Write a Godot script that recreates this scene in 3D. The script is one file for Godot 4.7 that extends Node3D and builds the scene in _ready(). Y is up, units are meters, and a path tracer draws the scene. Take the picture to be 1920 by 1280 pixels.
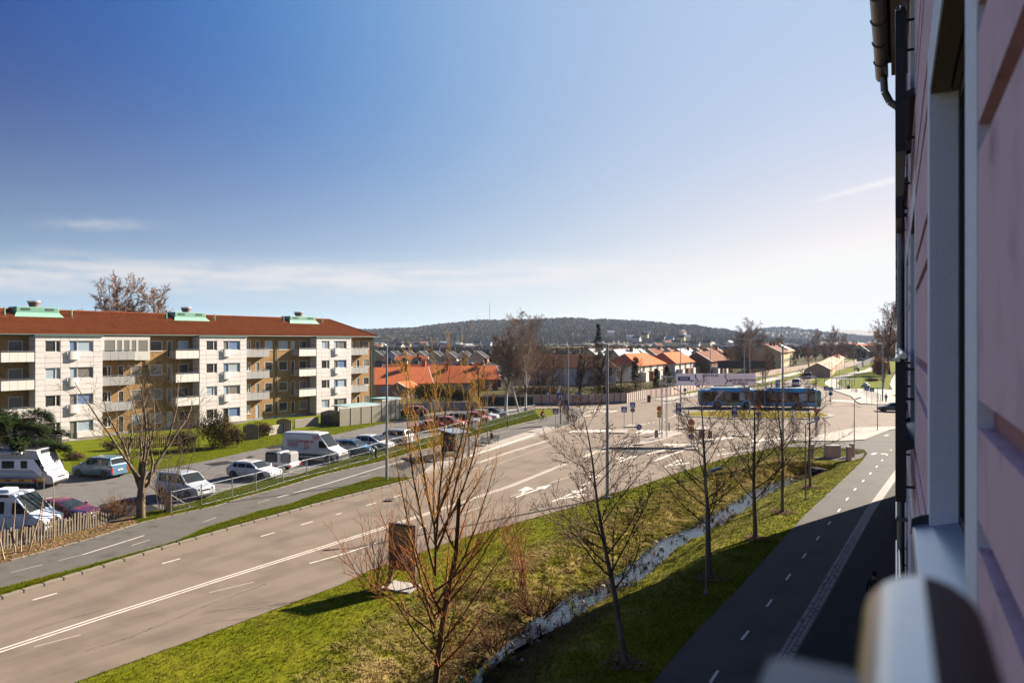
extends Node3D
# A street with a roundabout seen from a fourth-floor window: apartment block and car park to the left, ditch and cycle path to the right.

const EXPO := 4.2
var M := {}
var used := {}
var rng := RandomNumberGenerator.new()
var noise := FastNoiseLite.new()
var noise2 := FastNoiseLite.new()
var SUN := Vector3(0.677,0.485,-0.553).normalized()


func _ready() -> void:
	rng.seed = 4711
	noise.seed = 3
	noise.frequency = 1.0
	noise.fractal_octaves = 4
	noise2.seed = 9
	noise2.frequency = 1.0
	noise2.fractal_octaves = 2
	var cam := Camera3D.new()
	cam.name = "camera"
	cam.near = 0.05
	cam.far = 12000.0
	var lens := CameraAttributesPhysical.new()
	lens.frustum_focal_length = 25.3125
	lens.frustum_near = 0.05
	lens.frustum_far = 12000.0
	lens.frustum_focus_distance = 60.0
	lens.exposure_aperture = 4.5
	cam.attributes = lens
	add_child(cam)
	cam.position = Vector3(0,11.2,0)
	cam.current = true
	var env := Environment.new()
	env.background_mode = Environment.BG_SKY
	env.tonemap_mode = Environment.TONE_MAPPER_LINEAR
	env.tonemap_exposure = EXPO
	env.sdfgi_enabled = true
	env.ssao_enabled = true
	env.ssil_enabled = true
	env.fog_enabled = true
	env.fog_density = 0.00007
	env.fog_light_color = Color(0.74,0.82,0.93)
	var sky := Sky.new()
	var pan := PanoramaSkyMaterial.new()
	pan.panorama = ImageTexture.create_from_image(sky_image())
	sky.sky_material = pan
	env.sky = sky
	var we := WorldEnvironment.new()
	we.name = "world"
	we.environment = env
	add_child(we)
	var sun := DirectionalLight3D.new()
	sun.name = "sun"
	sun.light_energy = 1.6
	sun.light_color = Color(1.0,0.945,0.87)
	sun.light_angular_distance = 0.5
	sun.shadow_enabled = true
	add_child(sun)
	sun.look_at_from_position(SUN * 50.0, Vector3.ZERO, Vector3.UP)
	make_materials()
	build_ground()
	build_roads()
	build_markings()
	build_hills()
	build_apartments()
	build_pink_house()
	build_far_houses()
	build_walls_and_fences()
	build_vehicles()
	build_furniture()
	build_signs()
	build_trees()
	build_people()
	build_grass()


func sky_image() -> Image:
	var w := 2048
	var h := 1024
	var im := Image.create(w, h, false, Image.FORMAT_RGBF)
	im.fill(Color(0.16,0.17,0.17))
	var streak := FastNoiseLite.new()
	streak.seed = 21
	streak.frequency = 1.0
	streak.fractal_octaves = 5
	var s := SUN
	var data := PackedFloat32Array()
	data.resize(w * 520 * 3)
	var at := 0
	for j in 520:
		var el := (0.5 - (j + 0.5) / h) * PI
		var se := sin(el)
		var ce := cos(el)
		var deg := rad_to_deg(maxf(el, 0.0))
		var m := exp(-pow(deg / 9.0,1.4))
		for i in w:
			var az := wrapf((i + 0.5) / w * TAU, -PI, PI)  # the left edge of a panorama looks along -z
			var ca := cos(az)
			var d := ce * sin(az) * s.x + se * s.y - ce * ca * s.z
			var g := maxf(rad_to_deg(acos(clampf(d, -1.0,1.0))),24.0)
			if g > 85.0:  # darkest about a right angle from the sun, paler again behind
				g = maxf(85.0 - 0.3 * (g - 85.0),68.0)
			var r := minf(0.94, lerpf(0.47 / (1.0 + exp(0.13 * (g - 49.2))),1.764 * exp(-0.02327 * (g - 25.0)), m))
			var gr := minf(0.945, lerpf(0.625 / (1.0 + exp(0.0965 * (g - 55.3))),1.372 * exp(-0.01268 * (g - 25.0)), m))
			var b := minf(0.955, lerpf(0.864 / (1.0 + exp(0.0687 * (g - 68.7))),1.057 * exp(-0.00496 * (g - 25.0)), m))
			if deg < 16.0:
				var da := rad_to_deg(az)
				# the long veil of cirrus low over the horizon
				var mid := 4.35 + 0.022 * (da + 35.0) + 0.35 * streak.get_noise_2d(da * 0.05,3.0)
				var off := (deg - mid) / (1.25 + 0.25 * streak.get_noise_2d(da * 0.06,8.0))
				var veil := exp(-pow(absf(off),2.4) * 1.1)
				var tex := 0.62 + 0.75 * streak.get_noise_2d(da * 0.11, deg * 1.4) + 0.3 * streak.get_noise_2d(da * 0.5 + deg, deg * 3.0)
				var k := clampf(1.15 * veil * tex * lerpf(1.0,0.62, smoothstep(-12.0,18.0, da)),0.0,0.85)
				# a small wisp to the left
				var wx := (da + 29.8) / 2.6
				var wy := (deg - 8.0 - 0.06 * (da + 29.8)) / 0.32
				k = maxf(k, 0.55 * exp(-wx * wx - wy * wy) * (0.7 + 0.9 * streak.get_noise_2d(da * 0.7, deg * 4.0)))
				# contrail
				if da > 21.5 and da < 60.0:
					var line := deg - (9.95 + 0.2 * (da - 21.5))
					var wd := 0.06 + 0.016 * (da - 21.5)
					k = maxf(k, smoothstep(21.5,24.5, da) * 0.95 * exp(-line * line / (wd * wd)))
				var glow := minf(0.93,0.95 * exp(-0.005 * (g - 25.0)))
				r = lerpf(r, maxf(r, glow * 1.04), k)
				gr = lerpf(gr, maxf(gr, glow * 1.02), k)
				b = lerpf(b, maxf(b, glow * 1.03), k)
			data[at] = r / EXPO
			data[at + 1] = gr / EXPO
			data[at + 2] = b / EXPO
			at += 3
	var top := Image.create_from_data(w, 520, false, Image.FORMAT_RGBF, data.to_byte_array())
	im.blit_rect(top, Rect2i(0,0, w, 520), Vector2i.ZERO)
	return im

# ---------------------------------------------------------------- mesh helpers
class MB:
	var v := PackedVector3Array()
	var n := PackedVector3Array()
	var c := PackedColorArray()
	var col := Color.WHITE

	func tri(p: Vector3, q: Vector3, r: Vector3) -> void:
		var m := (q - p).cross(r - p).normalized()
		v.append(p); v.append(r); v.append(q)
		n.append(m); n.append(m); n.append(m)
		c.append(col); c.append(col); c.append(col)

	func quad(p: Vector3, q: Vector3, r: Vector3, s: Vector3) -> void:
		tri(p, q, r)
		tri(p, r, s)

	func stri(p: Vector3, q: Vector3, r: Vector3, np: Vector3, nq: Vector3, nr: Vector3) -> void:
		if (q - p).cross(r - p).dot(np + nq + nr) < 0.0:
			v.append(p); v.append(q); v.append(r)
			n.append(np); n.append(nq); n.append(nr)
		else:
			v.append(p); v.append(r); v.append(q)
			n.append(np); n.append(nr); n.append(nq)
		c.append(col); c.append(col); c.append(col)

	func obox(o: Vector3, size: Vector3, b := Basis()) -> void:
		var x := b.x * size.x * 0.5
		var y := b.y * size.y * 0.5
		var z := b.z * size.z * 0.5
		quad(o - x - y + z, o + x - y + z, o + x + y + z, o - x + y + z)
		quad(o + x - y - z, o - x - y - z, o - x + y - z, o + x + y - z)
		quad(o + x - y + z, o + x - y - z, o + x + y - z, o + x + y + z)
		quad(o - x - y - z, o - x - y + z, o - x + y + z, o - x + y - z)
		quad(o - x + y + z, o + x + y + z, o + x + y - z, o - x + y - z)
		quad(o - x - y - z, o + x - y - z, o + x - y + z, o - x - y + z)

	func box(lo: Vector3, hi: Vector3) -> void:
		obox((lo + hi) * 0.5, hi - lo)

	# box with chamfered vertical and top edges
	func cbox(lo: Vector3, hi: Vector3, e: float) -> void:
		var o := [Vector2(lo.x + e, lo.z), Vector2(hi.x - e, lo.z), Vector2(hi.x, lo.z + e), Vector2(hi.x, hi.z - e), Vector2(hi.x - e, hi.z), Vector2(lo.x + e, hi.z), Vector2(lo.x, hi.z - e), Vector2(lo.x, lo.z + e)]
		var mid := Vector2((lo.x + hi.x) * 0.5, (lo.z + hi.z) * 0.5)
		var top := PackedVector3Array()
		for p: Vector2 in o:
			var q: Vector2 = p - (p - mid).normalized() * e
			top.append(Vector3(q.x, hi.y, q.y))
		for i in 8:
			var k := (i + 1) % 8
			var a := Vector3(o[i].x, lo.y, o[i].y)
			var b := Vector3(o[k].x, lo.y, o[k].y)
			var a2 := Vector3(o[i].x, hi.y - e, o[i].y)
			var b2 := Vector3(o[k].x, hi.y - e, o[k].y)
			quad(b, a, a2, b2)
			quad(b2, a2, top[i], top[k])
			tri(top[k], top[i], Vector3(mid.x, hi.y, mid.y))
			tri(a, b, Vector3(mid.x, lo.y, mid.y))

	func seg(a: Vector3, b: Vector3, ra: float, rb: float, sides := 3) -> void:
		var d := (b - a).normalized()
		var u := d.cross(Vector3(0.31,0.2,0.93) if absf(d.z) < 0.9 else Vector3.RIGHT).normalized()
		var w := d.cross(u)
		for i in sides:
			var t0 := TAU * i / sides
			var t1 := TAU * (i + 1) / sides
			var n0 := u * cos(t0) + w * sin(t0)
			var n1 := u * cos(t1) + w * sin(t1)
			v.append(a + n0 * ra); v.append(b + n1 * rb); v.append(a + n1 * ra)
			v.append(a + n0 * ra); v.append(b + n0 * rb); v.append(b + n1 * rb)
			n.append(n0); n.append(n1); n.append(n1)
			n.append(n0); n.append(n0); n.append(n1)
			for k in 6:
				c.append(col)

	func cyl(a: Vector3, b: Vector3, ra: float, rb: float, sides := 10) -> void:
		seg(a, b, ra, rb, sides)
		var d := (b - a).normalized()
		var u := d.cross(Vector3(0.31,0.2,0.93) if absf(d.z) < 0.9 else Vector3.RIGHT).normalized()
		var w := d.cross(u)
		for i in sides:
			var t0 := TAU * i / sides
			var t1 := TAU * (i + 1) / sides
			var n0 := u * cos(t0) + w * sin(t0)
			var n1 := u * cos(t1) + w * sin(t1)
			if rb > 0.001:
				tri(b, b + n0 * rb, b + n1 * rb)
			if ra > 0.001:
				tri(a, a + n1 * ra, a + n0 * ra)

	func tube(pts: Array, r: float, sides := 8) -> void:
		for i in pts.size() - 1:
			seg(pts[i], pts[i + 1], r, r, sides)

	# rows of points, smooth normals
	func grid(rows: Array, closed := false, crease := 0.0) -> void:
		var R := rows.size()
		var C: int = rows[0].size()
		var nm := []
		for i in R:
			var line := PackedVector3Array()
			for j in C:
				var p: Vector3 = rows[mini(i + 1, R - 1)][j] - rows[maxi(i - 1,0)][j]
				var jn := (j + 1) % C if closed else mini(j + 1, C - 1)
				var jp := (j - 1 + C) % C if closed else maxi(j - 1,0)
				var q: Vector3 = rows[i][jn] - rows[i][jp]
				var m := p.cross(q)
				line.append(m.normalized() if m.length_squared() > 1e-12 else Vector3.UP)
			nm.append(line)
		for i in R - 1:
			for j in (C if closed else C - 1):
				var k := (j + 1) % C
				var a: Vector3 = rows[i][j]
				var b: Vector3 = rows[i + 1][j]
				var d: Vector3 = rows[i][k]
				var e: Vector3 = rows[i + 1][k]
				stri(a, b, e, nm[i][j], nm[i + 1][j], nm[i + 1][k])
				stri(a, e, d, nm[i][j], nm[i + 1][k], nm[i][k])

	func fan(pts: PackedVector3Array) -> void:
		var m := Vector3.ZERO
		for p in pts:
			m += p
		m /= pts.size()
		for i in pts.size():
			tri(m, pts[i], pts[(i + 1) % pts.size()])

	# flat polygon in XZ with optional skirt
	func sheet(poly: PackedVector2Array, y: float, drop := 0.0) -> void:
		var idx := Geometry2D.triangulate_polygon(poly)
		var cw := Geometry2D.is_polygon_clockwise(poly)
		for i in range(0, idx.size(),3):
			var a := Vector3(poly[idx[i]].x, y, poly[idx[i]].y)
			var b := Vector3(poly[idx[i + 1]].x, y, poly[idx[i + 1]].y)
			var d := Vector3(poly[idx[i + 2]].x, y, poly[idx[i + 2]].y)
			if (b - a).cross(d - a).y > 0.0:
				tri(a, b, d)
			else:
				tri(a, d, b)
		if drop > 0.0:
			for i in poly.size():
				var p := poly[i]
				var q := poly[(i + 1) % poly.size()]
				var a := Vector3(p.x, y, p.y)
				var b := Vector3(q.x, y, q.y)
				var dn := Vector3(0,-drop, 0)
				if cw:
					quad(b + dn, a + dn, a, b)
				else:
					quad(a + dn, b + dn, b, a)

	# polygon in the XY plane pushed out along z
	func plate(poly: PackedVector2Array, z0: float, z1: float, t := Transform3D()) -> void:
		var idx := Geometry2D.triangulate_polygon(poly)
		for i in range(0, idx.size(),3):
			var a := poly[idx[i]]
			var b := poly[idx[i + 1]]
			var d := poly[idx[i + 2]]
			if (b - a).cross(d - a) < 0.0:
				var sw := b
				b = d
				d = sw
			tri(t * Vector3(a.x, a.y, z1), t * Vector3(b.x, b.y, z1), t * Vector3(d.x, d.y, z1))
			tri(t * Vector3(a.x, a.y, z0), t * Vector3(d.x, d.y, z0), t * Vector3(b.x, b.y, z0))
		var cw := Geometry2D.is_polygon_clockwise(poly)
		for i in poly.size():
			var p := poly[i]
			var q := poly[(i + 1) % poly.size()]
			if cw:
				var sw := p
				p = q
				q = sw
			quad(t * Vector3(p.x, p.y, z0), t * Vector3(q.x, q.y, z0), t * Vector3(q.x, q.y, z1), t * Vector3(p.x, p.y, z1))

	func mesh() -> ArrayMesh:
		var a := []
		a.resize(Mesh.ARRAY_MAX)
		a[Mesh.ARRAY_VERTEX] = v
		a[Mesh.ARRAY_NORMAL] = n
		a[Mesh.ARRAY_COLOR] = c
		var m := ArrayMesh.new()
		if v.size():
			m.add_surface_from_arrays(Mesh.PRIMITIVE_TRIANGLES, a)
		return m


func numbered(called: String) -> String:
	var k: int = used.get(called, 0)
	used[called] = k + 1
	return called if k == 0 else "%s_%03d" % [called, k]


func thing(called: String, label: String, category: String, at := Vector3.ZERO, turn := 0.0, group := "") -> Node3D:
	var o := Node3D.new()
	o.name = numbered(called)
	add_child(o)
	o.position = at
	o.rotation.y = turn
	tag(o, label, category, group)
	return o


func tag(o: Node, label: String, category: String, group := "") -> Node:
	o.set_meta("label", label)
	o.set_meta("category", category)
	if group:
		o.set_meta("group", group)
	return o


func inst(called: String, m: Mesh, material: Material, parent: Node = null) -> MeshInstance3D:
	var o := MeshInstance3D.new()
	o.mesh = m
	o.material_override = material
	if parent:
		o.name = called
		parent.add_child(o, true)
		if o.name != called:
			var k := 1
			while parent.has_node("%s_%03d" % [called, k]):
				k += 1
			o.name = "%s_%03d" % [called, k]
	else:
		o.name = numbered(called)
		add_child(o)
	return o


func obj(called: String, mb: MB, material: Material, parent: Node = null) -> MeshInstance3D:
	return inst(called, mb.mesh(), material, parent)


func struct(called: String, mb: MB, material: Material) -> MeshInstance3D:
	var o := obj(called, mb, material)
	o.set_meta("kind", "structure")
	return o


func scatter(called: String, m: Mesh, material: Material, places: Array, tints: Array, parent: Node = null) -> MultiMeshInstance3D:
	var mm := MultiMesh.new()
	mm.transform_format = MultiMesh.TRANSFORM_3D
	mm.use_colors = true
	mm.mesh = m
	mm.instance_count = places.size()
	for i in places.size():
		mm.set_instance_transform(i, places[i])
		mm.set_instance_color(i, tints[i])
	var o := MultiMeshInstance3D.new()
	o.multimesh = mm
	o.material_override = material
	if parent:
		o.name = called
		parent.add_child(o, true)
	else:
		o.name = numbered(called)
		add_child(o)
	o.set_meta("kind", "stuff")
	return o


func dup(root: Node3D, at: Vector3, turn: float, label: String, group := "") -> Node3D:
	var base := String(root.name).rstrip("_0123456789")
	var r: Node3D = root.duplicate()
	r.name = numbered(base)
	add_child(r)
	r.position = at
	r.rotation.y = turn
	r.set_meta("label", label)
	if group:
		r.set_meta("group", group)
	return r


func v2(a: Array) -> Array:
	var p := []
	for i in range(0, a.size(),2):
		p.append(Vector2(a[i], a[i + 1]))
	return p


func poly(a: Array) -> PackedVector2Array:
	var p := PackedVector2Array()
	for q in a:
		p.append(q)
	return p


func ribbon(pts: Array, w: float) -> PackedVector2Array:
	var l := PackedVector2Array()
	var r := PackedVector2Array()
	for i in pts.size():
		var d: Vector2 = (pts[mini(i + 1, pts.size() - 1)] - pts[maxi(i - 1,0)]).normalized()
		var s := Vector2(-d.y, d.x) * w * 0.5
		l.append(pts[i] + s)
		r.append(pts[i] - s)
	r.reverse()
	l.append_array(r)
	return l


func ell(cx: float, cz: float, rx: float, rz: float, k := 40) -> PackedVector2Array:
	var p := PackedVector2Array()
	for i in k:
		p.append(Vector2(cx + rx * cos(TAU * i / k), cz + rz * sin(TAU * i / k)))
	return p


func disc(r: float, k := 16) -> PackedVector2Array:
	return ell(0,0, r, r, k)


func rect(x0: float, y0: float, x1: float, y1: float) -> PackedVector2Array:
	return PackedVector2Array([Vector2(x0, y0), Vector2(x1, y0), Vector2(x1, y1), Vector2(x0, y1)])


# ---------------------------------------------------------------- materials
func lin(r: float, g: float, b: float, a := 1.0) -> Color:
	var k := Color(r, g, b).linear_to_srgb()
	k.a = a
	return k


func mt(called: String, r: float, g: float, b: float, rough := 0.8, metal := 0.0) -> StandardMaterial3D:
	var m := StandardMaterial3D.new()
	m.resource_name = called
	m.albedo_color = lin(r, g, b)
	m.roughness = rough
	m.metallic = metal
	M[called] = m
	return m


func noise_tex(sd: int, freq: float, oct: int, stops: Array, type := FastNoiseLite.TYPE_SIMPLEX_SMOOTH, size := 512) -> NoiseTexture2D:
	var f := FastNoiseLite.new()
	f.seed = sd
	f.noise_type = type
	f.frequency = freq
	f.fractal_octaves = oct
	if type == FastNoiseLite.TYPE_CELLULAR:
		f.cellular_return_type = FastNoiseLite.RETURN_DISTANCE2_SUB
	var t := NoiseTexture2D.new()
	t.width = size
	t.height = size
	t.seamless = true
	t.noise = f
	var g := Gradient.new()
	var o := PackedFloat32Array()
	var c := PackedColorArray()
	for s in stops:
		o.append(s[0])
		c.append(lin(s[1], s[2], s[3]) if s.size() == 4 else lin(s[1], s[1], s[1]))
	g.offsets = o
	g.colors = c
	t.color_ramp = g
	return t


func grain(m: StandardMaterial3D, tex: Texture2D, per_metre: float, over: Texture2D = null, over_scale := 0.03, world := true) -> StandardMaterial3D:
	m.albedo_texture = tex
	m.uv1_triplanar = true
	m.uv1_world_triplanar = world
	m.uv1_scale = Vector3.ONE * per_metre
	if over:
		m.detail_enabled = true
		m.detail_blend_mode = BaseMaterial3D.BLEND_MODE_MUL
		m.detail_albedo = over
		m.detail_uv_layer = BaseMaterial3D.DETAIL_UV_2
		m.uv2_triplanar = true
		m.uv2_world_triplanar = world
		m.uv2_scale = Vector3.ONE * over_scale
	return m


func relief(m: StandardMaterial3D, tex: Texture2D, cm: float) -> void:
	m.heightmap_enabled = true
	m.heightmap_texture = tex
	m.heightmap_scale = cm


func vcol(m: StandardMaterial3D) -> StandardMaterial3D:
	m.vertex_color_use_as_albedo = true
	return m


func make_materials() -> void:
	var fine := noise_tex(1,0.22,3,[[0.0,0.45],[0.45,0.85],[0.6,1.0],[1.0,1.45]])
	var speck := noise_tex(2,0.35,2,[[0.0,0.6],[0.5,1.0],[1.0,1.3]])
	var blotch := noise_tex(3,0.012,5,[[0.0,0.72],[0.4,0.92],[0.6,1.02],[1.0,1.18]])
	var stains := noise_tex(4,0.02,4,[[0.0,0.45],[0.25,0.85],[0.5,1.0],[1.0,1.08]])
	var rough_h := noise_tex(5,0.2,3,[[0.0,0.0],[1.0,1.0]])
	var leafy := noise_tex(6,0.09,4,[[0.0,0.45],[0.35,0.8],[0.6,1.05],[1.0,1.6]])
	var patch := noise_tex(7,0.015,4,[[0.0,0.65,0.72,0.6],[0.45,0.95,0.98,0.9],[0.7,1.15,1.08,1.0],[1.0,1.5,1.25,1.1]])
	grain(mt("asphalt_road", 0.155,0.123,0.096,0.9), fine, 0.6, blotch, 0.045)
	grain(mt("asphalt_track", 0.137,0.11,0.086,0.9), fine, 0.6, blotch, 0.045)
	grain(mt("asphalt_path", 0.09,0.083,0.074,0.9), fine, 0.6, stains, 0.07)
	grain(mt("asphalt_cycle", 0.06,0.056,0.052,0.85), fine, 0.6, blotch, 0.05)
	grain(mt("asphalt_lot", 0.11,0.103,0.098,0.92), fine, 0.5, stains, 0.06)
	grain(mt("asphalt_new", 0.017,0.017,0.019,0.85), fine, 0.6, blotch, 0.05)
	grain(mt("paving", 0.207,0.176,0.148,0.9), speck, 0.4, blotch, 0.09)
	grain(mt("concrete", 0.248,0.231,0.207,0.9), speck, 0.5, stains, 0.2)
	grain(mt("kerb_granite", 0.14,0.115,0.088,0.85), speck, 1.5, stains, 0.4)
	grain(mt("sett_grey", 0.214,0.19,0.169,0.85), speck, 2.0)
	grain(mt("sett_red", 0.221,0.166,0.145,0.85), speck, 2.0)
	grain(mt("sett_dark", 0.1,0.092,0.085,0.85), speck, 2.0)
	grain(mt("lawn", 0.088,0.1,0.003,0.95), leafy, 0.55, patch, 0.06)
	grain(mt("verge_grass", 0.085,0.092,0.005,0.95), leafy, 0.6, patch, 0.15)
	grain(mt("litter_soil", 0.11,0.072,0.041,0.95), leafy, 0.9, patch, 0.2)
	grain(mt("island_grass", 0.15,0.115,0.012,0.95), leafy, 0.5, patch, 0.12)
	vcol(grain(mt("ground", 1,1,1,0.95), leafy, 0.5, patch, 0.1))
	for q: String in ["ground", "lawn", "verge_grass", "island_grass", "litter_soil"]:
		M[q].metallic_specular = 0.12
	for q: String in M:
		if q.begins_with("asphalt"):
			M[q].metallic_specular = 0.25
	relief(M.ground, leafy, 6.0)
	relief(M.lawn, leafy, 2.5)
	relief(M.verge_grass, leafy, 4.0)
	relief(M.asphalt_road, rough_h, 0.5)
	relief(M.asphalt_cycle, rough_h, 0.4)
	grain(mt("paint_white", 0.42,0.38,0.33,0.75), stains, 0.35)
	grain(mt("paint_worn", 0.24,0.205,0.17,0.8), stains, 0.5)
	mt("tar", 0.034,0.032,0.031,0.7)
	# buildings
	var soft := noise_tex(14,0.02,3,[[0.0,0.86],[0.6,0.98],[1.0,1.0]])
	var brick := Image.create(256,256, false, Image.FORMAT_RGB8)
	var rb := RandomNumberGenerator.new()
	rb.seed = 5
	brick.fill(lin(0.17,0.12,0.06))
	for row in 16:
		for k in 9:
			var x0 := k * 32 + (16 if row % 2 else 0) - 16
			var t := rb.randf_range(0.65,1.25)
			brick.fill_rect(Rect2i(x0, row * 16,30,14), lin(0.27 * t, 0.15 * t, 0.045 * t))
	var bt := ImageTexture.create_from_image(brick)
	grain(mt("brick_yellow", 1,1,1,0.9), bt, 0.9, stains, 0.12, false)
	grain(mt("panel_white", 0.56,0.52,0.5,0.6), soft, 0.2, null, 0.1, false)
	grain(mt("panel_white_warm", 0.53,0.49,0.465,0.6), soft, 0.2, null, 0.1, false)
	mt("joint_dark", 0.207,0.179,0.152,0.9)
	grain(mt("balcony_white", 0.593,0.559,0.511,0.6), soft, 0.6, null, 0.1, false)
	grain(mt("balcony_grey", 0.29,0.283,0.276,0.6), speck, 0.6, null, 0.1, false)
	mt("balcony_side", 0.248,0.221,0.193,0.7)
	mt("frame_white", 0.483,0.469,0.435,0.5)
	var gl := mt("window_dark", 0.035,0.032,0.03,0.06)
	gl.metallic_specular = 0.5
	mt("window_pale", 0.3,0.36,0.42,0.12)
	mt("window_curtain", 0.16,0.15,0.135,0.12)
	mt("window_blue", 0.12,0.18,0.3,0.08)
	var tile_h := Image.create(64,64, false, Image.FORMAT_RGB8)
	for y in 64:
		for x in 64:
			var q := 0.5 + 0.5 * cos(TAU * x / 64.0)
			var st := 1.0 - 0.55 * (y / 64.0)
			var val := clampf(q * 0.6 + st * 0.4,0,1)
			tile_h.set_pixel(x, y, Color(val, val, val))
	var tt := ImageTexture.create_from_image(tile_h)
	var tilec := noise_tex(8,0.05,4,[[0.0,0.16,0.25,0.33],[0.38,0.45,0.6,0.7],[0.62,0.95,1.0,1.0],[1.0,1.0,1.0,1.0]])
	grain(mt("roof_tile_old", 0.235,0.061,0.022,0.85), tilec, 0.22, stains, 0.05, false)
	grain(mt("roof_tile_red", 0.4,0.115,0.05,0.85), speck, 0.8, stains, 0.1, false)
	grain(mt("roof_tile_brown", 0.138,0.059,0.034,0.85), speck, 0.8, stains, 0.1, false)
	grain(mt("roof_dark", 0.024,0.024,0.027,0.8), speck, 0.8, stains, 0.1, false)
	grain(mt("roof_blue", 0.048,0.059,0.083,0.7), speck, 0.8, stains, 0.1, false)
	mt("roof_grey", 0.207,0.221,0.248,0.5)
	mt("roof_pink", 0.345,0.166,0.11,0.8)
	grain(mt("copper", 0.138,0.304,0.221,0.7), stains, 0.6, null, 0.1, false)
	mt("copper_dark", 0.034,0.076,0.059,0.6)
	mt("chimney_brown", 0.11,0.069,0.055,0.6)
	mt("steel_bright", 0.7,0.72,0.74,0.3,0.8)
	grain(mt("wood_grey", 0.248,0.221,0.179,0.9), noise_tex(9,0.05,3,[[0.0,0.5],[0.5,1.0],[1.0,1.2]]),0.5, null, 0.1, false)
	grain(mt("wood_dark", 0.097,0.076,0.059,0.9), speck, 0.6, null, 0.1, false)
	mt("wood_orange", 0.248,0.138,0.048,0.8)
	grain(mt("wood_picket", 0.145,0.117,0.083,0.9), speck, 1.5, null, 0.1, false)
	mt("roof_felt", 0.186,0.276,0.276,0.6)
	mt("wall_cream", 0.428,0.366,0.228,0.8)
	mt("wall_white", 0.469,0.455,0.421,0.7)
	mt("wall_brown", 0.138,0.076,0.048,0.8)
	mt("wall_peach", 0.414,0.297,0.2,0.8)
	mt("wall_grey", 0.207,0.207,0.207,0.8)
	mt("wall_dark", 0.062,0.059,0.055,0.8)
	grain(mt("noise_panel", 0.331,0.241,0.2,0.8), stains, 0.3)
	mt("noise_plinth", 0.083,0.086,0.097,0.8)
	# pink house
	grain(mt("pink_render", 0.76,0.5,0.53,0.85), speck, 3.0, stains, 0.4, false)
	mt("pink_groove", 0.36,0.16,0.155,0.9)
	grain(mt("trim_grey", 0.78,0.79,0.81,0.8), soft, 3.0, null, 0.1, false)
	grain(mt("jamb_concrete", 0.88,0.87,0.86,0.85), noise_tex(11,0.16,1,[[0.0,0.25],[0.1,0.3],[0.13,1.0],[1.0,1.0]]),2.2, null, 0.1, false)
	mt("soffit_brown", 0.17,0.14,0.11,0.8)
	mt("frame_black", 0.025,0.025,0.028,0.5)
	mt("sill_metal", 0.32,0.38,0.45,0.32,0.6)
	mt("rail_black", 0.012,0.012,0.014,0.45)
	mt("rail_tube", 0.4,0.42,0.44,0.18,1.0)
	mt("gutter_brown", 0.2,0.17,0.15,0.4,0.5)
	mt("pipe_grey", 0.16,0.17,0.185,0.4,0.5)
	# metal, plastic, rubber, glass
	mt("galvanised", 0.235,0.255,0.283,0.45,0.6)
	mt("pole_dark", 0.031,0.031,0.031,0.6)
	mt("pole_grey", 0.172,0.186,0.2,0.5,0.5)
	mt("rubber", 0.018,0.018,0.02,0.8)
	mt("rim", 0.42,0.43,0.45,0.35,0.8)
	mt("black_plastic", 0.02,0.02,0.022,0.5)
	mt("black_gloss", 0.012,0.013,0.016,0.12)
	var cg := mt("car_glass", 0.018,0.022,0.024,0.04)
	cg.metallic_specular = 0.28
	mt("sunshade", 0.16,0.165,0.16,0.5)
	var lg := mt("shelter_glass", 0.55,0.6,0.58,0.05)
	lg.albedo_color.a = 0.18
	lg.transparency = BaseMaterial3D.TRANSPARENCY_ALPHA
	mt("headlight", 0.6,0.63,0.66,0.1,0.3)
	mt("tail_red", 0.31,0.01,0.007,0.2)
	mt("plate_white", 0.469,0.469,0.455,0.5)
	mt("white_enamel", 0.483,0.483,0.476,0.4)
	mt("sign_blue", 0.012,0.059,0.228,0.5)
	mt("sign_white", 0.497,0.497,0.497,0.5)
	mt("sign_black", 0.014,0.014,0.014,0.6)
	mt("sign_orange", 0.517,0.166,0.014,0.5)
	mt("sign_red", 0.345,0.021,0.01,0.5)
	mt("sign_yellow", 0.497,0.276,0.014,0.5)
	mt("sign_back", 0.138,0.152,0.159,0.5,0.4)
	mt("board_navy", 0.014,0.021,0.048,0.5)
	mt("poster", 0.172,0.121,0.059,0.6)
	mt("bench_white", 0.428,0.4,0.345,0.6)
	mt("hedge_dark", 0.008,0.019,0.011,0.9)
	mt("red_letter", 0.345,0.031,0.028,0.6)
	mt("grey_letter", 0.276,0.228,0.228,0.6)
	for q: String in M:
		if q.begins_with("roof") or q.begins_with("wall"):
			M[q].metallic_specular = 0.12
	for p in [["paint_red", 0.228,0.015,0.014],["paint_darkred", 0.11,0.006,0.015],["paint_blue", 0.015,0.052,0.103],["paint_steel", 0.045,0.115,0.175],["paint_silver", 0.29,0.304,0.324],["paint_white_car", 0.36,0.365,0.37],["paint_black", 0.01,0.01,0.012],["paint_navy", 0.015,0.021,0.034],["paint_grey", 0.09,0.097,0.117],["paint_teal", 0.014,0.138,0.145],["bus_blue", 0.01,0.24,0.49],["bus_green", 0.021,0.179,0.131],["paint_van", 0.428,0.448,0.483]]:
		var pm := mt(p[0], p[1], p[2], p[3],0.3,0.0)
		pm.clearcoat_enabled = true
		pm.clearcoat = 0.8
		pm.clearcoat_roughness = 0.06
	# plants and people: colour sits in the vertices
	vcol(mt("plant", 1,1,1,0.9)).metallic_specular = 0.15
	var lf := vcol(mt("leaf", 1,1,1,0.7))
	lf.metallic_specular = 0.12
	lf.backlight_enabled = true
	lf.backlight = Color(0.35,0.35,0.3)
	vcol(mt("cloth", 1,1,1,0.85))
	var wt := mt("water", 0.02,0.026,0.03,0.04)
	wt.metallic_specular = 0.8
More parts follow.
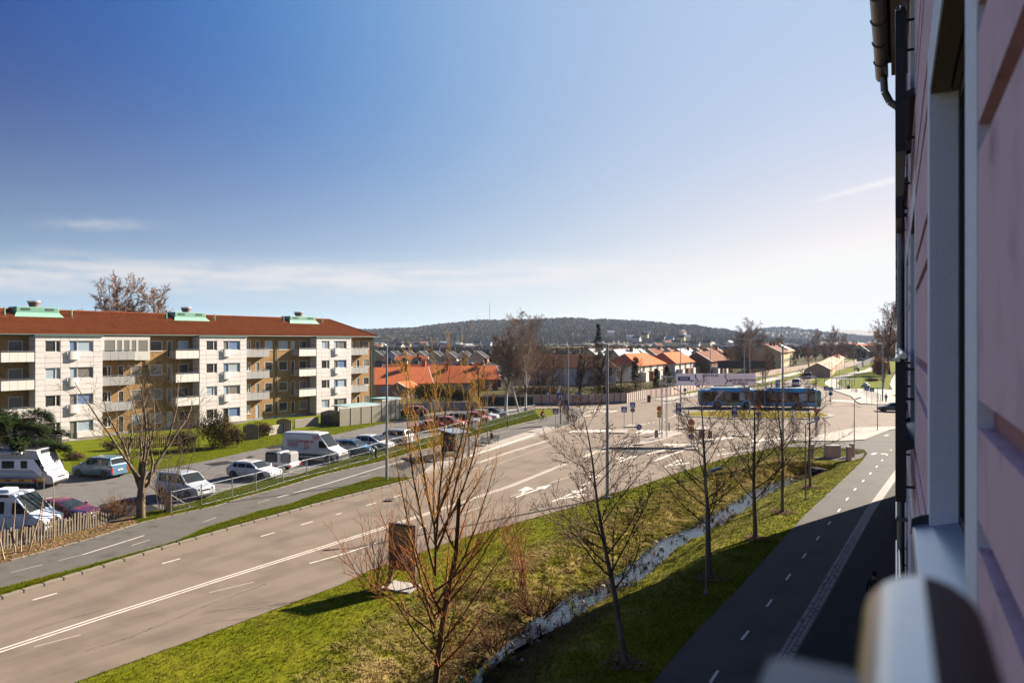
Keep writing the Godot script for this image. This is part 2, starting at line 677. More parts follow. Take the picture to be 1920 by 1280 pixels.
	relief(wt, noise_tex(12,0.03,3,[[0.0,0.0],[1.0,1.0]]),1.0)
	wt.uv1_triplanar = true
	wt.uv1_world_triplanar = true
	wt.uv1_scale = Vector3.ONE * 0.5

# ---------------------------------------------------------------- ground and ditch
var BROOK := []


func brook_distance(x: float, z: float) -> float:
	var best := 1e9
	var p := Vector2(x, z)
	for i in BROOK.size() - 1:
		var q := Geometry2D.get_closest_point_to_segment(p, BROOK[i], BROOK[i + 1])
		best = minf(best, p.distance_to(q))
	return best


func ground_height(x: float, z: float, d: float) -> float:
	var far: float = BROOK[BROOK.size() - 1].y
	var w := lerpf(2.3,4.1, smoothstep(far, far + 7.0, z))
	# the culvert mouth closes the ditch at its far end
	var deep := 0.95 * (1.0 - smoothstep(0.75, w, d)) + 0.22 * (1.0 - smoothstep(0.3,0.95, d))
	deep *= smoothstep(far - 0.9, far + 0.5, z)
	return -0.03 - deep + (0.13 * noise.get_noise_2d(x * 0.6, z * 0.6) + 0.04 * noise2.get_noise_2d(x * 2.0, z * 2.0)) * smoothstep(0.02,0.3, deep)


func ground_tint(x: float, z: float, d: float) -> Color:
	var green := Color(0.085,0.098,0.003)
	var straw := Color(0.386,0.283,0.124)
	var olive := Color(0.186,0.166,0.021)
	var mud := Color(0.038,0.029,0.021)
	var k := 0.5 + 0.9 * noise.get_noise_2d(x * 0.35, z * 0.35)
	var side := smoothstep(0.0,1.0, k)
	# east bank is mown and green, west bank is rank and yellowed
	var east := smoothstep(-0.3,0.6, east_of_brook(x, z))
	var slope := smoothstep(5.5,3.2, d) * (1.0 - 0.75 * east)
	var c := green.lerp(olive, 0.35 * side + 0.1)
	c = c.lerp(olive.lerp(straw, smoothstep(0.35,0.85,0.5 + noise2.get_noise_2d(x * 0.5, z * 0.9) * 0.8)), slope * (0.45 + 0.55 * side))
	# downstream the bed is choked with dead brown growth
	c = c.lerp(Color(0.075,0.045,0.024), smoothstep(3.4,1.2, d) * smoothstep(-36.0,-30.0, z) * 0.85)
	c = c.lerp(mud, smoothstep(0.95,0.4, d) * 0.8)
	return c


func east_of_brook(x: float, z: float) -> float:
	for i in BROOK.size() - 1:
		var a: Vector2 = BROOK[i]
		var b: Vector2 = BROOK[i + 1]
		if z <= a.y and z >= b.y:
			return x - lerpf(a.x, b.x, (z - a.y) / (b.y - a.y))
	var e: Vector2 = BROOK[0] if z > BROOK[0].y else BROOK[BROOK.size() - 1]
	return x - e.x


func build_ground() -> void:
	BROOK = v2([-3.02,-15.67,-1.78,-24.07,-1.09,-26.7,-0.11,-28.73,1.14,-30.75,3.15,-34.03,5.66,-36.74,7.61,-40.3,9.88,-44.16,12.16,-46.91,14.52,-50.02,18.24,-55.72,22.25,-61.05,25.55,-64.36,27.79,-66.16])
	BROOK.sort_custom(func(a, b): return a.y > b.y)
	var x0 := -22.0
	var x1 := 34.0
	var z0 := -92.0
	var z1 := -8.0
	var st := 0.4
	var nx := int((x1 - x0) / st)
	var nz := int((z1 - z0) / st)
	var hs := PackedFloat32Array()
	var cs := PackedColorArray()
	for j in nz + 1:
		for i in nx + 1:
			var x := x0 + i * st
			var z := z0 + j * st
			var d := brook_distance(x, z)
			hs.append(ground_height(x, z, d))
			cs.append(ground_tint(x, z, d))
	var v := PackedVector3Array()
	var n := PackedVector3Array()
	var c := PackedColorArray()
	var idx := PackedInt32Array()
	for j in nz + 1:
		for i in nx + 1:
			v.append(Vector3(x0 + i * st, hs[j * (nx + 1) + i], z0 + j * st))
			var l := hs[j * (nx + 1) + maxi(i - 1,0)]
			var r := hs[j * (nx + 1) + mini(i + 1, nx)]
			var u := hs[maxi(j - 1,0) * (nx + 1) + i]
			var w := hs[mini(j + 1, nz) * (nx + 1) + i]
			n.append(Vector3(l - r, 2 * st, u - w).normalized())
			c.append(cs[j * (nx + 1) + i])
	for j in nz:
		for i in nx:
			var a := j * (nx + 1) + i
			var b := a + nx + 1
			idx.append_array(PackedInt32Array([a, a + 1, b + 1, a, b + 1, b]))
	# the rest of the sheet out to the horizon
	var far := Color(0.06,0.054,0.026)
	for q: Array in [[-6000.0,-7000.0,6000.0, z0],[-6000.0, z1,6000.0,3000.0],[-6000.0, z0, x0, z1],[x1, z0,6000.0, z1]]:
		var k := v.size()
		for p in [Vector2(q[0], q[1]), Vector2(q[2], q[1]), Vector2(q[2], q[3]), Vector2(q[0], q[3])]:
			v.append(Vector3(p.x, -0.03, p.y))
			n.append(Vector3.UP)
			c.append(far)
		idx.append_array(PackedInt32Array([k, k + 1, k + 2, k, k + 2, k + 3]))
	var arr := []
	arr.resize(Mesh.ARRAY_MAX)
	arr[Mesh.ARRAY_VERTEX] = v
	arr[Mesh.ARRAY_NORMAL] = n
	arr[Mesh.ARRAY_COLOR] = c
	arr[Mesh.ARRAY_INDEX] = idx
	var m := ArrayMesh.new()
	m.add_surface_from_arrays(Mesh.PRIMITIVE_TRIANGLES, arr)
	inst("ground", m, M.ground).set_meta("kind", "structure")
	# the brook: a ribbon of water at the bottom, wider and narrower as it goes
	var wb := MB.new()
	var rows := []
	for i in BROOK.size() - 1:
		var p: Vector2 = BROOK[i]
		var q: Vector2 = BROOK[i + 1]
		var cnt := maxi(2, int(p.distance_to(q) / 0.8))
		for k in cnt:
			var o := p.lerp(q, float(k) / cnt)
			var d := (q - p).normalized()
			var s := Vector2(-d.y, d.x)
			var wid := 1.15 * smoothstep(-28.0,-35.0, o.y) + 0.2
			var wob := 0.0
			rows.append(PackedVector3Array([Vector3(o.x + s.x * (wob + wid),-1.045, o.y + s.y * (wob + wid)), Vector3(o.x + s.x * (wob - wid),-1.045, o.y + s.y * (wob - wid))]))
	wb.grid(rows)
	struct("brook_water", wb, M.water)
	# stones and tussocks in the brook
	var sb := MB.new()
	for i in 110:
		var k := rng.randi_range(2, BROOK.size() - 2)
		var o: Vector2 = BROOK[k].lerp(BROOK[k + 1], rng.randf())
		var off := Vector2(rng.randf_range(-1,1), rng.randf_range(-1,1)) * rng.randf_range(0.5,1.3)
		var r := rng.randf_range(0.03,0.09)
		var g := rng.randf_range(0.12,0.3)
		sb.col = Color(g, g * 0.93, g * 0.84)
		var cpt := Vector3(o.x + off.x, -1.03 + rng.randf_range(-0.02,0.1), o.y + off.y)
		sb.obox(cpt, Vector3(r * 2, r * 1.1, r * 1.6), Basis.from_euler(Vector3(rng.randf(), rng.randf() * 6, rng.randf())))
	struct("brook_stones", sb, M.plant).set_meta("kind", "stuff")


# ---------------------------------------------------------------- roads, paths, lawns
func flat(called: String, pts: Array, y: float, material: Material, drop := 0.0) -> MeshInstance3D:
	var mb := MB.new()
	mb.sheet(poly(pts), y, drop)
	return struct(called, mb, material)


# kerb stones laid end to end; the nearest are pieces of their own
func kerb(called: String, pts: Array, top: float, length: float, near: int, material: Material, w := 0.24) -> void:
	var far := MB.new()
	var root := Node3D.new()
	root.name = numbered(called)
	root.set_meta("kind", "structure")
	add_child(root)
	var count := 0
	for i in pts.size() - 1:
		var a := Vector3(pts[i].x, 0, pts[i].y)
		var b := Vector3(pts[i + 1].x, 0, pts[i + 1].y)
		var k := maxi(1, roundi(a.distance_to(b) / length))
		var d := (b - a).normalized()
		var basis := Basis(d, Vector3.UP, d.cross(Vector3.UP))
		for j in k:
			var p := a.lerp(b, (j + 0.5) / k)
			var ln := a.distance_to(b) / k
			var dy := 0.012 * noise2.get_noise_2d(p.x * 3.0, p.z * 3.0)
			p.y = top * 0.5 - 0.05 + dy
			var sz := Vector3(ln - 0.025, top + 0.1, w)
			if count < near:
				var mb := MB.new()
				var e := 0.03
				mb.cbox(Vector3(-sz.x * 0.5,-sz.y * 0.5,-sz.z * 0.5), Vector3(sz.x * 0.5, sz.y * 0.5, sz.z * 0.5), e)
				var o := obj("kerb_stone", mb, material, root)
				o.transform = Transform3D(basis.rotated(Vector3.UP, 0.02 * noise2.get_noise_2d(p.z * 5.0,1.0)), p)
			else:
				far.obox(p, sz, basis)
			count += 1
	if far.v.size():
		obj("kerb_run", far, material, root)


func build_roads() -> void:
	flat("road", v2([-28.46,-17.79,-26.23,-22.7,-24.5,-26.25,-22.17,-31.18,-20.71,-34.52,-18.86,-38.57,-16.41,-43.45,-13.18,-49.41,-7.88,-58.15,-4.55,-67.5,2.46,-83.08,6.15,-92.2,9.97,-103.56,11.45,-112.84,10.67,-120,1.78,-120,-9.86,-120.96,-29.14,-122.93,-31.17,-131.48,-5.74,-129.23,3.76,-127.06,13.55,-127.06,20.86,-130.34,26.13,-140,31.53,-146.8,42.15,-162.58,59.52,-175.81,102,-249.92,131.26,-302.4,217.55,-458.18,331.13,-657.39,346.71,-657.39,230.79,-458.18,162.34,-339.78,118.48,-265.26,92.52,-219.13,79.41,-193.85,75.44,-173.79,73.53,-164.89,68.71,-145.38,63.33,-131.94,62.26,-128.14,64.56,-127.06,76.58,-129.23,80.64,-120.96,65.03,-97.55,56.35,-95.09,50.47,-94.5,45.29,-93.62,39.73,-88.94,35.3,-84.94,31.57,-80.43,28.2,-76.75,23.36,-71.66,20.9,-69.68,17.23,-65.17,13.73,-60.97,9.68,-55.59,7.13,-52.87,4.24,-48.93,1.35,-45.68,-3.03,-40.86,-7.03,-35.16,-7.88,-33.23,-9.24,-31.18,-11.51,-27.74,-14.29,-23.81,-16.15,-20.57,-19.71,-15.12]),0.0, M.asphalt_road)
	flat("cycle_path", v2([1.96,-18.9,2.88,-20.43,4.77,-23.92,7,-27.64,10.14,-32.45,18.95,-46.52,23.96,-54,32.13,-66.32,35.57,-72,36.47,-74.48,35.66,-75.22,33.01,-76.17,28.27,-76.63,30.18,-78.34,33.81,-80.64,36.94,-80.43,40.08,-81.73,43.97,-86.4,47.27,-90.27,49.01,-91.64,56.35,-95.09,63.4,-95.09,48.25,-77.54,35.86,-66.32,23.2,-47.25,13.44,-31.76,9.32,-25.16,8.43,-23.62,6.43,-20.43,5.46,-18.9]),0.012, M.asphalt_cycle)
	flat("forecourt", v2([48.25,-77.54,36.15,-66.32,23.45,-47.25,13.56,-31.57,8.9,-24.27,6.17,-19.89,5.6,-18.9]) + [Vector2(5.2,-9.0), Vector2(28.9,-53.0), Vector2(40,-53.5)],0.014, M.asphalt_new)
	flat("corner_pavement", v2([31.49,-80.21,35.2,-84.71,39.61,-88.68,45.15,-93.33,50.31,-94.21,56.18,-94.8,49.01,-91.64,47.27,-90.27,43.97,-86.4,40.08,-81.73,36.94,-80.43,33.81,-80.64]),0.1, M.paving, 0.15)
	flat("pavement", v2([-28.88,-24.99,-27.4,-29.36,-25.45,-36.43,-23.63,-40.65,-22.79,-43.83,-21.69,-45.82,-20.04,-48.31,-19.19,-50.91,-17.25,-55.18,-15.72,-59.76,-11.79,-66.9,-9.69,-72.69,-8.3,-75.22,-4.6,-84,-0.82,-92.76,4.04,-102.86,7,-111.18,8.85,-119.53,10.62,-119.53,11.45,-112.84,9.97,-103.56,6.16,-92.42,2.47,-83.31,-4.56,-67.71,-7.91,-58.38,-11.11,-58.83,-12.63,-55.18,-14.27,-51.78,-15.07,-49.25,-16.56,-46.96,-18.3,-42.59,-18.58,-40,-19.55,-38.09,-21.45,-34.76,-22.97,-32.31,-25.43,-27.24,-26.88,-23.26]),0.1, M.asphalt_path, 0.15)
	flat("bus_stop_platform", v2([-7.82,-59.29,-7.12,-66.32,-4.35,-73.4,0,-84,4.2,-94.5,5.22,-93.91,5.87,-92.2,2.48,-83.77,-4.58,-67.96]),0.104, M.paving)
	flat("verge", v2([-7.93,-58.49,-11.11,-58.83,-12.63,-55.18,-14.27,-51.78,-15.07,-49.25,-16.56,-46.96,-18.3,-42.59,-18.58,-40,-19.55,-38.09,-21.45,-34.76,-22.97,-32.31,-25.43,-27.24,-26.88,-23.26,-26.39,-22.84,-24.67,-26.43,-22.33,-31.4,-20.86,-34.76,-18.98,-38.82,-16.51,-43.7,-13.24,-49.66]),0.13, M.verge_grass, 0.2)
	flat("car_park", v2([-40.88,-37.8,-30.03,-32.17,-27.86,-36.88,-27.57,-38.77,-25.79,-42,-25.1,-43.45,-24.3,-46.52,-23.25,-47.55,-21.73,-50.57,-21.58,-52.68,-20.19,-57.27,-18.02,-59.76,-15.8,-67.5,-13.02,-74.48,-10.9,-80,-10.1,-82.62,-5.7,-93.91,-0.64,-108.78,3.49,-117.67,2.21,-119.53,-5.33,-120,-10.34,-116.31,-15.32,-105,-18.76,-94.5,-21.24,-86.9,-25.19,-78.34,-27.25,-72,-28.38,-68.42,-30.18,-64.07,-32.57,-60.72,-36.74,-60.48,-40.13,-63,-49.47,-63,-54.28,-58.15]),0.01, M.asphalt_lot)
	flat("lawn", v2([-15.38,-105.37,-18.82,-94.8,-21.3,-87.15,-25.25,-78.55,-27.32,-72.17,-28.44,-68.57,-30.25,-64.2,-32.63,-60.85,-36.81,-60.6,-40.22,-63.13,-49.57,-63.13,-61.87,-72,-86.61,-100.8,-34.46,-129.23,-19.74,-123.93,-17.71,-111.18]),0.05, M.lawn, 0.1)
	flat("fence_verge", v2([-22.79,-43.83,-24.32,-46.24,-23.21,-47.47,-21.69,-50.48,-21.54,-52.59,-20.16,-57.16,-17.98,-59.64,-15.76,-67.35,-12.99,-74.3,-10.87,-79.79,-10.07,-82.4,-5.69,-93.62,-0.64,-108.39,3.47,-117.21,6.12,-118.12,7,-111.18,4.05,-103.07,-0.83,-92.99,-4.61,-84.19,-8.32,-75.37,-9.71,-72.83,-11.82,-67.02,-15.75,-59.88,-17.28,-55.28,-19.23,-50.99,-20.07,-48.38,-21.72,-45.89]),0.11, M.verge_grass, 0.15)
	flat("litter_bed", v2([-25.48,-36.48,-23.67,-40.7,-22.82,-43.89,-24.28,-46.17,-25.07,-43.39,-25.76,-41.94,-27.53,-38.72,-27.83,-36.83,-29.99,-32.14,-27.46,-29.42]),0.1, M.litter_soil, 0.15)
	# roundabout: a ring of setts round a raised grass island
	var ring := MB.new()
	ring.sheet(ell(37.2,-109.6,11.6,6.5,64),0.1,0.15)
	struct("roundabout_apron", ring, M.sett_dark)
	var isl := MB.new()
	var rows := []
	for i in 6:
		var f := 1.0 - i / 5.0
		var row := PackedVector3Array()
		for p in ell(37.2,-109.6,10.7 * f + 0.01,5.7 * f + 0.01,56):
			row.append(Vector3(p.x, 0.12 + 0.4 * (1.0 - f * f) + (0.0 if i == 0 else 0.04 * noise2.get_noise_2d(p.x, p.y)), p.y))
		rows.append(row)
	isl.grid(rows, true)
	struct("roundabout_island", isl, M.island_grass)
	# traffic islands
	for a in [v2([11.78,-87.4,13.72,-87.4,14.66,-90.81,13.18,-90.81]), v2([14.56,-93.62,16.42,-93.91,17.46,-96.61,15.69,-96.31]), v2([13.04,-77.54,14.22,-77.7,16.56,-80.43,18.9,-84.47,20.61,-86.4,20.77,-88.16,19.69,-89.2,17.56,-85.91,14.73,-80.86]), v2([20.96,-91.86,24.41,-90.27,25.85,-93.05,23.25,-95.09]), v2([17.61,-74.3,19.11,-74.12,20.34,-77.14,19.5,-78.34]), v2([25.85,-84.71,27.66,-84.47,29.78,-87.4,27.16,-86.9])]:
		flat("traffic_island", a, 0.13, M.paving, 0.18)
	# beyond the roundabout
	flat("east_pavement", v2([75.74,-174.19,73.93,-165.79,69.04,-146.09,63.76,-132.63,62.68,-128.79,64.89,-127.7,72.75,-129.23,89.6,-159.16,86.63,-167.07,80.36,-169.51,78.1,-171.43]),0.1, M.paving, 0.15)
	flat("east_lawn", v2([79.75,-194.34,91.86,-217.55,117.45,-262.96,154.15,-325.16,191.84,-387.69,259,-472.5,185.82,-343.64,133.28,-252,99.26,-189,87.86,-168,80.81,-170.46,78.54,-172.41,76.18,-175.2]),0.06, M.lawn, 0.1)
	flat("east_lawn", v2([78.18,-148.24,76.41,-141.31,77.38,-137.45,83.45,-148.24,83.43,-154.29]),0.115, M.island_grass)
	flat("far_path", Array(ribbon(v2([78.21,-172.8,84.64,-191.39,98.85,-219.13,118.48,-249.92,137.69,-277.43,167.03,-328.7,203.37,-397.89]),3.2)),0.09, M.paving)
	flat("far_path", v2([82.51,-154.29,87.88,-166.15,96.84,-184.39,110.76,-210,134.4,-252,184.18,-336,194.13,-336,89.14,-154.29]),0.08, M.paving)
	flat("far_path", Array(ribbon(v2([28.25,-136.22,39.8,-153.5,65.49,-192.61,87.21,-230.84,110.2,-270,141.14,-325.16,231.59,-487.74,380.8,-756]),3.6)),0.09, M.paving)
	flat("far_strip", Array(ribbon(v2([60.84,-178.93,79.33,-210,102.85,-252,131.79,-303.61,218.88,-460.98,354.23,-703.26]),3.0)),0.1, M.lawn)
	flat("far_strip", v2([32.3,-146.8,41.89,-163.46,73.44,-216,119.11,-290.77,163.9,-368.78,158.64,-355.76,114.7,-280,69.47,-204.32,45.54,-166.15,36.96,-151.2]),0.07, M.lawn)
	# kerbs
	kerb("kerb", v2([-24.56,-26.32,-22.24,-31.27,-20.76,-34.6,-18.91,-38.67,-16.46,-43.57,-13.2,-49.49,-7.9,-58.31,-4.56,-67.65,2.46,-83.17,6.15,-92.2,9.97,-103.56,11.45,-112.84]),0.14,1.0,58, M.kerb_granite)
	kerb("kerb", v2([-25.47,-36.46,-23.65,-40.68,-22.81,-43.86,-21.71,-45.87,-20.06,-48.35,-19.21,-50.96,-17.27,-55.24,-15.73,-59.83,-11.81,-66.96,-9.7,-72.76,-8.31,-75.3,-4.61,-84.09,-0.83,-92.87,4.04,-102.93]),0.14,1.0,34, M.kerb_granite, 0.12)
	kerb("kerb", v2([79.48,-193.85,75.61,-174.19,73.69,-165.25,68.84,-145.66,63.44,-132.17,62.37,-128.35,64.67,-127.27,72.75,-129.23]),0.13,1.4,0, M.kerb_granite)
	kerb("kerb", v2([31.52,-80.3,35.24,-84.8,39.66,-88.78,45.2,-93.45,50.38,-94.32]),0.12,1.2,0, M.kerb_granite)
	# three rows of setts between the cycle path and the forecourt
	var strip := MB.new()
	var root := Node3D.new()
	root.name = numbered("sett_strip")
	root.set_meta("kind", "structure")
	add_child(root)
	var a2: Array = v2([6.17,-19.89,8.45,-23.48,8.91,-24.31,13.58,-31.6,23.45,-47.25,36.15,-66.32])
	var shapes := []
	for i in 5:
		var mb := MB.new()
		mb.cbox(Vector3(-0.095,0,-0.07), Vector3(0.095,0.07,0.07),0.014 + 0.003 * i)
		shapes.append(mb.mesh())
	var mats := [M.sett_grey, M.sett_grey, M.sett_red, M.sett_dark, M.sett_grey]
	var placed := 0
	var rest := MB.new()
	for i in a2.size() - 1:
		var p: Vector2 = a2[i]
		var q: Vector2 = a2[i + 1]
		var k := int(p.distance_to(q) / 0.205)
		var d := (q - p).normalized()
		var s := Vector2(-d.y, d.x)
		for j in k:
			for r in 3:
				var o := p.lerp(q, (j + 0.5 + 0.33 * (r - 1)) / k) + s * (r - 1) * 0.16
				var turn := atan2(-d.y, d.x) + rng.randf_range(-0.05,0.05)
				var y := rng.randf_range(-0.008,0.004) - 0.03
				if placed < 300 and i > 0:
					var st := inst("sett", shapes[rng.randi() % 5], mats[rng.randi() % 5], root)
					st.transform = Transform3D(Basis(Vector3.UP, turn), Vector3(o.x, y, o.y))
					placed += 1
				else:
					rest.obox(Vector3(o.x, y + 0.033, o.y), Vector3(0.19,0.07,0.14), Basis(Vector3.UP, turn))
	obj("far_setts", rest, M.sett_grey, root).set_meta("kind", "stuff")
	var bed := MB.new()
	bed.sheet(ribbon(a2,0.56),0.016)
	obj("strip_bed", bed, M.tar, root)


# ---------------------------------------------------------------- painted markings
var paint_y := 0.006


func stripe(pts: Array, w: float, y: float, parent: Node, called := "painted_line", material: Material = null) -> void:
	var mb := MB.new()
	mb.sheet(ribbon(pts, w), y)
	obj(called, mb, material if material else M.paint_white, parent)


func dashes(pts: Array, on: float, off: float, w: float, y: float, parent: Node, called := "lane_dash", material: Material = null, start := 0.0) -> void:
	var run := -start
	for i in pts.size() - 1:
		var a: Vector2 = pts[i]
		var b: Vector2 = pts[i + 1]
		var len := a.distance_to(b)
		while run < len:
			var s := maxf(run, 0.0)
			var e := minf(run + on, len)
			if e - s > 0.2:
				stripe([a.lerp(b, s / len), a.lerp(b, e / len)], w, y, parent, called, material)
			run += on + off
		run -= len


func crossing(a: Vector2, b: Vector2, along: Vector2, count: int, len: float, y: float, parent: Node) -> void:
	for i in count:
		var o := a.lerp(b, (i + 0.5) / count)
		stripe([o, o + along.normalized() * len],0.5, y, parent, "crossing_stripe")


# turn arrow: shaft along d, optional side branch
func arrow(o: Vector2, d: Vector2, straight: bool, side: float, parent: Node) -> void:
	d = d.normalized()
	var s := Vector2(-d.y, d.x)
	var mb := MB.new()
	var P := func(f: float, l: float) -> Vector2: return o + d * f + s * l
	if straight:
		mb.sheet(PackedVector2Array([P.call(0,-0.09), P.call(3.6,-0.09), P.call(3.6,-0.4), P.call(5.4,0), P.call(3.6,0.4), P.call(3.6,0.09), P.call(0,0.09)]), paint_y)
	if side != 0.0:
		var b := PackedVector2Array([P.call(0.9,0.1 * side), P.call(1.9,0.62 * side), P.call(2.3,0.75 * side), P.call(1.95,1.0 * side), P.call(3.7,1.25 * side), P.call(3.2,0.3 * side), P.call(2.85,0.5 * side), P.call(2.3,0.42 * side), P.call(1.3,0.1 * side)])
		mb.sheet(b, paint_y + 0.0)
		if not straight:
			mb.sheet(PackedVector2Array([P.call(-1.4,-0.09), P.call(1.3,-0.09), P.call(1.3,0.09), P.call(-1.4,0.09)]), paint_y + 0.004)
	obj("turn_arrow", mb, M.paint_white, parent)


func build_markings() -> void:
	var r := get_node("road")
	var y := paint_y
	# lanes worn darker by tyres
	for q: Array in [v2([-22.22,-23.81,-19.84,-27.9,-16.61,-33.98,-12.34,-41.65,-9.16,-47.55,-2.62,-59.06,2.02,-68.11]), v2([-23.33,-24.99,-21.08,-29.65,-17.77,-36.35,-12.37,-46.38,-8.12,-54.78,-2.9,-65.17]), v2([-18.69,-20.03,-16.54,-23.26,-15.12,-25.2,-12.11,-29.19,-8.18,-34.52,-3.08,-41.54,1.41,-47.55,6,-54]), v2([-19.88,-21.3,-17.68,-24.87,-15.76,-28,-11.58,-33.98,-5.16,-43.57,1.59,-53.62,7.47,-63])]:
		stripe(q, 0.75,0.0022, r, "wheel_track", M.asphalt_track)
	# double line down the middle
	var mid: Array = v2([-20.84,-22.33,-18.55,-26.09,-16.56,-29.42,-13.94,-33.6,-11.2,-37.8,-8.19,-42.53,-3.69,-49.82,0,-56,4.88,-65.88])
	var l := []
	var k := []
	for i in mid.size():
		var d: Vector2 = (mid[mini(i + 1, mid.size() - 1)] - mid[maxi(i - 1,0)]).normalized()
		l.append(mid[i] + Vector2(-d.y, d.x) * 0.13)
		k.append(mid[i] - Vector2(-d.y, d.x) * 0.13)
	stripe(l, 0.11, y, r, "centre_line")
	stripe(k, 0.11, y, r, "centre_line")
	stripe(v2([4.87,-65.74,9.87,-76.17,14.95,-85.91,18.46,-91.64]),0.34, y, r, "centre_line", M.paint_worn)
	stripe(v2([4.88,-65.85,8.62,-72.69,13.24,-77.74]),0.16, y, r, "centre_line")
	stripe(v2([13.54,-71.66,19.25,-78.75,22.77,-83.08]),0.3, y, r, "painted_line")
	stripe(v2([13.22,-67.35,16.07,-71.83,17.88,-74.48]),0.36, y, r, "painted_line")
	# lane edges
	dashes(v2([-20.78,-31.18,-19.24,-33.77,-17.66,-36.29,-16.05,-38.87,-14.47,-41.31,-11.13,-46.96,-7.86,-53.05]),1.0,2.0,0.12, y, r)
	dashes(v2([-7.86,-53.05,-4.48,-60.48,-1.03,-69.36,2.3,-77.54]),1.0,2.0,0.1, y, r, "lane_dash", M.paint_worn, 1.0)
	stripe(v2([-13.51,-32.1,-12.04,-33.53]),0.1, y, r, "painted_line", M.paint_worn)
	stripe(v2([-17.55,-26.39,-16.49,-27.49]),0.09, y, r, "painted_line", M.paint_worn)
	stripe(v2([-10.23,-36.35,-8.8,-38.09,-7.56,-40]),0.12, y, r, "painted_line")
	dashes(v2([-7.56,-40,-5.19,-43.83,-1.12,-50.23,2.06,-55.59,4.87,-59.76,11.3,-69.36]),3.0,3.0,0.12, y, r, "lane_dash", M.paint_worn, 4.0)
	# bus lane edge by the platform
	stripe(v2([-3.19,-66.32,0,-73.4,4.24,-81.73]),0.5, y, r, "bus_bay_line", M.paint_worn)
	stripe(v2([-2.57,-63,2.17,-73.4,5.33,-80]),0.1, y, r, "bus_bay_line", M.paint_worn)
	# arrows before the roundabout
	var dv: Vector2 = Vector2(3.22,-56.42) - Vector2(0.19,-51.43)
	arrow(Vector2(0.27,-51.78), dv, true, -1.0, r)
	arrow(Vector2(2.84,-50.4), dv, true, 1.0, r)
	arrow(Vector2(9.58,-66.32), dv, true, -1.0, r)
	arrow(Vector2(13.53,-64.07), dv, true, 1.0, r)
	arrow(Vector2(6.13,-57.06), dv, false, -1.0, r)
	# give-way and crossing stripes
	crossing(Vector2(6.57,-88.68), Vector2(12.69,-89.2), dv, 7,2.6, y, r)
	crossing(Vector2(14.69,-88.52), Vector2(18.91,-88.01), dv, 5,2.8, y, r)
	crossing(Vector2(15.97,-77.54), Vector2(18.4,-77.14), dv, 4,1.6, y, r)
	crossing(Vector2(21.33,-80.43), Vector2(25.35,-83.08), dv, 4,2.6, y, r)
	crossing(Vector2(26.07,-80), Vector2(32.26,-82.17), dv, 6,2.6, y, r)
	crossing(Vector2(11.5,-114.98), Vector2(16.06,-114.11), dv, 4,3.0, y, r)
	crossing(Vector2(60.27,-135.61), Vector2(63.55,-133.22), Vector2(64.3,-140) - Vector2(58.24,-126),6,3.0, y, r)
	crossing(Vector2(26.8,-129.23), Vector2(29.67,-132.63), dv, 4,4.0, y, r)
	dashes(v2([21.63,-74.48,25.14,-77.14,29.04,-80,33.23,-83.08]),0.6,0.6,0.4, y, r, "give_way_dash")
	dashes(v2([16.84,-96.31,20.53,-100.8,23.99,-107.23,25.72,-112]),0.5,0.9,0.3, y, r, "give_way_dash")
	stripe(v2([20.24,-70.99,23.38,-73.4,27.15,-76.36]),0.18, y, r, "painted_line")
	stripe(v2([8.5,-104.28,12.17,-109.57]),0.4, y, r, "painted_line")
	stripe(v2([7.04,-118.87,11.73,-120]),0.6, y, r, "painted_line")
	stripe(v2([12.49,-120.48,16.39,-122.93]),0.6, y, r, "painted_line")
	dashes(v2([57.6,-144,79.41,-193.85,108.27,-252,157.82,-343.64]),2.0,4.0,0.15, y, r, "lane_dash", M.paint_worn)
	stripe(v2([62.3,-178.93,99.54,-243.87,127.44,-293.59,204.8,-432]),0.15, y, r, "edge_line", M.paint_worn)
	# cracks and manholes
	var cr := MB.new()
	for line: Array in [v2([-15.45,-26.07,-14.99,-26.62,-14.5,-27.19,-14.32,-27.69,-13.89,-28.42,-13.43,-29.47,-12.8,-30.86]), v2([-12.8,-30.86,-11.8,-32.52,-11.35,-33.3]), v2([-18.67,-28,-17.88,-29.08,-16.91,-30.24])]:
		for i in line.size() - 1:
			var a: Vector2 = line[i]
			var b: Vector2 = line[i + 1]
			var prev := a
			var steps := 14
			for j in steps:
				var q := a.lerp(b, (j + 1.0) / steps) + Vector2(rng.randf_range(-0.07,0.07), rng.randf_range(-0.07,0.07))
				if rng.randf() < 0.8:
					cr.sheet(ribbon([prev, q], rng.randf_range(0.015,0.05)),0.0045)
				prev = q
	obj("crack", cr, M.tar, r)
	for p: Vector2 in [Vector2(-8.59,-50.65), Vector2(-12.47,-60.12), Vector2(-25.24,-69.68), Vector2(31.7,-82.62)]:
		var mb := MB.new()
		mb.sheet(ell(p.x, p.y, 0.36,0.36,20),0.009 if p.y > -45.5 or p.x < 0 and p.x > -8.0 else 0.112)
		obj("manhole_cover", mb, M.tar, r)
	# worn repairs: darker patches of newer asphalt
	for a: Array in [v2([-10.68,-64.07,-7.07,-73.4,-6.45,-71.32,-9.55,-61.97]), v2([10.33,-73.4,13.01,-76.36,14.75,-73.76,12.24,-70.33])]:
		var mb := MB.new()
		mb.sheet(poly(a),0.0035 if a[0].x > 0 else 0.106)
		obj("asphalt_patch", mb, M.asphalt_cycle if a[0].x > 0 else M.asphalt_new, r)
	var pk := get_node("car_park")
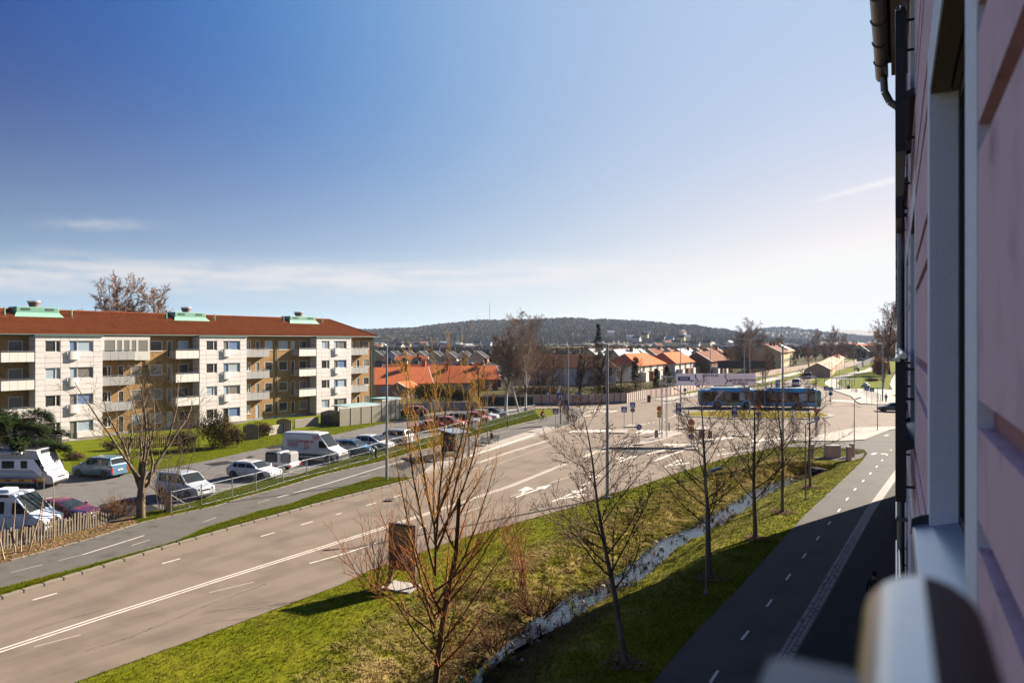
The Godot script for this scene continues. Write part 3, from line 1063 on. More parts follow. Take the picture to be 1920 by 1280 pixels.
	for a: Array in [v2([-26.5,-42.59,-28.28,-49.57,-26.5,-51.25,-23.47,-48,-24.59,-46.1]), v2([-27.2,-77.14,-25.89,-81.29,-24.54,-80.43,-23.76,-76.36,-25.23,-74.85]), v2([-28.24,-65.74,-26.75,-67.5,-25.54,-66.32,-26.8,-64.62])]:
		var mb := MB.new()
		mb.sheet(poly(a),0.0145)
		obj("asphalt_patch", mb, M.asphalt_new, pk)
	for a: Array in [v2([-19.28,-61.97,-16.8,-60.48]), v2([-19.48,-65.74,-18.59,-65.17]), v2([-23.18,-55.38,-19.53,-53.81])]:
		stripe(a, 0.09,0.015, pk, "bay_line", M.paint_worn)
	var pv := get_node("pavement")
	stripe(v2([-22.37,-37.52,-21.06,-41.2]),0.1,0.106, pv, "path_line")
	dashes(v2([-24.09,-34.6,-22.37,-37.52]),1.4,0.8,0.08,0.106, pv, "path_line", M.paint_worn)
	stripe(v2([-16.71,-51.25,-14.52,-56,-10.71,-65.74,-8.81,-70]),0.12,0.106, pv, "path_line")
	stripe(v2([-8.81,-70,-7.1,-73.76,-4.22,-81.29,0,-91.08,3.66,-98.82]),0.1,0.106, pv, "path_line", M.paint_worn)
	dashes(v2([-20.72,-39.17,-19.6,-42,-17.83,-48.62,-15.36,-54.58,-13.04,-57.71,-10.93,-61.46]),1.2,4.2,0.1,0.106, pv, "path_dash", M.paint_worn)
	# setted line of the platform edge
	stripe(v2([-4.53,-68.73,-1.41,-75.98,2.53,-85.42]),0.3,0.109, get_node("bus_stop_platform"), "platform_edge")
	var cp := get_node("cycle_path")
	dashes(v2([6.51,-23.62,7.33,-25.03,9.89,-28.97,11.99,-32.38,14.15,-35.83,16.28,-39.17,18.37,-42.47,20.5,-45.82,25.2,-53.33,31.73,-63,39.28,-74.48]),1.0,3.0,0.1,0.018, cp, "path_dash")
	stripe(v2([36.73,-71.66,37.35,-71.83]),0.3,0.018, cp, "path_symbol")
	stripe(v2([35.71,-71.32,36.6,-72.34]),0.3,0.018, cp, "path_symbol")
	stripe(v2([44.29,-85.42,45.06,-86.15]),0.3,0.018, cp, "path_symbol")

# ---------------------------------------------------------------- hills
func ridge(az: float, pts: Array) -> float:
	for i in pts.size() - 1:
		if az <= pts[i + 1].x:
			var f := clampf((az - pts[i].x) / (pts[i + 1].x - pts[i].x),0.0,1.0)
			return lerpf(pts[i].y, pts[i + 1].y, f * f * (3.0 - 2.0 * f))
	return pts[pts.size() - 1].y


func hill(called: String, pts: Array, dist: float, depth: float, material: Material, x0: float, x1: float, step: float) -> Callable:
	# pts: lateral position at the crest -> height of the crest
	var f := func(x: float, z: float) -> float:
		var t := (-z - dist) / depth
		var bell := exp(-t * t * 2.6)
		return ridge(x * dist / -z, pts) * bell * (1.0 + 0.1 * noise.get_noise_2d(x * 0.004, z * 0.004)) - 2.0
	var mb := MB.new()
	var rows := []
	var zz := -dist - depth
	while zz <= -dist + depth:
		var row := PackedVector3Array()
		var x := x0
		while x <= x1:
			row.append(Vector3(x, f.call(x, zz), zz))
			x += step
		rows.append(row)
		zz += depth / 14.0
	mb.col = Color(0.08,0.065,0.042)
	mb.grid(rows)
	struct(called, mb, material)
	return f


# a small bare broadleaf tree as a brush of slim shoots, and a ragged spruce, for the far woods
func brush_mesh(sd: int) -> ArrayMesh:
	var r := RandomNumberGenerator.new()
	r.seed = sd
	var mb := MB.new()
	for i in 26:
		var a := r.randf() * TAU
		var sp := r.randf_range(0.05,0.34)
		var h0 := r.randf_range(0.15,0.6)
		var o := Vector3(cos(a) * sp * 0.4, h0, sin(a) * sp * 0.4)
		var e := Vector3(cos(a) * sp, minf(1.0, h0 + r.randf_range(0.25,0.5)), sin(a) * sp)
		var g := r.randf_range(0.75,1.25)
		mb.col = Color(g, g, g)
		var s := Vector3(-sin(a), r.randf_range(-0.3,0.3), cos(a)) * r.randf_range(0.035,0.075)
		mb.tri(o, e + s, e - s)
		mb.tri(o + s, o - s, e)
	mb.seg(Vector3.ZERO, Vector3(0,0.7,0),0.025,0.008,3)
	return mb.mesh()


func spruce_mesh(sd: int) -> ArrayMesh:
	var r := RandomNumberGenerator.new()
	r.seed = sd
	var mb := MB.new()
	for lv in 7:
		var y := 0.12 + lv * 0.125
		var rad := (0.24 - lv * 0.03) * r.randf_range(0.8,1.15)
		for k in 7:
			var a := TAU * (k + r.randf()) / 7.0
			var b := a + 0.5
			var g := r.randf_range(0.7,1.2)
			mb.col = Color(g, g, g)
			mb.tri(Vector3(0, y + 0.2,0), Vector3(cos(b) * rad, y - 0.05 * r.randf(), sin(b) * rad), Vector3(cos(a) * rad, y - 0.05 * r.randf(), sin(a) * rad))
	return mb.mesh()


func build_hills() -> void:
	var Z := 2000.0
	var k := Z / 1350.0
	# crest of the wooded hill: column in the view turned into metres at its distance
	var pts := []
	for p: Array in [[300,604],[560,612],[690,616],[760,613],[830,606],[900,600],[940,599],[1000,598],[1060,595],[1120,598],[1200,600],[1290,608],[1350,615],[1410,626],[1480,634],[1600,640],[2400,640]]:
		pts.append(Vector2((p[0] - 960.0) * k, maxf(0.0,11.2 + (640.0 - p[1]) * k - 13.0)))
	var vm := vcol(mt("woodland_floor", 1,1,1,0.95))
	var f1 := hill("wooded_hill", pts, Z, 900.0, vm, -1500.0,1500.0,60.0)
	var k2 := 3000.0 / 1350.0
	var p2 := []
	for p: Array in [[1250,640],[1380,624],[1430,612],[1470,611],[1520,616],[1560,622],[1640,628],[1800,624],[2300,616]]:
		p2.append(Vector2((p[0] - 960.0) * k2, maxf(0.0,11.2 + (640.0 - p[1]) * k2 - 14.0)))
	var f2 := hill("wooded_hill", p2,3000.0,600.0, vm, 500.0,3200.0,70.0)
	var k3 := 5200.0 / 1350.0
	var p3 := []
	for p: Array in [[1380,640],[1500,622],[1560,616],[1620,615],[1700,618],[1900,612],[2300,620]]:
		p3.append(Vector2((p[0] - 960.0) * k3, maxf(0.0,11.2 + (640.0 - p[1]) * k3 - 10.0)))
	hill("distant_ridge", p3,5200.0,700.0, vm, 1500.0,5500.0,120.0)
	# woods on the hills
	var bare := []
	var bare_c := []
	var fir := []
	var fir_c := []
	for pass_: Array in [[f1,-760.0,900.0,-1180.0,-2080.0,12500],[f2,700.0,2300.0,-2550.0,-3080.0,4000]]:
		var f: Callable = pass_[0]
		for i in pass_[5]:
			var x := rng.randf_range(pass_[1], pass_[2])
			var z := rng.randf_range(pass_[4], pass_[3])
			var col := 960.0 + x / -z * 1350.0
			if col < 640.0 or col > 1730.0:
				continue
			var y: float = f.call(x, z)
			if y < 4.0 + 4.0 * noise2.get_noise_2d(x * 0.006, z * 0.006):
				continue
			var hgt := rng.randf_range(10.0,16.0)
			var evergreen := noise.get_noise_2d(x * 0.005 + 7.0, z * 0.005) + rng.randf_range(-0.25,0.25) > 0.2
			var b := Basis(Vector3.UP, rng.randf() * TAU).scaled(Vector3(hgt * 1.25, hgt, hgt * 1.25))
			if evergreen:
				fir.append(Transform3D(b, Vector3(x, y - 0.5, z)))
				var g := rng.randf_range(0.7,1.2)
				fir_c.append(Color(0.015 * g, 0.023 * g, 0.01 * g))
			else:
				bare.append(Transform3D(b, Vector3(x, y - 0.5, z)))
				var g := rng.randf_range(0.75,1.3)
				var w := rng.randf()
				bare_c.append(Color(0.095 * g, (0.07 + 0.012 * w) * g, (0.042 + 0.012 * w) * g))
	tag(scatter("hill_woods", brush_mesh(1), M.plant, bare, bare_c), "bare brownish broadleaf woods covering the far hills", "woods")
	tag(scatter("hill_spruces", spruce_mesh(2), M.plant, fir, fir_c), "dark evergreen patches among the woods on the far hills", "woods")
	# bare scrub and garden trees that melt together between the houses and the hill
	var mid := []
	var mid_c := []
	for i in 5200:
		var z := -rng.randf_range(290.0,1250.0)
		var col := rng.randf_range(640.0,1700.0)
		var x := (col - 960.0) / 1350.0 * -z
		if noise2.get_noise_2d(x * 0.01, z * 0.01) < -0.05:
			continue
		if col > 1440.0 and z > -420.0:
			continue
		var hgt := rng.randf_range(3.5,8.0)
		var b := Basis(Vector3.UP, rng.randf() * TAU).scaled(Vector3(hgt * 1.4, hgt, hgt * 1.4))
		mid.append(Transform3D(b, Vector3(x, -0.2, z)))
		var g := rng.randf_range(0.6,1.3)
		var e := rng.randf() < 0.16
		mid_c.append(Color(0.02,0.03,0.01) * g if e else Color(0.093 * g, 0.068 * g, 0.041 * g))
	tag(scatter("garden_trees", brush_mesh(3), M.plant, mid, mid_c), "bare garden trees and scrub among the distant houses", "trees")
	# radio mast on the hill
	var t := thing("radio_mast", "thin lattice radio mast standing on the crest of the wooded hill", "mast", Vector3((918.0 - 960.0) * k, 0,-Z))
	var mb := MB.new()
	for a in 3:
		var o := Vector3(cos(TAU * a / 3.0),0, sin(TAU * a / 3.0)) * 1.0
		mb.seg(o + Vector3(0,50,0), o * 0.3 + Vector3(0,121,0),0.35,0.2,4)
	for i in 18:
		mb.seg(Vector3(-0.9,52 + i * 3.6,0), Vector3(0.9,54 + i * 3.6,0),0.15,0.15,3)
	obj("lattice", mb, M.pole_grey, t)


# ---------------------------------------------------------------- the apartment block
var pane_k := 0
var frame_cache := {}


# a window with a white frame; z is the wall face, the frame sits a hand's breadth in front of the opening's back
func window(parent: Node3D, x0: float, x1: float, y0: float, y1: float, z: float, called := "window", split := 0.0, mats := []) -> void:
	var w := x1 - x0
	var h := y1 - y0
	var key := "%.2f %.2f %.2f" % [w, h, split]
	if not frame_cache.has(key):
		var fb := MB.new()
		var e := 0.075
		fb.box(Vector3(0,0,0), Vector3(w, e, 0.09))
		fb.box(Vector3(0, h - e, 0), Vector3(w, h, 0.09))
		fb.box(Vector3(0, e, 0), Vector3(e, h - e, 0.09))
		fb.box(Vector3(w - e, e, 0), Vector3(w, h - e, 0.09))
		if split > 0.0:
			fb.box(Vector3(split - 0.05, e, 0.0), Vector3(split + 0.05, h - e, 0.088))
		fb.box(Vector3(-0.04,-0.045,0.0), Vector3(w + 0.04,-0.002,0.15))
		var pb := MB.new()
		pb.box(Vector3(e, e, 0.02), Vector3(w - e, h - e, 0.035))
		frame_cache[key] = [fb.mesh(), pb.mesh()]
	var fr := inst(called, frame_cache[key][0], M.frame_white, parent)
	fr.position = Vector3(x0, y0, z)
	pane_k += 1
	var ch: Array = mats if mats else [M.window_dark, M.window_dark, M.window_pale, M.window_dark, M.window_curtain, M.window_dark, M.window_curtain]
	inst("pane", frame_cache[key][1], ch[(pane_k * 7 + pane_k / 3) % ch.size()], fr)


func wall_with_holes(mb: MB, x0: float, x1: float, y0: float, y1: float, z: float, holes: Array, depth: float) -> void:
	# holes: [x0, x1, y0, y1]; the wall is cut along the hole edges
	var xs := [x0, x1]
	var ys := [y0, y1]
	for h: Array in holes:
		for q in [h[0], h[1]]:
			if q > x0 and q < x1 and not xs.has(q):
				xs.append(q)
		for q in [h[2], h[3]]:
			if q > y0 and q < y1 and not ys.has(q):
				ys.append(q)
	xs.sort()
	ys.sort()
	for i in xs.size() - 1:
		var j := 0
		while j < ys.size() - 1:
			var j2 := j
			var cx: float = (xs[i] + xs[i + 1]) * 0.5
			var open := func(jj: int) -> bool:
				var cy: float = (ys[jj] + ys[jj + 1]) * 0.5
				for h: Array in holes:
					if cx > h[0] and cx < h[1] and cy > h[2] and cy < h[3]:
						return true
				return false
			if open.call(j):
				j += 1
				continue
			while j2 + 1 < ys.size() - 1 and not open.call(j2 + 1):
				j2 += 1
			mb.quad(Vector3(xs[i], ys[j], z), Vector3(xs[i + 1], ys[j], z), Vector3(xs[i + 1], ys[j2 + 1], z), Vector3(xs[i], ys[j2 + 1], z))
			j = j2 + 1
	for h: Array in holes:
		var a := Vector3(h[0], h[2], z)
		var b := Vector3(h[1], h[2], z)
		var c := Vector3(h[1], h[3], z)
		var d := Vector3(h[0], h[3], z)
		var k := Vector3(0,0,-depth)
		mb.quad(a + k, b + k, b, a)
		mb.quad(c + k, d + k, d, c)
		mb.quad(d + k, a + k, a, d)
		mb.quad(b + k, c + k, c, b)


func balcony(parent: Node3D, x0: float, x1: float, y: float, z0: float, z1: float, front: Material, panels: int) -> void:
	var sb := MB.new()
	sb.box(Vector3(x0, y - 0.16, z0), Vector3(x1, y, z1 - 0.05))
	var root := obj("balcony", sb, M.concrete, parent)
	var w := (x1 - x0) / panels
	for i in panels:
		var pb := MB.new()
		pb.box(Vector3(x0 + i * w + 0.012, y - 0.13, z1 - 0.045), Vector3(x0 + (i + 1) * w - 0.012, y + 0.88, z1))
		obj("front_panel", pb, front, root)
	for s: float in [x0, x1]:
		for i in 2:
			var d := (z1 - 0.06 - z0) / 2.0
			var pb := MB.new()
			pb.box(Vector3(s - 0.02, y - 0.13, z0 + i * d + 0.012), Vector3(s + 0.02, y + 0.88, z0 + (i + 1) * d - 0.012))
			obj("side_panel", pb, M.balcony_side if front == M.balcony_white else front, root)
	var rb := MB.new()
	rb.tube([Vector3(x0, y + 1.03, z0), Vector3(x0, y + 1.03, z1 - 0.02), Vector3(x1, y + 1.03, z1 - 0.02), Vector3(x1, y + 1.03, z0)],0.025,6)
	for i in panels + 1:
		rb.seg(Vector3(x0 + i * w, y + 0.8, z1 - 0.06), Vector3(x0 + i * w, y + 1.03, z1 - 0.03),0.016,0.016,4)
	obj("handrail", rb, M.pole_grey, root)


func build_apartments() -> void:
	var b := thing("apartment_block", "long four-storey apartment block of yellow brick and white-clad bays under a red tiled roof", "apartment block", Vector3(-50.1, 0, -79.1),0.0)
	b.rotation.y = atan2(0.821,0.571)
	var wall_z := -1.5
	var first := -21.15
	var last := 49.28
	var eave := 11.95
	var tops := [2.3,5.3,8.3,11.28]
	var holes := []
	var wins := []
	for k in 4:
		var o := -2.1 + 19.05 * (k - 1)
		for f in 4:
			var t: float = tops[f]
			for q: Array in [[7.6,8.7,1.25,0.7],[9.5,10.2,2.1,0.0],[11.0,12.3,1.3,0.0],[13.4,14.95,1.3,0.0],[15.55,16.25,2.1,0.0],[17.05,18.45,1.3,0.0]]:
				if o + q[1] > last - 0.3:
					continue
				if f == 0 and q[2] > 2.0 and q[0] > 12.0:
					q[2] = 1.9
				if k == 3 and (o + q[0] > 45.3 + 2.2 or q[0] > 11.9):
					continue
				holes.append([o + q[0], o + q[1], t - q[2], t])
				wins.append([o + q[0], o + q[1], t - q[2], t, q[3], "window" if q[2] < 1.5 else "balcony_door"])
	var wb := MB.new()
	wall_with_holes(wb, first, last, 0.0, eave, wall_z, holes, 0.12)
	# gable and back wall
	wb.quad(Vector3(last, 0, wall_z), Vector3(last, 0, wall_z - 11.0), Vector3(last, eave, wall_z - 11.0), Vector3(last, eave, wall_z))
	wb.quad(Vector3(last, 0, wall_z - 11.0), Vector3(first, 0, wall_z - 11.0), Vector3(first, eave, wall_z - 11.0), Vector3(last, eave, wall_z - 11.0))
	wb.quad(Vector3(first, 0, wall_z - 11.0), Vector3(first, 0, wall_z), Vector3(first, eave, wall_z), Vector3(first, eave, wall_z - 11.0))
	obj("brick_wall", wb, M.brick_yellow, b)
	for q: Array in wins:
		window(b, q[0], q[1], q[2], q[3], wall_z - 0.1, q[5], q[4])
	# white bays
	var shell := MB.new()
	var strip := MB.new()
	for k in 4:
		var o := -2.1 + 19.05 * (k - 1)
		var w := 6.95
		var bh := []
		for f in 4:
			var t: float = tops[f]
			bh.append([o + 0.95, o + 2.5, t - 1.24, t])
			bh.append([o + 3.4, o + 4.22, t - (2.1 if f == 0 else 1.24), t])
			bh.append([o + 4.22, o + 5.95, t - 1.24, t])
		wall_with_holes(shell, o, o + w, 0.0,11.75,0.0, bh, 0.14)
		shell.quad(Vector3(o, 0, wall_z), Vector3(o, 0,0), Vector3(o, 11.75,0), Vector3(o, 11.75, wall_z))
		shell.quad(Vector3(o + w, 0,0), Vector3(o + w, 0, wall_z), Vector3(o + w, 11.75, wall_z), Vector3(o + w, 11.75,0))
		for q: Array in bh:
			var tall: bool = q[3] - q[2] > 1.5
			var third: float = 0.0
			if not tall and q[0] < o + 2.0:
				third = 1.1
			window(b, q[0], q[1], q[2], q[3],-0.12, "french_door" if tall else "window", third, [M.window_pale, M.window_dark, M.window_curtain, M.window_dark, M.window_blue, M.window_pale] if not tall else [])
		# panels between joints: each hung a little proud of the shell, cut round the openings
		var rows := [0.35]
		for f in 4:
			for q: float in [tops[f] - 1.24, tops[f] - 0.62, tops[f], tops[f] + 0.55, tops[f] + 1.14]:
				if q < 11.7:
					rows.append(q)
		rows.append(11.75)
		var cols := [o, o + 0.95, o + 2.5, o + 3.4, o + 4.22, o + 5.95, o + w]
		for i in rows.size() - 1:
			for j in cols.size() - 1:
				var cx: float = (cols[j] + cols[j + 1]) * 0.5
				var cy: float = (rows[i] + rows[i + 1]) * 0.5
				var hit := false
				for q: Array in bh:
					if cx > q[0] and cx < q[1] and cy > q[2] - 0.02 and cy < q[3] + 0.02:
						hit = true
				if hit:
					continue
				var pb := MB.new()
				pb.box(Vector3(cols[j] + 0.012, rows[i] + 0.014,0.004), Vector3(cols[j + 1] - 0.012, rows[i + 1] - 0.014,0.035))
				obj("cladding_panel", pb, M.panel_white if rng.randf() < 0.7 else M.panel_white_warm, b)
		var sb := MB.new()
		for i in rows.size() - 1:
			sb.box(Vector3(o - 0.03, rows[i] + 0.014, wall_z + 0.02), Vector3(o - 0.004, rows[i + 1] - 0.014,-0.01))
			sb.box(Vector3(o + w + 0.004, rows[i] + 0.014, wall_z + 0.02), Vector3(o + w + 0.03, rows[i + 1] - 0.014,-0.01))
		obj("bay_side", sb, M.panel_white_warm, b)
		strip.box(Vector3(o - 0.12,11.75, wall_z), Vector3(o + w + 0.12,11.98,0.14))
		# small curved balconies in front of the french doors
		for f in range(1,4):
			var y: float = tops[f] - 2.1
			var rows2 := []
			for i in 9:
				var a := PI * i / 8.0
				var px := o + 3.81 - cos(a) * 0.55
				var pz := 0.06 + pow(sin(a),0.35) * 0.2
				rows2.append(PackedVector3Array([Vector3(px, y, pz), Vector3(px, y + 0.95, pz)]))
			var cb := MB.new()
			cb.grid(rows2)
			for i in 8:
				cb.tri(Vector3(o + 3.81, y, 0.05), rows2[i + 1][0], rows2[i][0])
			var cbal := obj("small_balcony", cb, M.balcony_white, b)
			var rl := MB.new()
			var arc := []
			for i in 9:
				arc.append(rows2[i][1] + Vector3(0,0.06,0))
			rl.tube(arc, 0.025,5)
			obj("handrail", rl, M.pole_grey, cbal)
	obj("bay_shell", shell, M.joint_dark, b)
	obj("bay_cornice", strip, M.copper_dark, b)
	# wide balconies in the recesses
	for k in 4:
		var o := -2.1 + 19.05 * (k - 1)
		for f in range(1,4):
			var y: float = tops[f] - 2.12
			if o + 10.75 < last + 2.0:
				balcony(b, o + 7.02, minf(o + 10.85, last - 0.75), y, wall_z + 0.02,-0.2, M.balcony_grey, 4)
			if o + 19.0 < last:
				balcony(b, o + 15.85, o + 18.98, y, wall_z + 0.02,0.02, M.balcony_white, 4)
		if o + 12.9 < last:
			var pb := MB.new()
			pb.cyl(Vector3(o + 12.95,0.0, wall_z + 0.1), Vector3(o + 12.95,11.6, wall_z + 0.1),0.06,0.06,8)
			obj("downpipe", pb, M.copper_dark, b)
	# glazed top balcony next to the nearest bay
	var gb := MB.new()
	gb.box(Vector3(4.9,11.35,-1.45), Vector3(10.6,11.73,-0.24))
	gb.box(Vector3(8.72,8.95,-1.45), Vector3(10.6,10.0,-0.24))
	for q: float in [4.95,6.4,7.2,8.1,8.9,10.3]:
		gb.box(Vector3(q, 10.0,-0.3), Vector3(q + 0.25,11.35,-0.24))
	obj("balcony_enclosure", gb, M.wall_white, b)
	var g2 := MB.new()
	g2.box(Vector3(4.95,10.0,-0.28), Vector3(10.4,11.35,-0.26))
	obj("enclosure_glazing", g2, M.window_curtain, b)
	# corner downpipe
	var cp := MB.new()
	cp.cyl(Vector3(last + 0.08,0, wall_z + 0.08), Vector3(last + 0.08,11.7, wall_z + 0.08),0.06,0.06,8)
	obj("downpipe", cp, M.copper_dark, b)
	# roof: corrugated courses of tiles, hipped at the far end
	var ridge_y := 14.8
	var rz := -7.0
	var ez := -0.75
	var run := ez - rz
	var rb := MB.new()
	var hip := 5.2
	var courses := 22
	for ci in courses:
		var f0 := float(ci) / courses
		var f1 := float(ci + 1) / courses
		var right0 := lerpf(last + 0.45, last + 0.45 - hip, f0)
		var right1 := lerpf(last + 0.45, last + 0.45 - hip, f1)
		var cnt := int((right0 - first) / 0.075)
		var rr := [PackedVector3Array(), PackedVector3Array()]
		for i in cnt + 1:
			var x := first + i * 0.075
			var wv := 0.035 * cos(TAU * x / 0.3)
			var lift := 0.012 * noise2.get_noise_2d(x * 2.0, ci * 3.0)
			rr[0].append(Vector3(minf(x, right0), lerpf(eave, ridge_y, f0) + wv + 0.05 + lift, ez - run * f0))
			rr[1].append(Vector3(minf(x, right1), lerpf(eave, ridge_y, f1) + wv + lift, ez - run * f1))
		rb.grid(rr)
	obj("tiled_roof", rb, M.roof_tile_old, b).set_meta("kind", "stuff")
	var hb := MB.new()
	var e1 := Vector3(last + 0.45, eave, ez)
	var e2 := Vector3(last + 0.45, eave, rz - run)
	var rp := Vector3(last + 0.45 - hip, ridge_y, rz)
	hb.tri(e1, e2, rp)
	hb.quad(e2, Vector3(first, eave, rz - run), Vector3(first, ridge_y, rz), rp)
	hb.tri(Vector3(first, eave, rz - run), Vector3(first, eave, ez), Vector3(first, ridge_y, rz))
	hb.quad(Vector3(first, eave - 0.03, ez), Vector3(first, eave - 0.03, rz - run), Vector3(last + 0.45, eave - 0.03, rz - run), Vector3(last + 0.45, eave - 0.03, ez))
	obj("roof_hip", hb, M.roof_tile_old, b)
	var rt := MB.new()
	rt.tube([Vector3(first, ridge_y + 0.05, rz), rp + Vector3(0,0.05,0)],0.13,8)
	rt.seg(rp + Vector3(0,0.05,0), e1 + Vector3(0,0.1,0),0.11,0.11,6)
	obj("ridge_tiles", rt, M.roof_tile_old, b)
	var gt := MB.new()
	gt.tube([Vector3(first, eave + 0.0, ez + 0.09), Vector3(last + 0.55, eave + 0.0, ez + 0.09)],0.075,8)
	obj("gutter", gt, M.copper_dark, b)
	var sg := MB.new()
	for i in 34:
		var x := first + 1.0 + i * 2.05
		sg.seg(Vector3(x, eave + 0.3, ez - 0.45), Vector3(x, eave + 0.62, ez - 0.55),0.02,0.02,4)
	sg.tube([Vector3(first, eave + 0.6, ez - 0.53), Vector3(last, eave + 0.6, ez - 0.53)],0.03,5)
	obj("snow_guard", sg, M.roof_tile_old, b)
	# copper clad ventilation housings on the ridge
	for q: Array in [[-1.76,2.7],[16.92,21.42],[35.6,40.7],[-16.0,-10.5]]:
		var x0: float = q[0]
		var x1: float = q[1]
		var hb2 := MB.new()
		hb2.cbox(Vector3(x0,14.15, rz - 0.9), Vector3(x1,15.15, rz + 1.3),0.06)
		hb2.quad(Vector3(x0 - 0.35,14.0, rz + 1.8), Vector3(x1 + 0.35,14.0, rz + 1.8), Vector3(x1,14.5, rz + 1.302), Vector3(x0,14.5, rz + 1.302))
		var h := obj("vent_housing", hb2, M.copper, b)
		var lv := MB.new()
		for s in [0.12,0.68]:
			lv.box(Vector3(x0 + (x1 - x0) * s, 14.78, rz + 1.303), Vector3(x0 + (x1 - x0) * (s + 0.2),15.02, rz + 1.33))
		obj("louvre", lv, M.copper_dark, h)
		var cx := (x0 + x1) * 0.5
		var cb := MB.new()
		cb.cyl(Vector3(cx, 15.15, rz + 0.2), Vector3(cx, 15.75, rz + 0.2),0.55,0.85,4)
		obj("cowl", cb, M.chimney_brown, h)
		var ct := MB.new()
		ct.cyl(Vector3(cx, 15.75, rz + 0.2), Vector3(cx, 15.9, rz + 0.2),0.9,0.86,4)
		obj("cowl_cap", ct, M.steel_bright, h)
		for s: float in [x0 - 1.1, x1 + 1.4]:
			var pb := MB.new()
			pb.cyl(Vector3(s, 14.0, rz + 1.2), Vector3(s, 15.0, rz + 1.2),0.08,0.08,8)
			pb.cyl(Vector3(s, 13.95, rz + 1.2), Vector3(s, 14.3, rz + 1.2),0.22,0.08,8)
			obj("vent_pipe", pb, M.copper, b)
	# plinth
	var pl := MB.new()
	pl.box(Vector3(first, 0.0, wall_z + 0.004), Vector3(last + 0.03,0.4, wall_z + 0.04))
	obj("plinth", pl, M.concrete, b)


# windows of the pink house along its facade; a wider pier follows the first one
func bay_at(k: int) -> float:
	return 1.83 + 3.62 * k + (1.3 if k > 0 else 0.0)


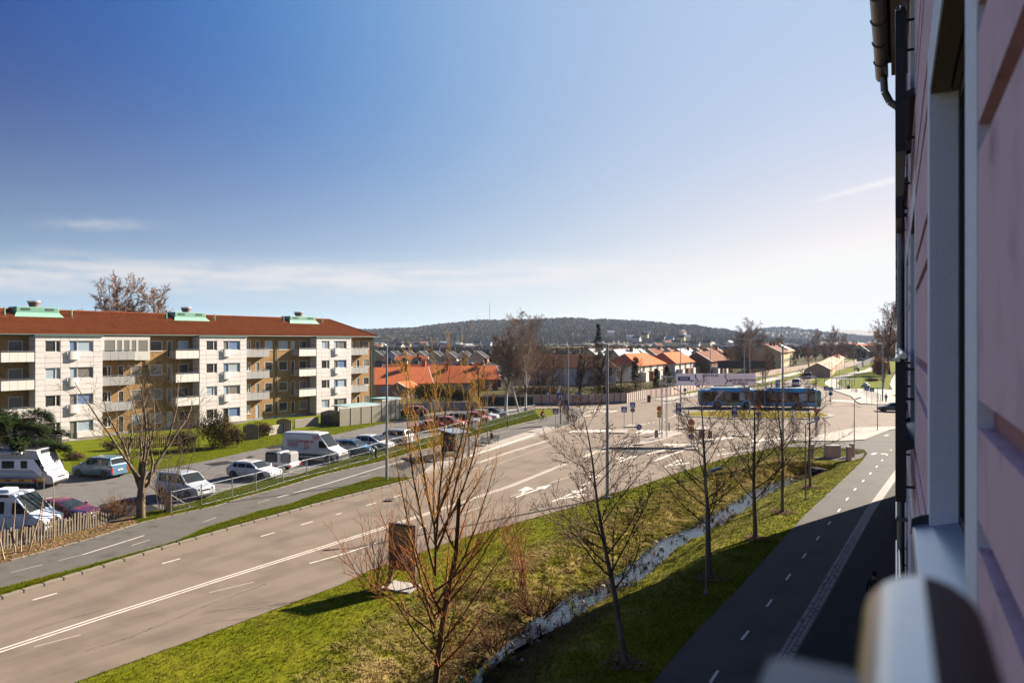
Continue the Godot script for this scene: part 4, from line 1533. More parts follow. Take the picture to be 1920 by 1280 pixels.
# ---------------------------------------------------------------- the pink house that the window belongs to
func build_pink_house() -> void:
	var b := thing("pink_house", "pink rendered house with grey window surrounds seen close along its shaded facade", "house", Vector3(0.1885,0,0),0.0)
	b.rotation.y = atan2(0.8824,0.4706)
	# local axes: x along the facade away from the eye, z into the house
	var far := 59.6
	var near := -6.0
	var storey := 2.9
	var pitch := 3.62
	var sill := 10.35
	var head := 12.36
	var holes := []
	for f in range(-3,2):
		for k in 16:
			var t := bay_at(k)
			if t + 2.0 > far - 1.0:
				continue
			holes.append([t, t + 1.94, sill + storey * f, head + storey * f])
	# near part goes up to an eave, the far part has a plain top edge a little higher
	var wb := MB.new()
	var full := MB.new()
	wall_with_holes(full, near, far, 0.0,15.2,0.0, holes, 0.14)
	# mirror: outward is -z here
	for i in range(0, full.v.size(),3):
		var p := full.v[i] * Vector3(1,1,-1)
		var q := full.v[i + 1] * Vector3(1,1,-1)
		var r := full.v[i + 2] * Vector3(1,1,-1)
		wb.tri(p, q, r)
	wb.box(Vector3(11.6,15.2,0.0), Vector3(far, 18.4,0.4))
	wb.quad(Vector3(far, 0,0), Vector3(far, 0,12), Vector3(far, 18.4,12), Vector3(far, 18.4,0))
	wb.quad(Vector3(near, 0,12), Vector3(near, 0,0), Vector3(near, 15.2,0), Vector3(near, 15.2,12))
	wb.quad(Vector3(far, 0,12), Vector3(near, 0,12), Vector3(near, 15.2,12), Vector3(far, 15.2,12))
	obj("render_wall", wb, M.pink_groove, b)
	var top := MB.new()
	top.box(Vector3(11.6,18.402,0.0), Vector3(far, 18.55,12.0))
	obj("flat_roof", top, M.roof_dark, b)
	# rendered panels with grooves between them, nearest ones as pieces
	var rows := []
	var y := 0.25
	# courses in pairs, a narrow one and a broad one
	y = 0.19
	while y < 15.0:
		rows.append(y)
		rows.append(y + 0.23)
		y += 0.76
	rows.append(15.18)
	var far_panels := MB.new()
	for k in range(-1,16):
		var x0 := bay_at(k) + 1.94 + 0.24
		var x1 := bay_at(k + 1) - 0.27
		if x1 > far:
			x1 = far - 0.02
		if x1 - x0 < 0.3:
			continue
		for i in rows.size() - 1:
			var lo := Vector3(x0, rows[i] + 0.028,-0.026)
			var hi := Vector3(x1, rows[i + 1] - 0.028,0.002)
			if k < 3 and rows[i] > 8.0:
				var pb := MB.new()
				pb.box(lo, hi)
				obj("render_panel", pb, M.pink_render, b)
			else:
				far_panels.box(lo, hi)
	for f in range(-3,2):
		for k in 16:
			var t := bay_at(k)
			if t + 2.0 > far - 1.0:
				continue
			for i in 2:
				far_panels.box(Vector3(t - 0.26, head + storey * f + 0.25 + i * 0.36,-0.026), Vector3(t + 2.2, head + storey * f + 0.57 + i * 0.24,0.002))
	obj("far_render_panels", far_panels, M.pink_render, b).set_meta("kind", "stuff")
	# windows: surround, recess, frame, sill
	for q: Array in holes:
		if q[2] < 6.0:
			continue
		var sb := MB.new()
		var z0 := -0.028
		sb.box(Vector3(q[0] - 0.27, q[2] - 0.02, z0), Vector3(q[0] - 0.002, q[3] + 0.24,0.003))
		sb.box(Vector3(q[1] + 0.002, q[2] - 0.02, z0), Vector3(q[1] + 0.23, q[3] + 0.24,0.003))
		sb.box(Vector3(q[0] - 0.002, q[3] + 0.002, z0 + 0.001), Vector3(q[1] + 0.002, q[3] + 0.24,0.003))
		var s := obj("window", sb, M.trim_grey, b)
		var jb := MB.new()
		jb.box(Vector3(q[1] - 0.02, q[2],-0.026), Vector3(q[1] - 0.001, q[3],0.085))
		obj("jamb", jb, M.jamb_concrete, s)
		jb = MB.new()
		jb.box(Vector3(q[0] + 0.001, q[2],-0.026), Vector3(q[0] + 0.02, q[3],0.085))
		obj("jamb", jb, M.jamb_concrete, s)
		var hb := MB.new()
		hb.box(Vector3(q[0] + 0.021, q[3] - 0.02,-0.024), Vector3(q[1] - 0.021, q[3] - 0.001,0.05))
		hb.box(Vector3(q[0] + 0.021, q[3] - 0.02,0.062), Vector3(q[1] - 0.021, q[3] - 0.001,0.085))
		obj("head_soffit", hb, M.soffit_brown, s)
		var fb := MB.new()
		fb.box(Vector3(q[0] + 0.02, q[2],0.086), Vector3(q[0] + 0.1, q[3],0.2))
		fb.box(Vector3(q[1] - 0.1, q[2],0.086), Vector3(q[1] - 0.02, q[3],0.2))
		fb.box(Vector3(q[0] + 0.1, q[3] - 0.08,0.088), Vector3(q[1] - 0.1, q[3],0.2))
		fb.box(Vector3(q[0] + 0.1, q[2],0.088), Vector3(q[1] - 0.1, q[2] + 0.08,0.2))
		fb.box(Vector3((q[0] + q[1]) * 0.5 - 0.05, q[2] + 0.08,0.089), Vector3((q[0] + q[1]) * 0.5 + 0.05, q[3] - 0.08,0.2))
		obj("frame", fb, M.frame_black, s)
		var pb := MB.new()
		pb.box(Vector3(q[0] + 0.1, q[2] + 0.08,0.14), Vector3(q[1] - 0.1, q[3] - 0.08,0.15))
		obj("pane", pb, M.window_dark, s)
		# sheet metal sill, sloping out, with a turned-up end and a rolled nose
		var rows2 := []
		for i in 2:
			var xx: float = q[0] - 0.05 if i == 0 else q[1] + 0.05
			rows2.append(PackedVector3Array([Vector3(xx, q[2] + 0.03,0.09), Vector3(xx, q[2] + 0.005,0.0), Vector3(xx, q[2] - 0.018,-0.085), Vector3(xx, q[2] - 0.03,-0.098), Vector3(xx, q[2] - 0.06,-0.1)]))
		var mb := MB.new()
		mb.grid(rows2)
		obj("sill", mb, M.sill_metal, s)
		var eb := MB.new()
		for xx: float in [q[0] - 0.052, q[1] + 0.052]:
			eb.plate(PackedVector2Array([Vector2(-0.12, q[2] + 0.07), Vector2(0.06, q[2] + 0.03), Vector2(0.098, q[2] + 0.01), Vector2(0.105, q[2] - 0.065), Vector2(0.06, q[2] - 0.04), Vector2(-0.12, q[2] + 0.02)]),-0.006,0.006, Transform3D(Basis(Vector3(0,0,-1), Vector3.UP, Vector3.RIGHT), Vector3(xx, 0,0)))
		obj("sill_end", eb, M.black_plastic, s)
	# french railings in front of the windows: black bars, brackets and a round handrail
	for f in [-1,0,1]:
		for k in range(-1,16):
			var t := bay_at(k)
			if t + 2.0 > far - 1.0 or (k == -1 and f != 0):
				continue
			var y0: float = 9.87 + storey * f
			var y1: float = 11.02 + storey * f
			var xa := t - 0.06
			if k == 0:
				continue
			var xb := t + 2.0
			if k == -1:
				xa = -1.9
				xb = 0.3
			var rl := MB.new()
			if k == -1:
				# reflections set by colour: bright half for the sky, black half for the wall
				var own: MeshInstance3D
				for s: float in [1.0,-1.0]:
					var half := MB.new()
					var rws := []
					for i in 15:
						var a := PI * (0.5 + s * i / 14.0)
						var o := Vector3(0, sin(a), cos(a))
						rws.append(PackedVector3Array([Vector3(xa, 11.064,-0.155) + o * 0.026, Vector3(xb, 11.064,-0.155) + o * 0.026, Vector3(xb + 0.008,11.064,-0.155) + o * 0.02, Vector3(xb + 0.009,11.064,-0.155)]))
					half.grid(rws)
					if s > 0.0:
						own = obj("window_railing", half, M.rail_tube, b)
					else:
						obj("dark_reflection_half", half, M.rail_black, own)
				var pl := MB.new()
				pl.cbox(Vector3(-0.4,11.078,-0.205), Vector3(0.181,11.09,-0.176),0.004)
				obj("clamp_plate", pl, M.pipe_grey, own)
				continue
			var n := 19
			for i in n:
				var x := lerpf(xa + 0.02, xb - 0.02, i / (n - 1.0))
				rl.box(Vector3(x - 0.008, y0 + 0.04,-0.165), Vector3(x + 0.008, y1,-0.1))
			rl.box(Vector3(xa, y0,-0.167), Vector3(xb, y0 + 0.04,-0.09))
			rl.box(Vector3(xa - 0.008, y0 + 0.04,-0.169), Vector3(xa + 0.004, y1 + 0.02,-0.088))
			var root := obj("window_railing", rl, M.rail_black, b)
			var hr := MB.new()
			hr.cyl(Vector3(xa - 0.03, y1 + 0.06,-0.11), Vector3(xb, y1 + 0.06,-0.11),0.026,0.026,14)
			hr.cyl(Vector3(xa - 0.02, y1 + 0.03,-0.15), Vector3(xb, y1 + 0.03,-0.15),0.02,0.02,10)
			obj("handrail", hr, M.rail_tube, root)
			var bk := MB.new()
			for yy: float in [y0 + 0.12, y0 + 0.5, y0 + 0.85, y1 - 0.05]:
				for xx: float in [xa + 0.05, xb - 0.05]:
					if k < 4:
						bk = MB.new()
					bk.seg(Vector3(xx, yy, -0.092), Vector3(xx, yy, 0.0),0.012,0.012,5)
					if k < 4:
						obj("bracket", bk, M.rail_black, root)
			if k >= 4:
				obj("brackets", bk, M.rail_black, root).set_meta("kind", "stuff")
	# eave, gutter and downpipe of the near part
	var ev := MB.new()
	ev.box(Vector3(near, 15.0,-0.22), Vector3(11.55,15.2,0.0))
	obj("eave_soffit", ev, M.soffit_brown, b)
	var rf := MB.new()
	rf.quad(Vector3(near, 15.2,-0.27), Vector3(11.6,15.2,-0.27), Vector3(11.6,18.2,6.0), Vector3(near, 18.2,6.0))
	rf.quad(Vector3(11.6,15.2,12.4), Vector3(near, 15.2,12.4), Vector3(near, 18.2,6.0), Vector3(11.6,18.2,6.0))
	rf.tri(Vector3(11.6,15.2,-0.27), Vector3(11.6,15.2,12.4), Vector3(11.6,18.2,6.0))
	obj("roof", rf, M.roof_tile_brown, b)
	var gt := MB.new()
	var rows3 := []
	for i in 2:
		var row := PackedVector3Array()
		for j in 9:
			var a := PI * j / 8.0
			row.append(Vector3(near if i == 0 else 11.9,15.12 - sin(a) * 0.085,-0.345 + cos(a) * 0.085))
		rows3.append(row)
	gt.grid(rows3)
	gt.fan(PackedVector3Array(rows3[1]))
	var gut := obj("gutter", gt, M.gutter_brown, b)
	var gh := MB.new()
	for i in 24:
		var x := near + 0.4 + i * 0.73
		var pts := []
		for j in 9:
			var a := PI * j / 8.0
			pts.append(Vector3(x, 15.12 - sin(a) * 0.092,-0.345 + cos(a) * 0.092))
		gh.tube(pts, 0.011,4)
	obj("gutter_bracket", gh, M.pipe_grey, gut)
	var dp := MB.new()
	dp.tube([Vector3(11.7,15.05,-0.32), Vector3(11.75,14.85,-0.31), Vector3(11.8,14.7,-0.24), Vector3(11.8,14.6,-0.13), Vector3(11.8,14.4,-0.1), Vector3(11.8,0.1,-0.1)],0.05,10)
	for i in 6:
		dp.box(Vector3(11.74,13.0 - i * 2.2,-0.16), Vector3(11.86,13.05 - i * 2.2,0.0))
	obj("downpipe", dp, M.pipe_grey, b)
	# light wall box lower down the facade
	var lb := MB.new()
	lb.box(Vector3(6.6,7.6,-0.17), Vector3(6.75,8.1,-0.02))
	lb.box(Vector3(6.9,7.65,-0.2), Vector3(7.0,8.2,-0.02))
	obj("wall_lamp", lb, M.trim_grey, b)

# ---------------------------------------------------------------- houses
# ridge runs along local x; the long side looks along +z
func house(called: String, label: String, cat: String, at: Vector3, turn: float, w: float, d: float, eave: float, ridge_h: float, wall: Material, roof: Material, hip := 0.0, chimneys := 1, wins := 3, group := "", floors := 1) -> Node3D:
	var t := thing(called, label, cat, at, turn, group)
	var wb := MB.new()
	wb.box(Vector3(-w * 0.5,0,-d * 0.5), Vector3(w * 0.5, eave, d * 0.5))
	if hip == 0.0:
		for s: float in [-1.0,1.0]:
			wb.tri(Vector3(s * w * 0.5, eave, d * 0.5), Vector3(s * w * 0.5, eave, -d * 0.5), Vector3(s * w * 0.5, ridge_h - 0.15,0))
	obj("wall", wb, wall, t)
	var rb := MB.new()
	var o := 0.45
	var ey := eave - o * (ridge_h - eave) / (d * 0.5)
	var a := Vector3(-w * 0.5 - o, ey, d * 0.5 + o)
	var b := Vector3(w * 0.5 + o, ey, d * 0.5 + o)
	var c := Vector3(w * 0.5 + o - hip, ridge_h, 0)
	var e := Vector3(-w * 0.5 - o + hip, ridge_h, 0)
	var m := Vector3(1,1,-1)
	var th := Vector3(0,0.16,0)
	for k in 2:
		var up := th * k
		rb.quad(a + up, b + up, c + up, e + up)
		rb.quad(b * m + up, a * m + up, e + up, c + up)
	rb.quad(a, b, b + th, a + th)
	rb.quad(b * m, a * m, a * m + th, b * m + th)
	if hip > 0.0:
		rb.tri(b + th, b * m + th, c + th)
		rb.tri(a * m + th, a + th, e + th)
		rb.quad(b, b * m, b * m + th, b + th)
		rb.quad(a * m, a, a + th, a * m + th)
	obj("roof", rb, roof, t)
	if hip == 0.0:
		var gb := MB.new()
		for s: float in [-1.0,1.0]:
			var x := s * (w * 0.5 + o + 0.02)
			gb.seg(Vector3(x, ey + 0.05, d * 0.5 + o), Vector3(x, ridge_h + 0.05,0),0.12,0.12,4)
			gb.seg(Vector3(x, ey + 0.05,-d * 0.5 - o), Vector3(x, ridge_h + 0.05,0),0.12,0.12,4)
		obj("bargeboard", gb, M.frame_white, t)
	for i in chimneys:
		var x := w * (0.2 - 0.45 * i)
		var cb := MB.new()
		cb.box(Vector3(x - 0.45, ridge_h - 0.9,-0.4 + 0.9), Vector3(x + 0.45, ridge_h + 0.9,0.4 + 0.9))
		cb.box(Vector3(x - 0.52, ridge_h + 0.9,-0.47 + 0.9), Vector3(x + 0.52, ridge_h + 1.05,0.47 + 0.9))
		obj("chimney", cb, roof if roof == M.roof_tile_red else M.wall_brown, t)
	var wm := [M.window_dark, M.window_curtain]
	for f in floors:
		for i in wins:
			var x := w * ((i + 0.5) / wins - 0.5)
			var y := 0.9 + f * 2.8
			if y + 1.3 > eave + 0.1:
				continue
			window(t, x - 0.6, x + 0.6, y, y + 1.25, d * 0.5 - 0.02)
	if hip == 0.0 and wins > 0:
		# one window in each gable
		for s: float in [-1.0,1.0]:
			var fb := MB.new()
			fb.box(Vector3(s * w * 0.5 - 0.05,1.0,-0.6), Vector3(s * w * 0.5 + 0.05,2.2,0.6))
			obj("window", fb, wm[1], t)
	return t


const ORD := ["first", "second", "third", "fourth", "fifth", "sixth", "seventh", "eighth", "ninth"]


func build_far_houses() -> void:
	# bungalows with orange roofs beyond the car park
	house("bungalow", "orange-roofed bungalow nearest the end of the apartment block, with a tall orange chimney", "house", Vector3(-25.73,0,-149.7),0.35,16.0,9.0,2.7,5.7, M.wall_peach, M.roof_tile_red, 0.0,1,4)
	house("bungalow", "orange-roofed bungalow behind the willow top, wide low roof and square chimney", "house", Vector3(-17.6,0,-154.29),0.12,17.0,9.0,2.7,5.6, M.wall_grey, M.roof_tile_red, 3.0,1,4)
	house("bungalow", "orange-roofed bungalow set back behind the two nearer orange roofs", "house", Vector3(-23.82,0,-173.79),-0.1,14.0,9.0,2.8,5.6, M.wall_white, M.roof_tile_red, 0.0,1,3)
	house("bungalow", "brownish-orange roofed house half hidden by the dark tree left of the birches", "house", Vector3(-11.45,0,-168),0.2,15.0,9.0,2.7,5.4, M.wall_brown, M.roof_tile_red, 0.0,1,3)
	house("garage", "small garage with a pale gable in front of the orange-roofed bungalow", "garage", Vector3(-21.65,0,-144),1.3,5.0,3.4,2.2,3.1, M.wall_grey, M.roof_tile_red, 0.0,0,0)
	# dark-roofed houses in the middle ground
	var dark := [["with navy roof and white bargeboards behind the orange bungalows", 846,712,0.1,18.0],["with black roof and white gable edges left of the birches", 900,716,1.25,12.0],["with black roof right beside the birch trunks", 927,722,1.2,13.0],["with dark roof half behind the apartment block corner", 712,712,0.1,15.0],["with dark roof above the round evergreen", 768,709,0.15,15.0],["with dark roof between evergreen and willow top", 812,706,0.2,14.0]]
	for q: Array in dark:
		house("dark_house", "low house " + q[0], "house", pix(q[1], q[2]), q[3], q[4],9.0,2.8,5.4, M.wall_dark, M.roof_blue if q[1] == 846 else M.roof_dark, 0.0,1,3)
	house("red_roof_house", "small house with bright red roof among the dark roofs behind the bungalows", "house", Vector3(-38.99,0,-280),0.1,12.0,8.0,2.8,5.4, M.wall_white, M.roof_tile_red, 0.0,1,2)
	# terrace of gabled houses further back
	for i in 8:
		var col := 712.0 + i * 26.5
		house("gabled_house", ORD[i] + " from the left in the row of pale gables below the long flat roof", "house", pix(col, 686.0 + (i % 3)),1.45,10.0,7.4,4.2,6.9,[M.wall_cream, M.wall_white, M.wall_white, M.wall_peach][i % 4], M.roof_dark, 0.0,0,2, "gabled houses in a distant row", 1)
	for i in 7:
		house("gabled_house", ORD[i] + " from the left of the dark roofs just behind the pale gables", "house", pix(702.0 + i * 29.0,677.0),0.05,12.5,8.0,4.6,7.6, M.wall_grey, M.roof_dark, 0.0,0,2, "dark-roofed houses behind the gabled row")
	# long flat-roofed hall
	var lh := thing("long_hall", "long low hall with dark flat roof in front of the wooded hill", "hall", Vector3(-48.24,0,-440),0.02)
	var mb := MB.new()
	mb.box(Vector3(-45,0,-8), Vector3(45,5.2,8))
	obj("wall", mb, M.wall_grey, lh)
	mb = MB.new()
	mb.box(Vector3(-46,5.2,-9), Vector3(46,6.9,9))
	obj("roof", mb, M.roof_dark, lh)
	mb = MB.new()
	for q: float in [-28.0,8.0,30.0]:
		mb.box(Vector3(q, 5.0,9.01), Vector3(q + 8.0,6.95,9.2))
	obj("wall_panel", mb, M.roof_grey, lh)
	# far villas below the woods
	for i in 46:
		var z := rng.randf_range(680.0,1050.0)
		var col := rng.randf_range(698.0,920.0)
		var up := maxf(0.0, (z - 700.0) * 0.012)
		house("villa", "tiny pale villa among many at the foot of the wooded hill", "house", Vector3((col - 960.0) / 1350.0 * z, up, -z), rng.randf_range(-0.6,0.9), rng.randf_range(8.0,12.0),8.0, rng.randf_range(4.2,5.5), rng.randf_range(7.0,8.5),[M.wall_white, M.wall_white, M.wall_cream, M.wall_grey][i % 4],[M.roof_dark, M.roof_tile_brown, M.roof_dark, M.roof_grey][(i / 3) % 4],0.0,0,0, "pale villas at the foot of the hill")
	for i in 22:
		var z := rng.randf_range(800.0,1150.0)
		var col := rng.randf_range(1080.0,1420.0)
		house("villa", "tiny pale villa on the lower slope of the hill beyond the row houses", "house", Vector3((col - 960.0) / 1350.0 * z, maxf(0.0, (z - 780.0) * 0.06) * (1.0 if col < 1330.0 else 0.3),-z), rng.randf_range(-0.6,0.9),10.0,8.0,4.8,7.6,[M.wall_white, M.wall_cream, M.wall_white][i % 3],[M.roof_tile_brown, M.roof_dark, M.roof_grey][i % 3],0.0,0,0, "pale villas on the lower slope")
	for i in 26:
		var z := rng.randf_range(700.0,1500.0)
		var col := rng.randf_range(1425.0,1640.0)
		house("villa", "tiny distant house in the haze beyond the straight road", "house", Vector3((col - 960.0) / 1350.0 * z, 0,-z), rng.randf_range(-0.6,0.9), rng.randf_range(9.0,22.0),9.0, rng.randf_range(4.0,7.0),8.5,[M.wall_white, M.wall_cream, M.wall_grey][i % 3],[M.roof_grey, M.roof_dark, M.roof_tile_red][i % 3],0.0,0,0, "distant houses beyond the road")
	# orange and pink sheds seen over the row houses
	for q: Array in [["long shed with yellow-orange front lit by the sun behind the row houses", 1068,640,84.0,6.3, "sign_yellow"],["long low building with pinkish roof beyond the row houses", 1310,560,52.0,6.4, "roof_pink"],["grey industrial building with pale roof right of the pinkish one", 1372,600,40.0,7.5, "roof_grey"]]:
		var s := thing("shed", q[0], "shed", Vector3((q[1] - 960.0) / 1350.0 * q[2],0,-q[2]),0.05)
		var sb := MB.new()
		sb.box(Vector3(-q[3] * 0.25,0,-8), Vector3(q[3] * 0.25, q[4] - 2.6,8))
		obj("wall", sb, M.wall_white, s)
		sb = MB.new()
		sb.cbox(Vector3(-q[3] * 0.25 - 0.5, q[4] - 2.6,-8.5), Vector3(q[3] * 0.25 + 0.5, q[4],8.5),0.4)
		obj("roof", sb, M[q[5]], s)
	# row houses with orange roofs behind the noise wall
	var rowh := [["leftmost brownish-roofed row house block, mostly behind bare trees", Vector3(12.4,0,-192),-0.12,30.0],["first of the orange-roofed row houses behind the columnar evergreen", Vector3(36.4,0,-212),1.07,26.0],["middle block of orange-roofed row houses with white porches", Vector3(52.0,0,-235),1.07,26.0],["brown-roofed end block of the row houses beside the dark screen", Vector3(69.0,0,-256),1.07,26.0]]
	for i in 4:
		var q: Array = rowh[i]
		var hs := house("row_house", q[0], "row house", q[1], q[2], q[3],10.0,4.6,7.6, M.wall_brown if i == 3 else M.wall_white, [M.roof_tile_brown, M.roof_tile_red, M.roof_tile_red, M.roof_tile_brown][i],4.0 if i < 3 else 0.0,0,7)
		for k in 4:
			var pb := MB.new()
			var x: float = -q[3] * 0.5 + q[3] * (k + 0.5) / 4.0
			pb.box(Vector3(x - 1.5,0.0,5.02), Vector3(x + 1.1,2.7,6.9))
			obj("porch", pb, M.wall_white if k % 2 == 0 else M.wall_brown, hs)
			pb = MB.new()
			pb.box(Vector3(x + 1.3,2.5,4.9), Vector3(x + 2.8,4.4,5.12))
			obj("wall_panel", pb, M.wall_brown, hs)
	for i in 9:
		var col := 1120.0 + i * 27.0
		house("roof_row", ORD[i] + " from the left of the brownish roofs rising behind the orange row houses", "house", pix(col, 691.0 - (i % 3) * 1.5),1.0 + 0.25 * (i % 2),15.0,9.0,5.0,8.2, M.wall_white if i % 2 else M.wall_cream, M.roof_tile_brown if i % 3 else M.roof_grey, 0.0,1,2, "roofs behind the row houses")
	house("grey_roof_house", "house with pale grey roof and cream gable behind the row houses", "house", Vector3(39.57,0,-252),0.8,13.0,9.0,4.5,8.4, M.wall_cream, M.roof_grey, 0.0,1,2)
	# yellow apartment houses beside the straight road
	for i in 3:
		var yh := house("yellow_house", ["leftmost brown-roofed yellow apartment house behind the conifers", "yellow apartment house with pale panels on its orange roof", "rightmost yellow apartment house with orange roof facing the road"][i], "apartment house", Vector3(94.0 + i * 8.6,0,-262.0 - i * 19.0),1.07,16.0,10.0,7.4,10.0, M.wall_cream, M.roof_tile_brown if i == 0 else M.roof_pink, 0.0,2,5, "", 2)
		if i == 1:
			var sb := MB.new()
			sb.obox(Vector3(2.0,9.3,3.0), Vector3(9.0,0.1,4.6), Basis(Vector3.RIGHT, 0.47))
			obj("roof_panels", sb, M.roof_grey, yh)
	for i in 3:
		house("garage_row", ["nearest", "middle", "farthest"][i] + " stretch of the long garage row with pinkish tiled roof beside the straight road", "garage", Vector3(108.0 + i * 26.5,0,-250.0 - i * 54.0),1.116,58.0,7.0,2.6,4.4, M.wall_peach, M.roof_pink, 0.0,0,0)
	house("cream_house", "cream gabled house at the far end of the straight road", "house", Vector3(226.99,0,-470),1.2,12.0,10.0,5.0,9.0, M.wall_cream, M.roof_dark, 0.0,0,2)
	house("brown_house", "long brown house beside the cream gable at the end of the road", "house", Vector3(241.78,0,-480),0.0,22.0,10.0,4.5,8.0, M.wall_brown, M.roof_dark, 0.0,0,3)
	# dark flat screen behind the sign
	var ds := thing("dark_screen", "dark grey boarded screen rising behind the traffic sign", "screen", Vector3(60.66,0,-190),-0.06)
	var db := MB.new()
	db.box(Vector3(-6.2,4.1,-0.15), Vector3(6.2,6.1,0.15))
	obj("boards", db, M.wall_dark, ds)
	db = MB.new()
	for x: float in [-5.5,0.0,5.5]:
		db.box(Vector3(x - 0.12,0,-0.1), Vector3(x + 0.12,4.1,0.1))
	obj("post", db, M.pole_grey, ds)


# ground point seen at a column and row of the photograph: level ground, eye at 11.2 m, lens of 1350 columns
func pix(x: float, y: float) -> Vector3:
	return Vector3((x - 960.0) * 11.2 / (y - 640.0),0.0,-1350.0 * 11.2 / (y - 640.0))


# ---------------------------------------------------------------- walls, fences, hedges
func wall_of_panels(called: String, label: String, cat: String, pts: Array, h: float, len: float, panel: Material, post: Material, plinth: Material, post_w := 0.12, plinth_h := 0.45) -> Node3D:
	var c := Vector3(pts[0].x, 0, pts[0].y)
	var t := thing(called, label, cat, c)
	for i in pts.size() - 1:
		var a := Vector3(pts[i].x, 0, pts[i].y) - c
		var b := Vector3(pts[i + 1].x, 0, pts[i + 1].y) - c
		var d := (b - a).normalized()
		var k := maxi(1, roundi(a.distance_to(b) / len))
		var basis := Basis(d, Vector3.UP, d.cross(Vector3.UP))
		for j in k:
			var o := a.lerp(b, (j + 0.5) / k)
			var w := a.distance_to(b) / k
			var mb := MB.new()
			mb.obox(o + Vector3(0, plinth_h + (h - plinth_h) * 0.5,0), Vector3(w - post_w - 0.01, h - plinth_h, 0.1), basis)
			obj("panel", mb, panel, t)
			if plinth:
				mb = MB.new()
				mb.obox(o + Vector3(0, plinth_h * 0.5 - 0.02,0), Vector3(w - post_w - 0.01, plinth_h, 0.14), basis)
				obj("plinth", mb, plinth, t)
			mb = MB.new()
			mb.obox(a.lerp(b, float(j) / k) + Vector3(0, h * 0.5 + 0.03,0), Vector3(post_w, h + 0.1,0.2), basis)
			obj("post", mb, post, t)
	return t


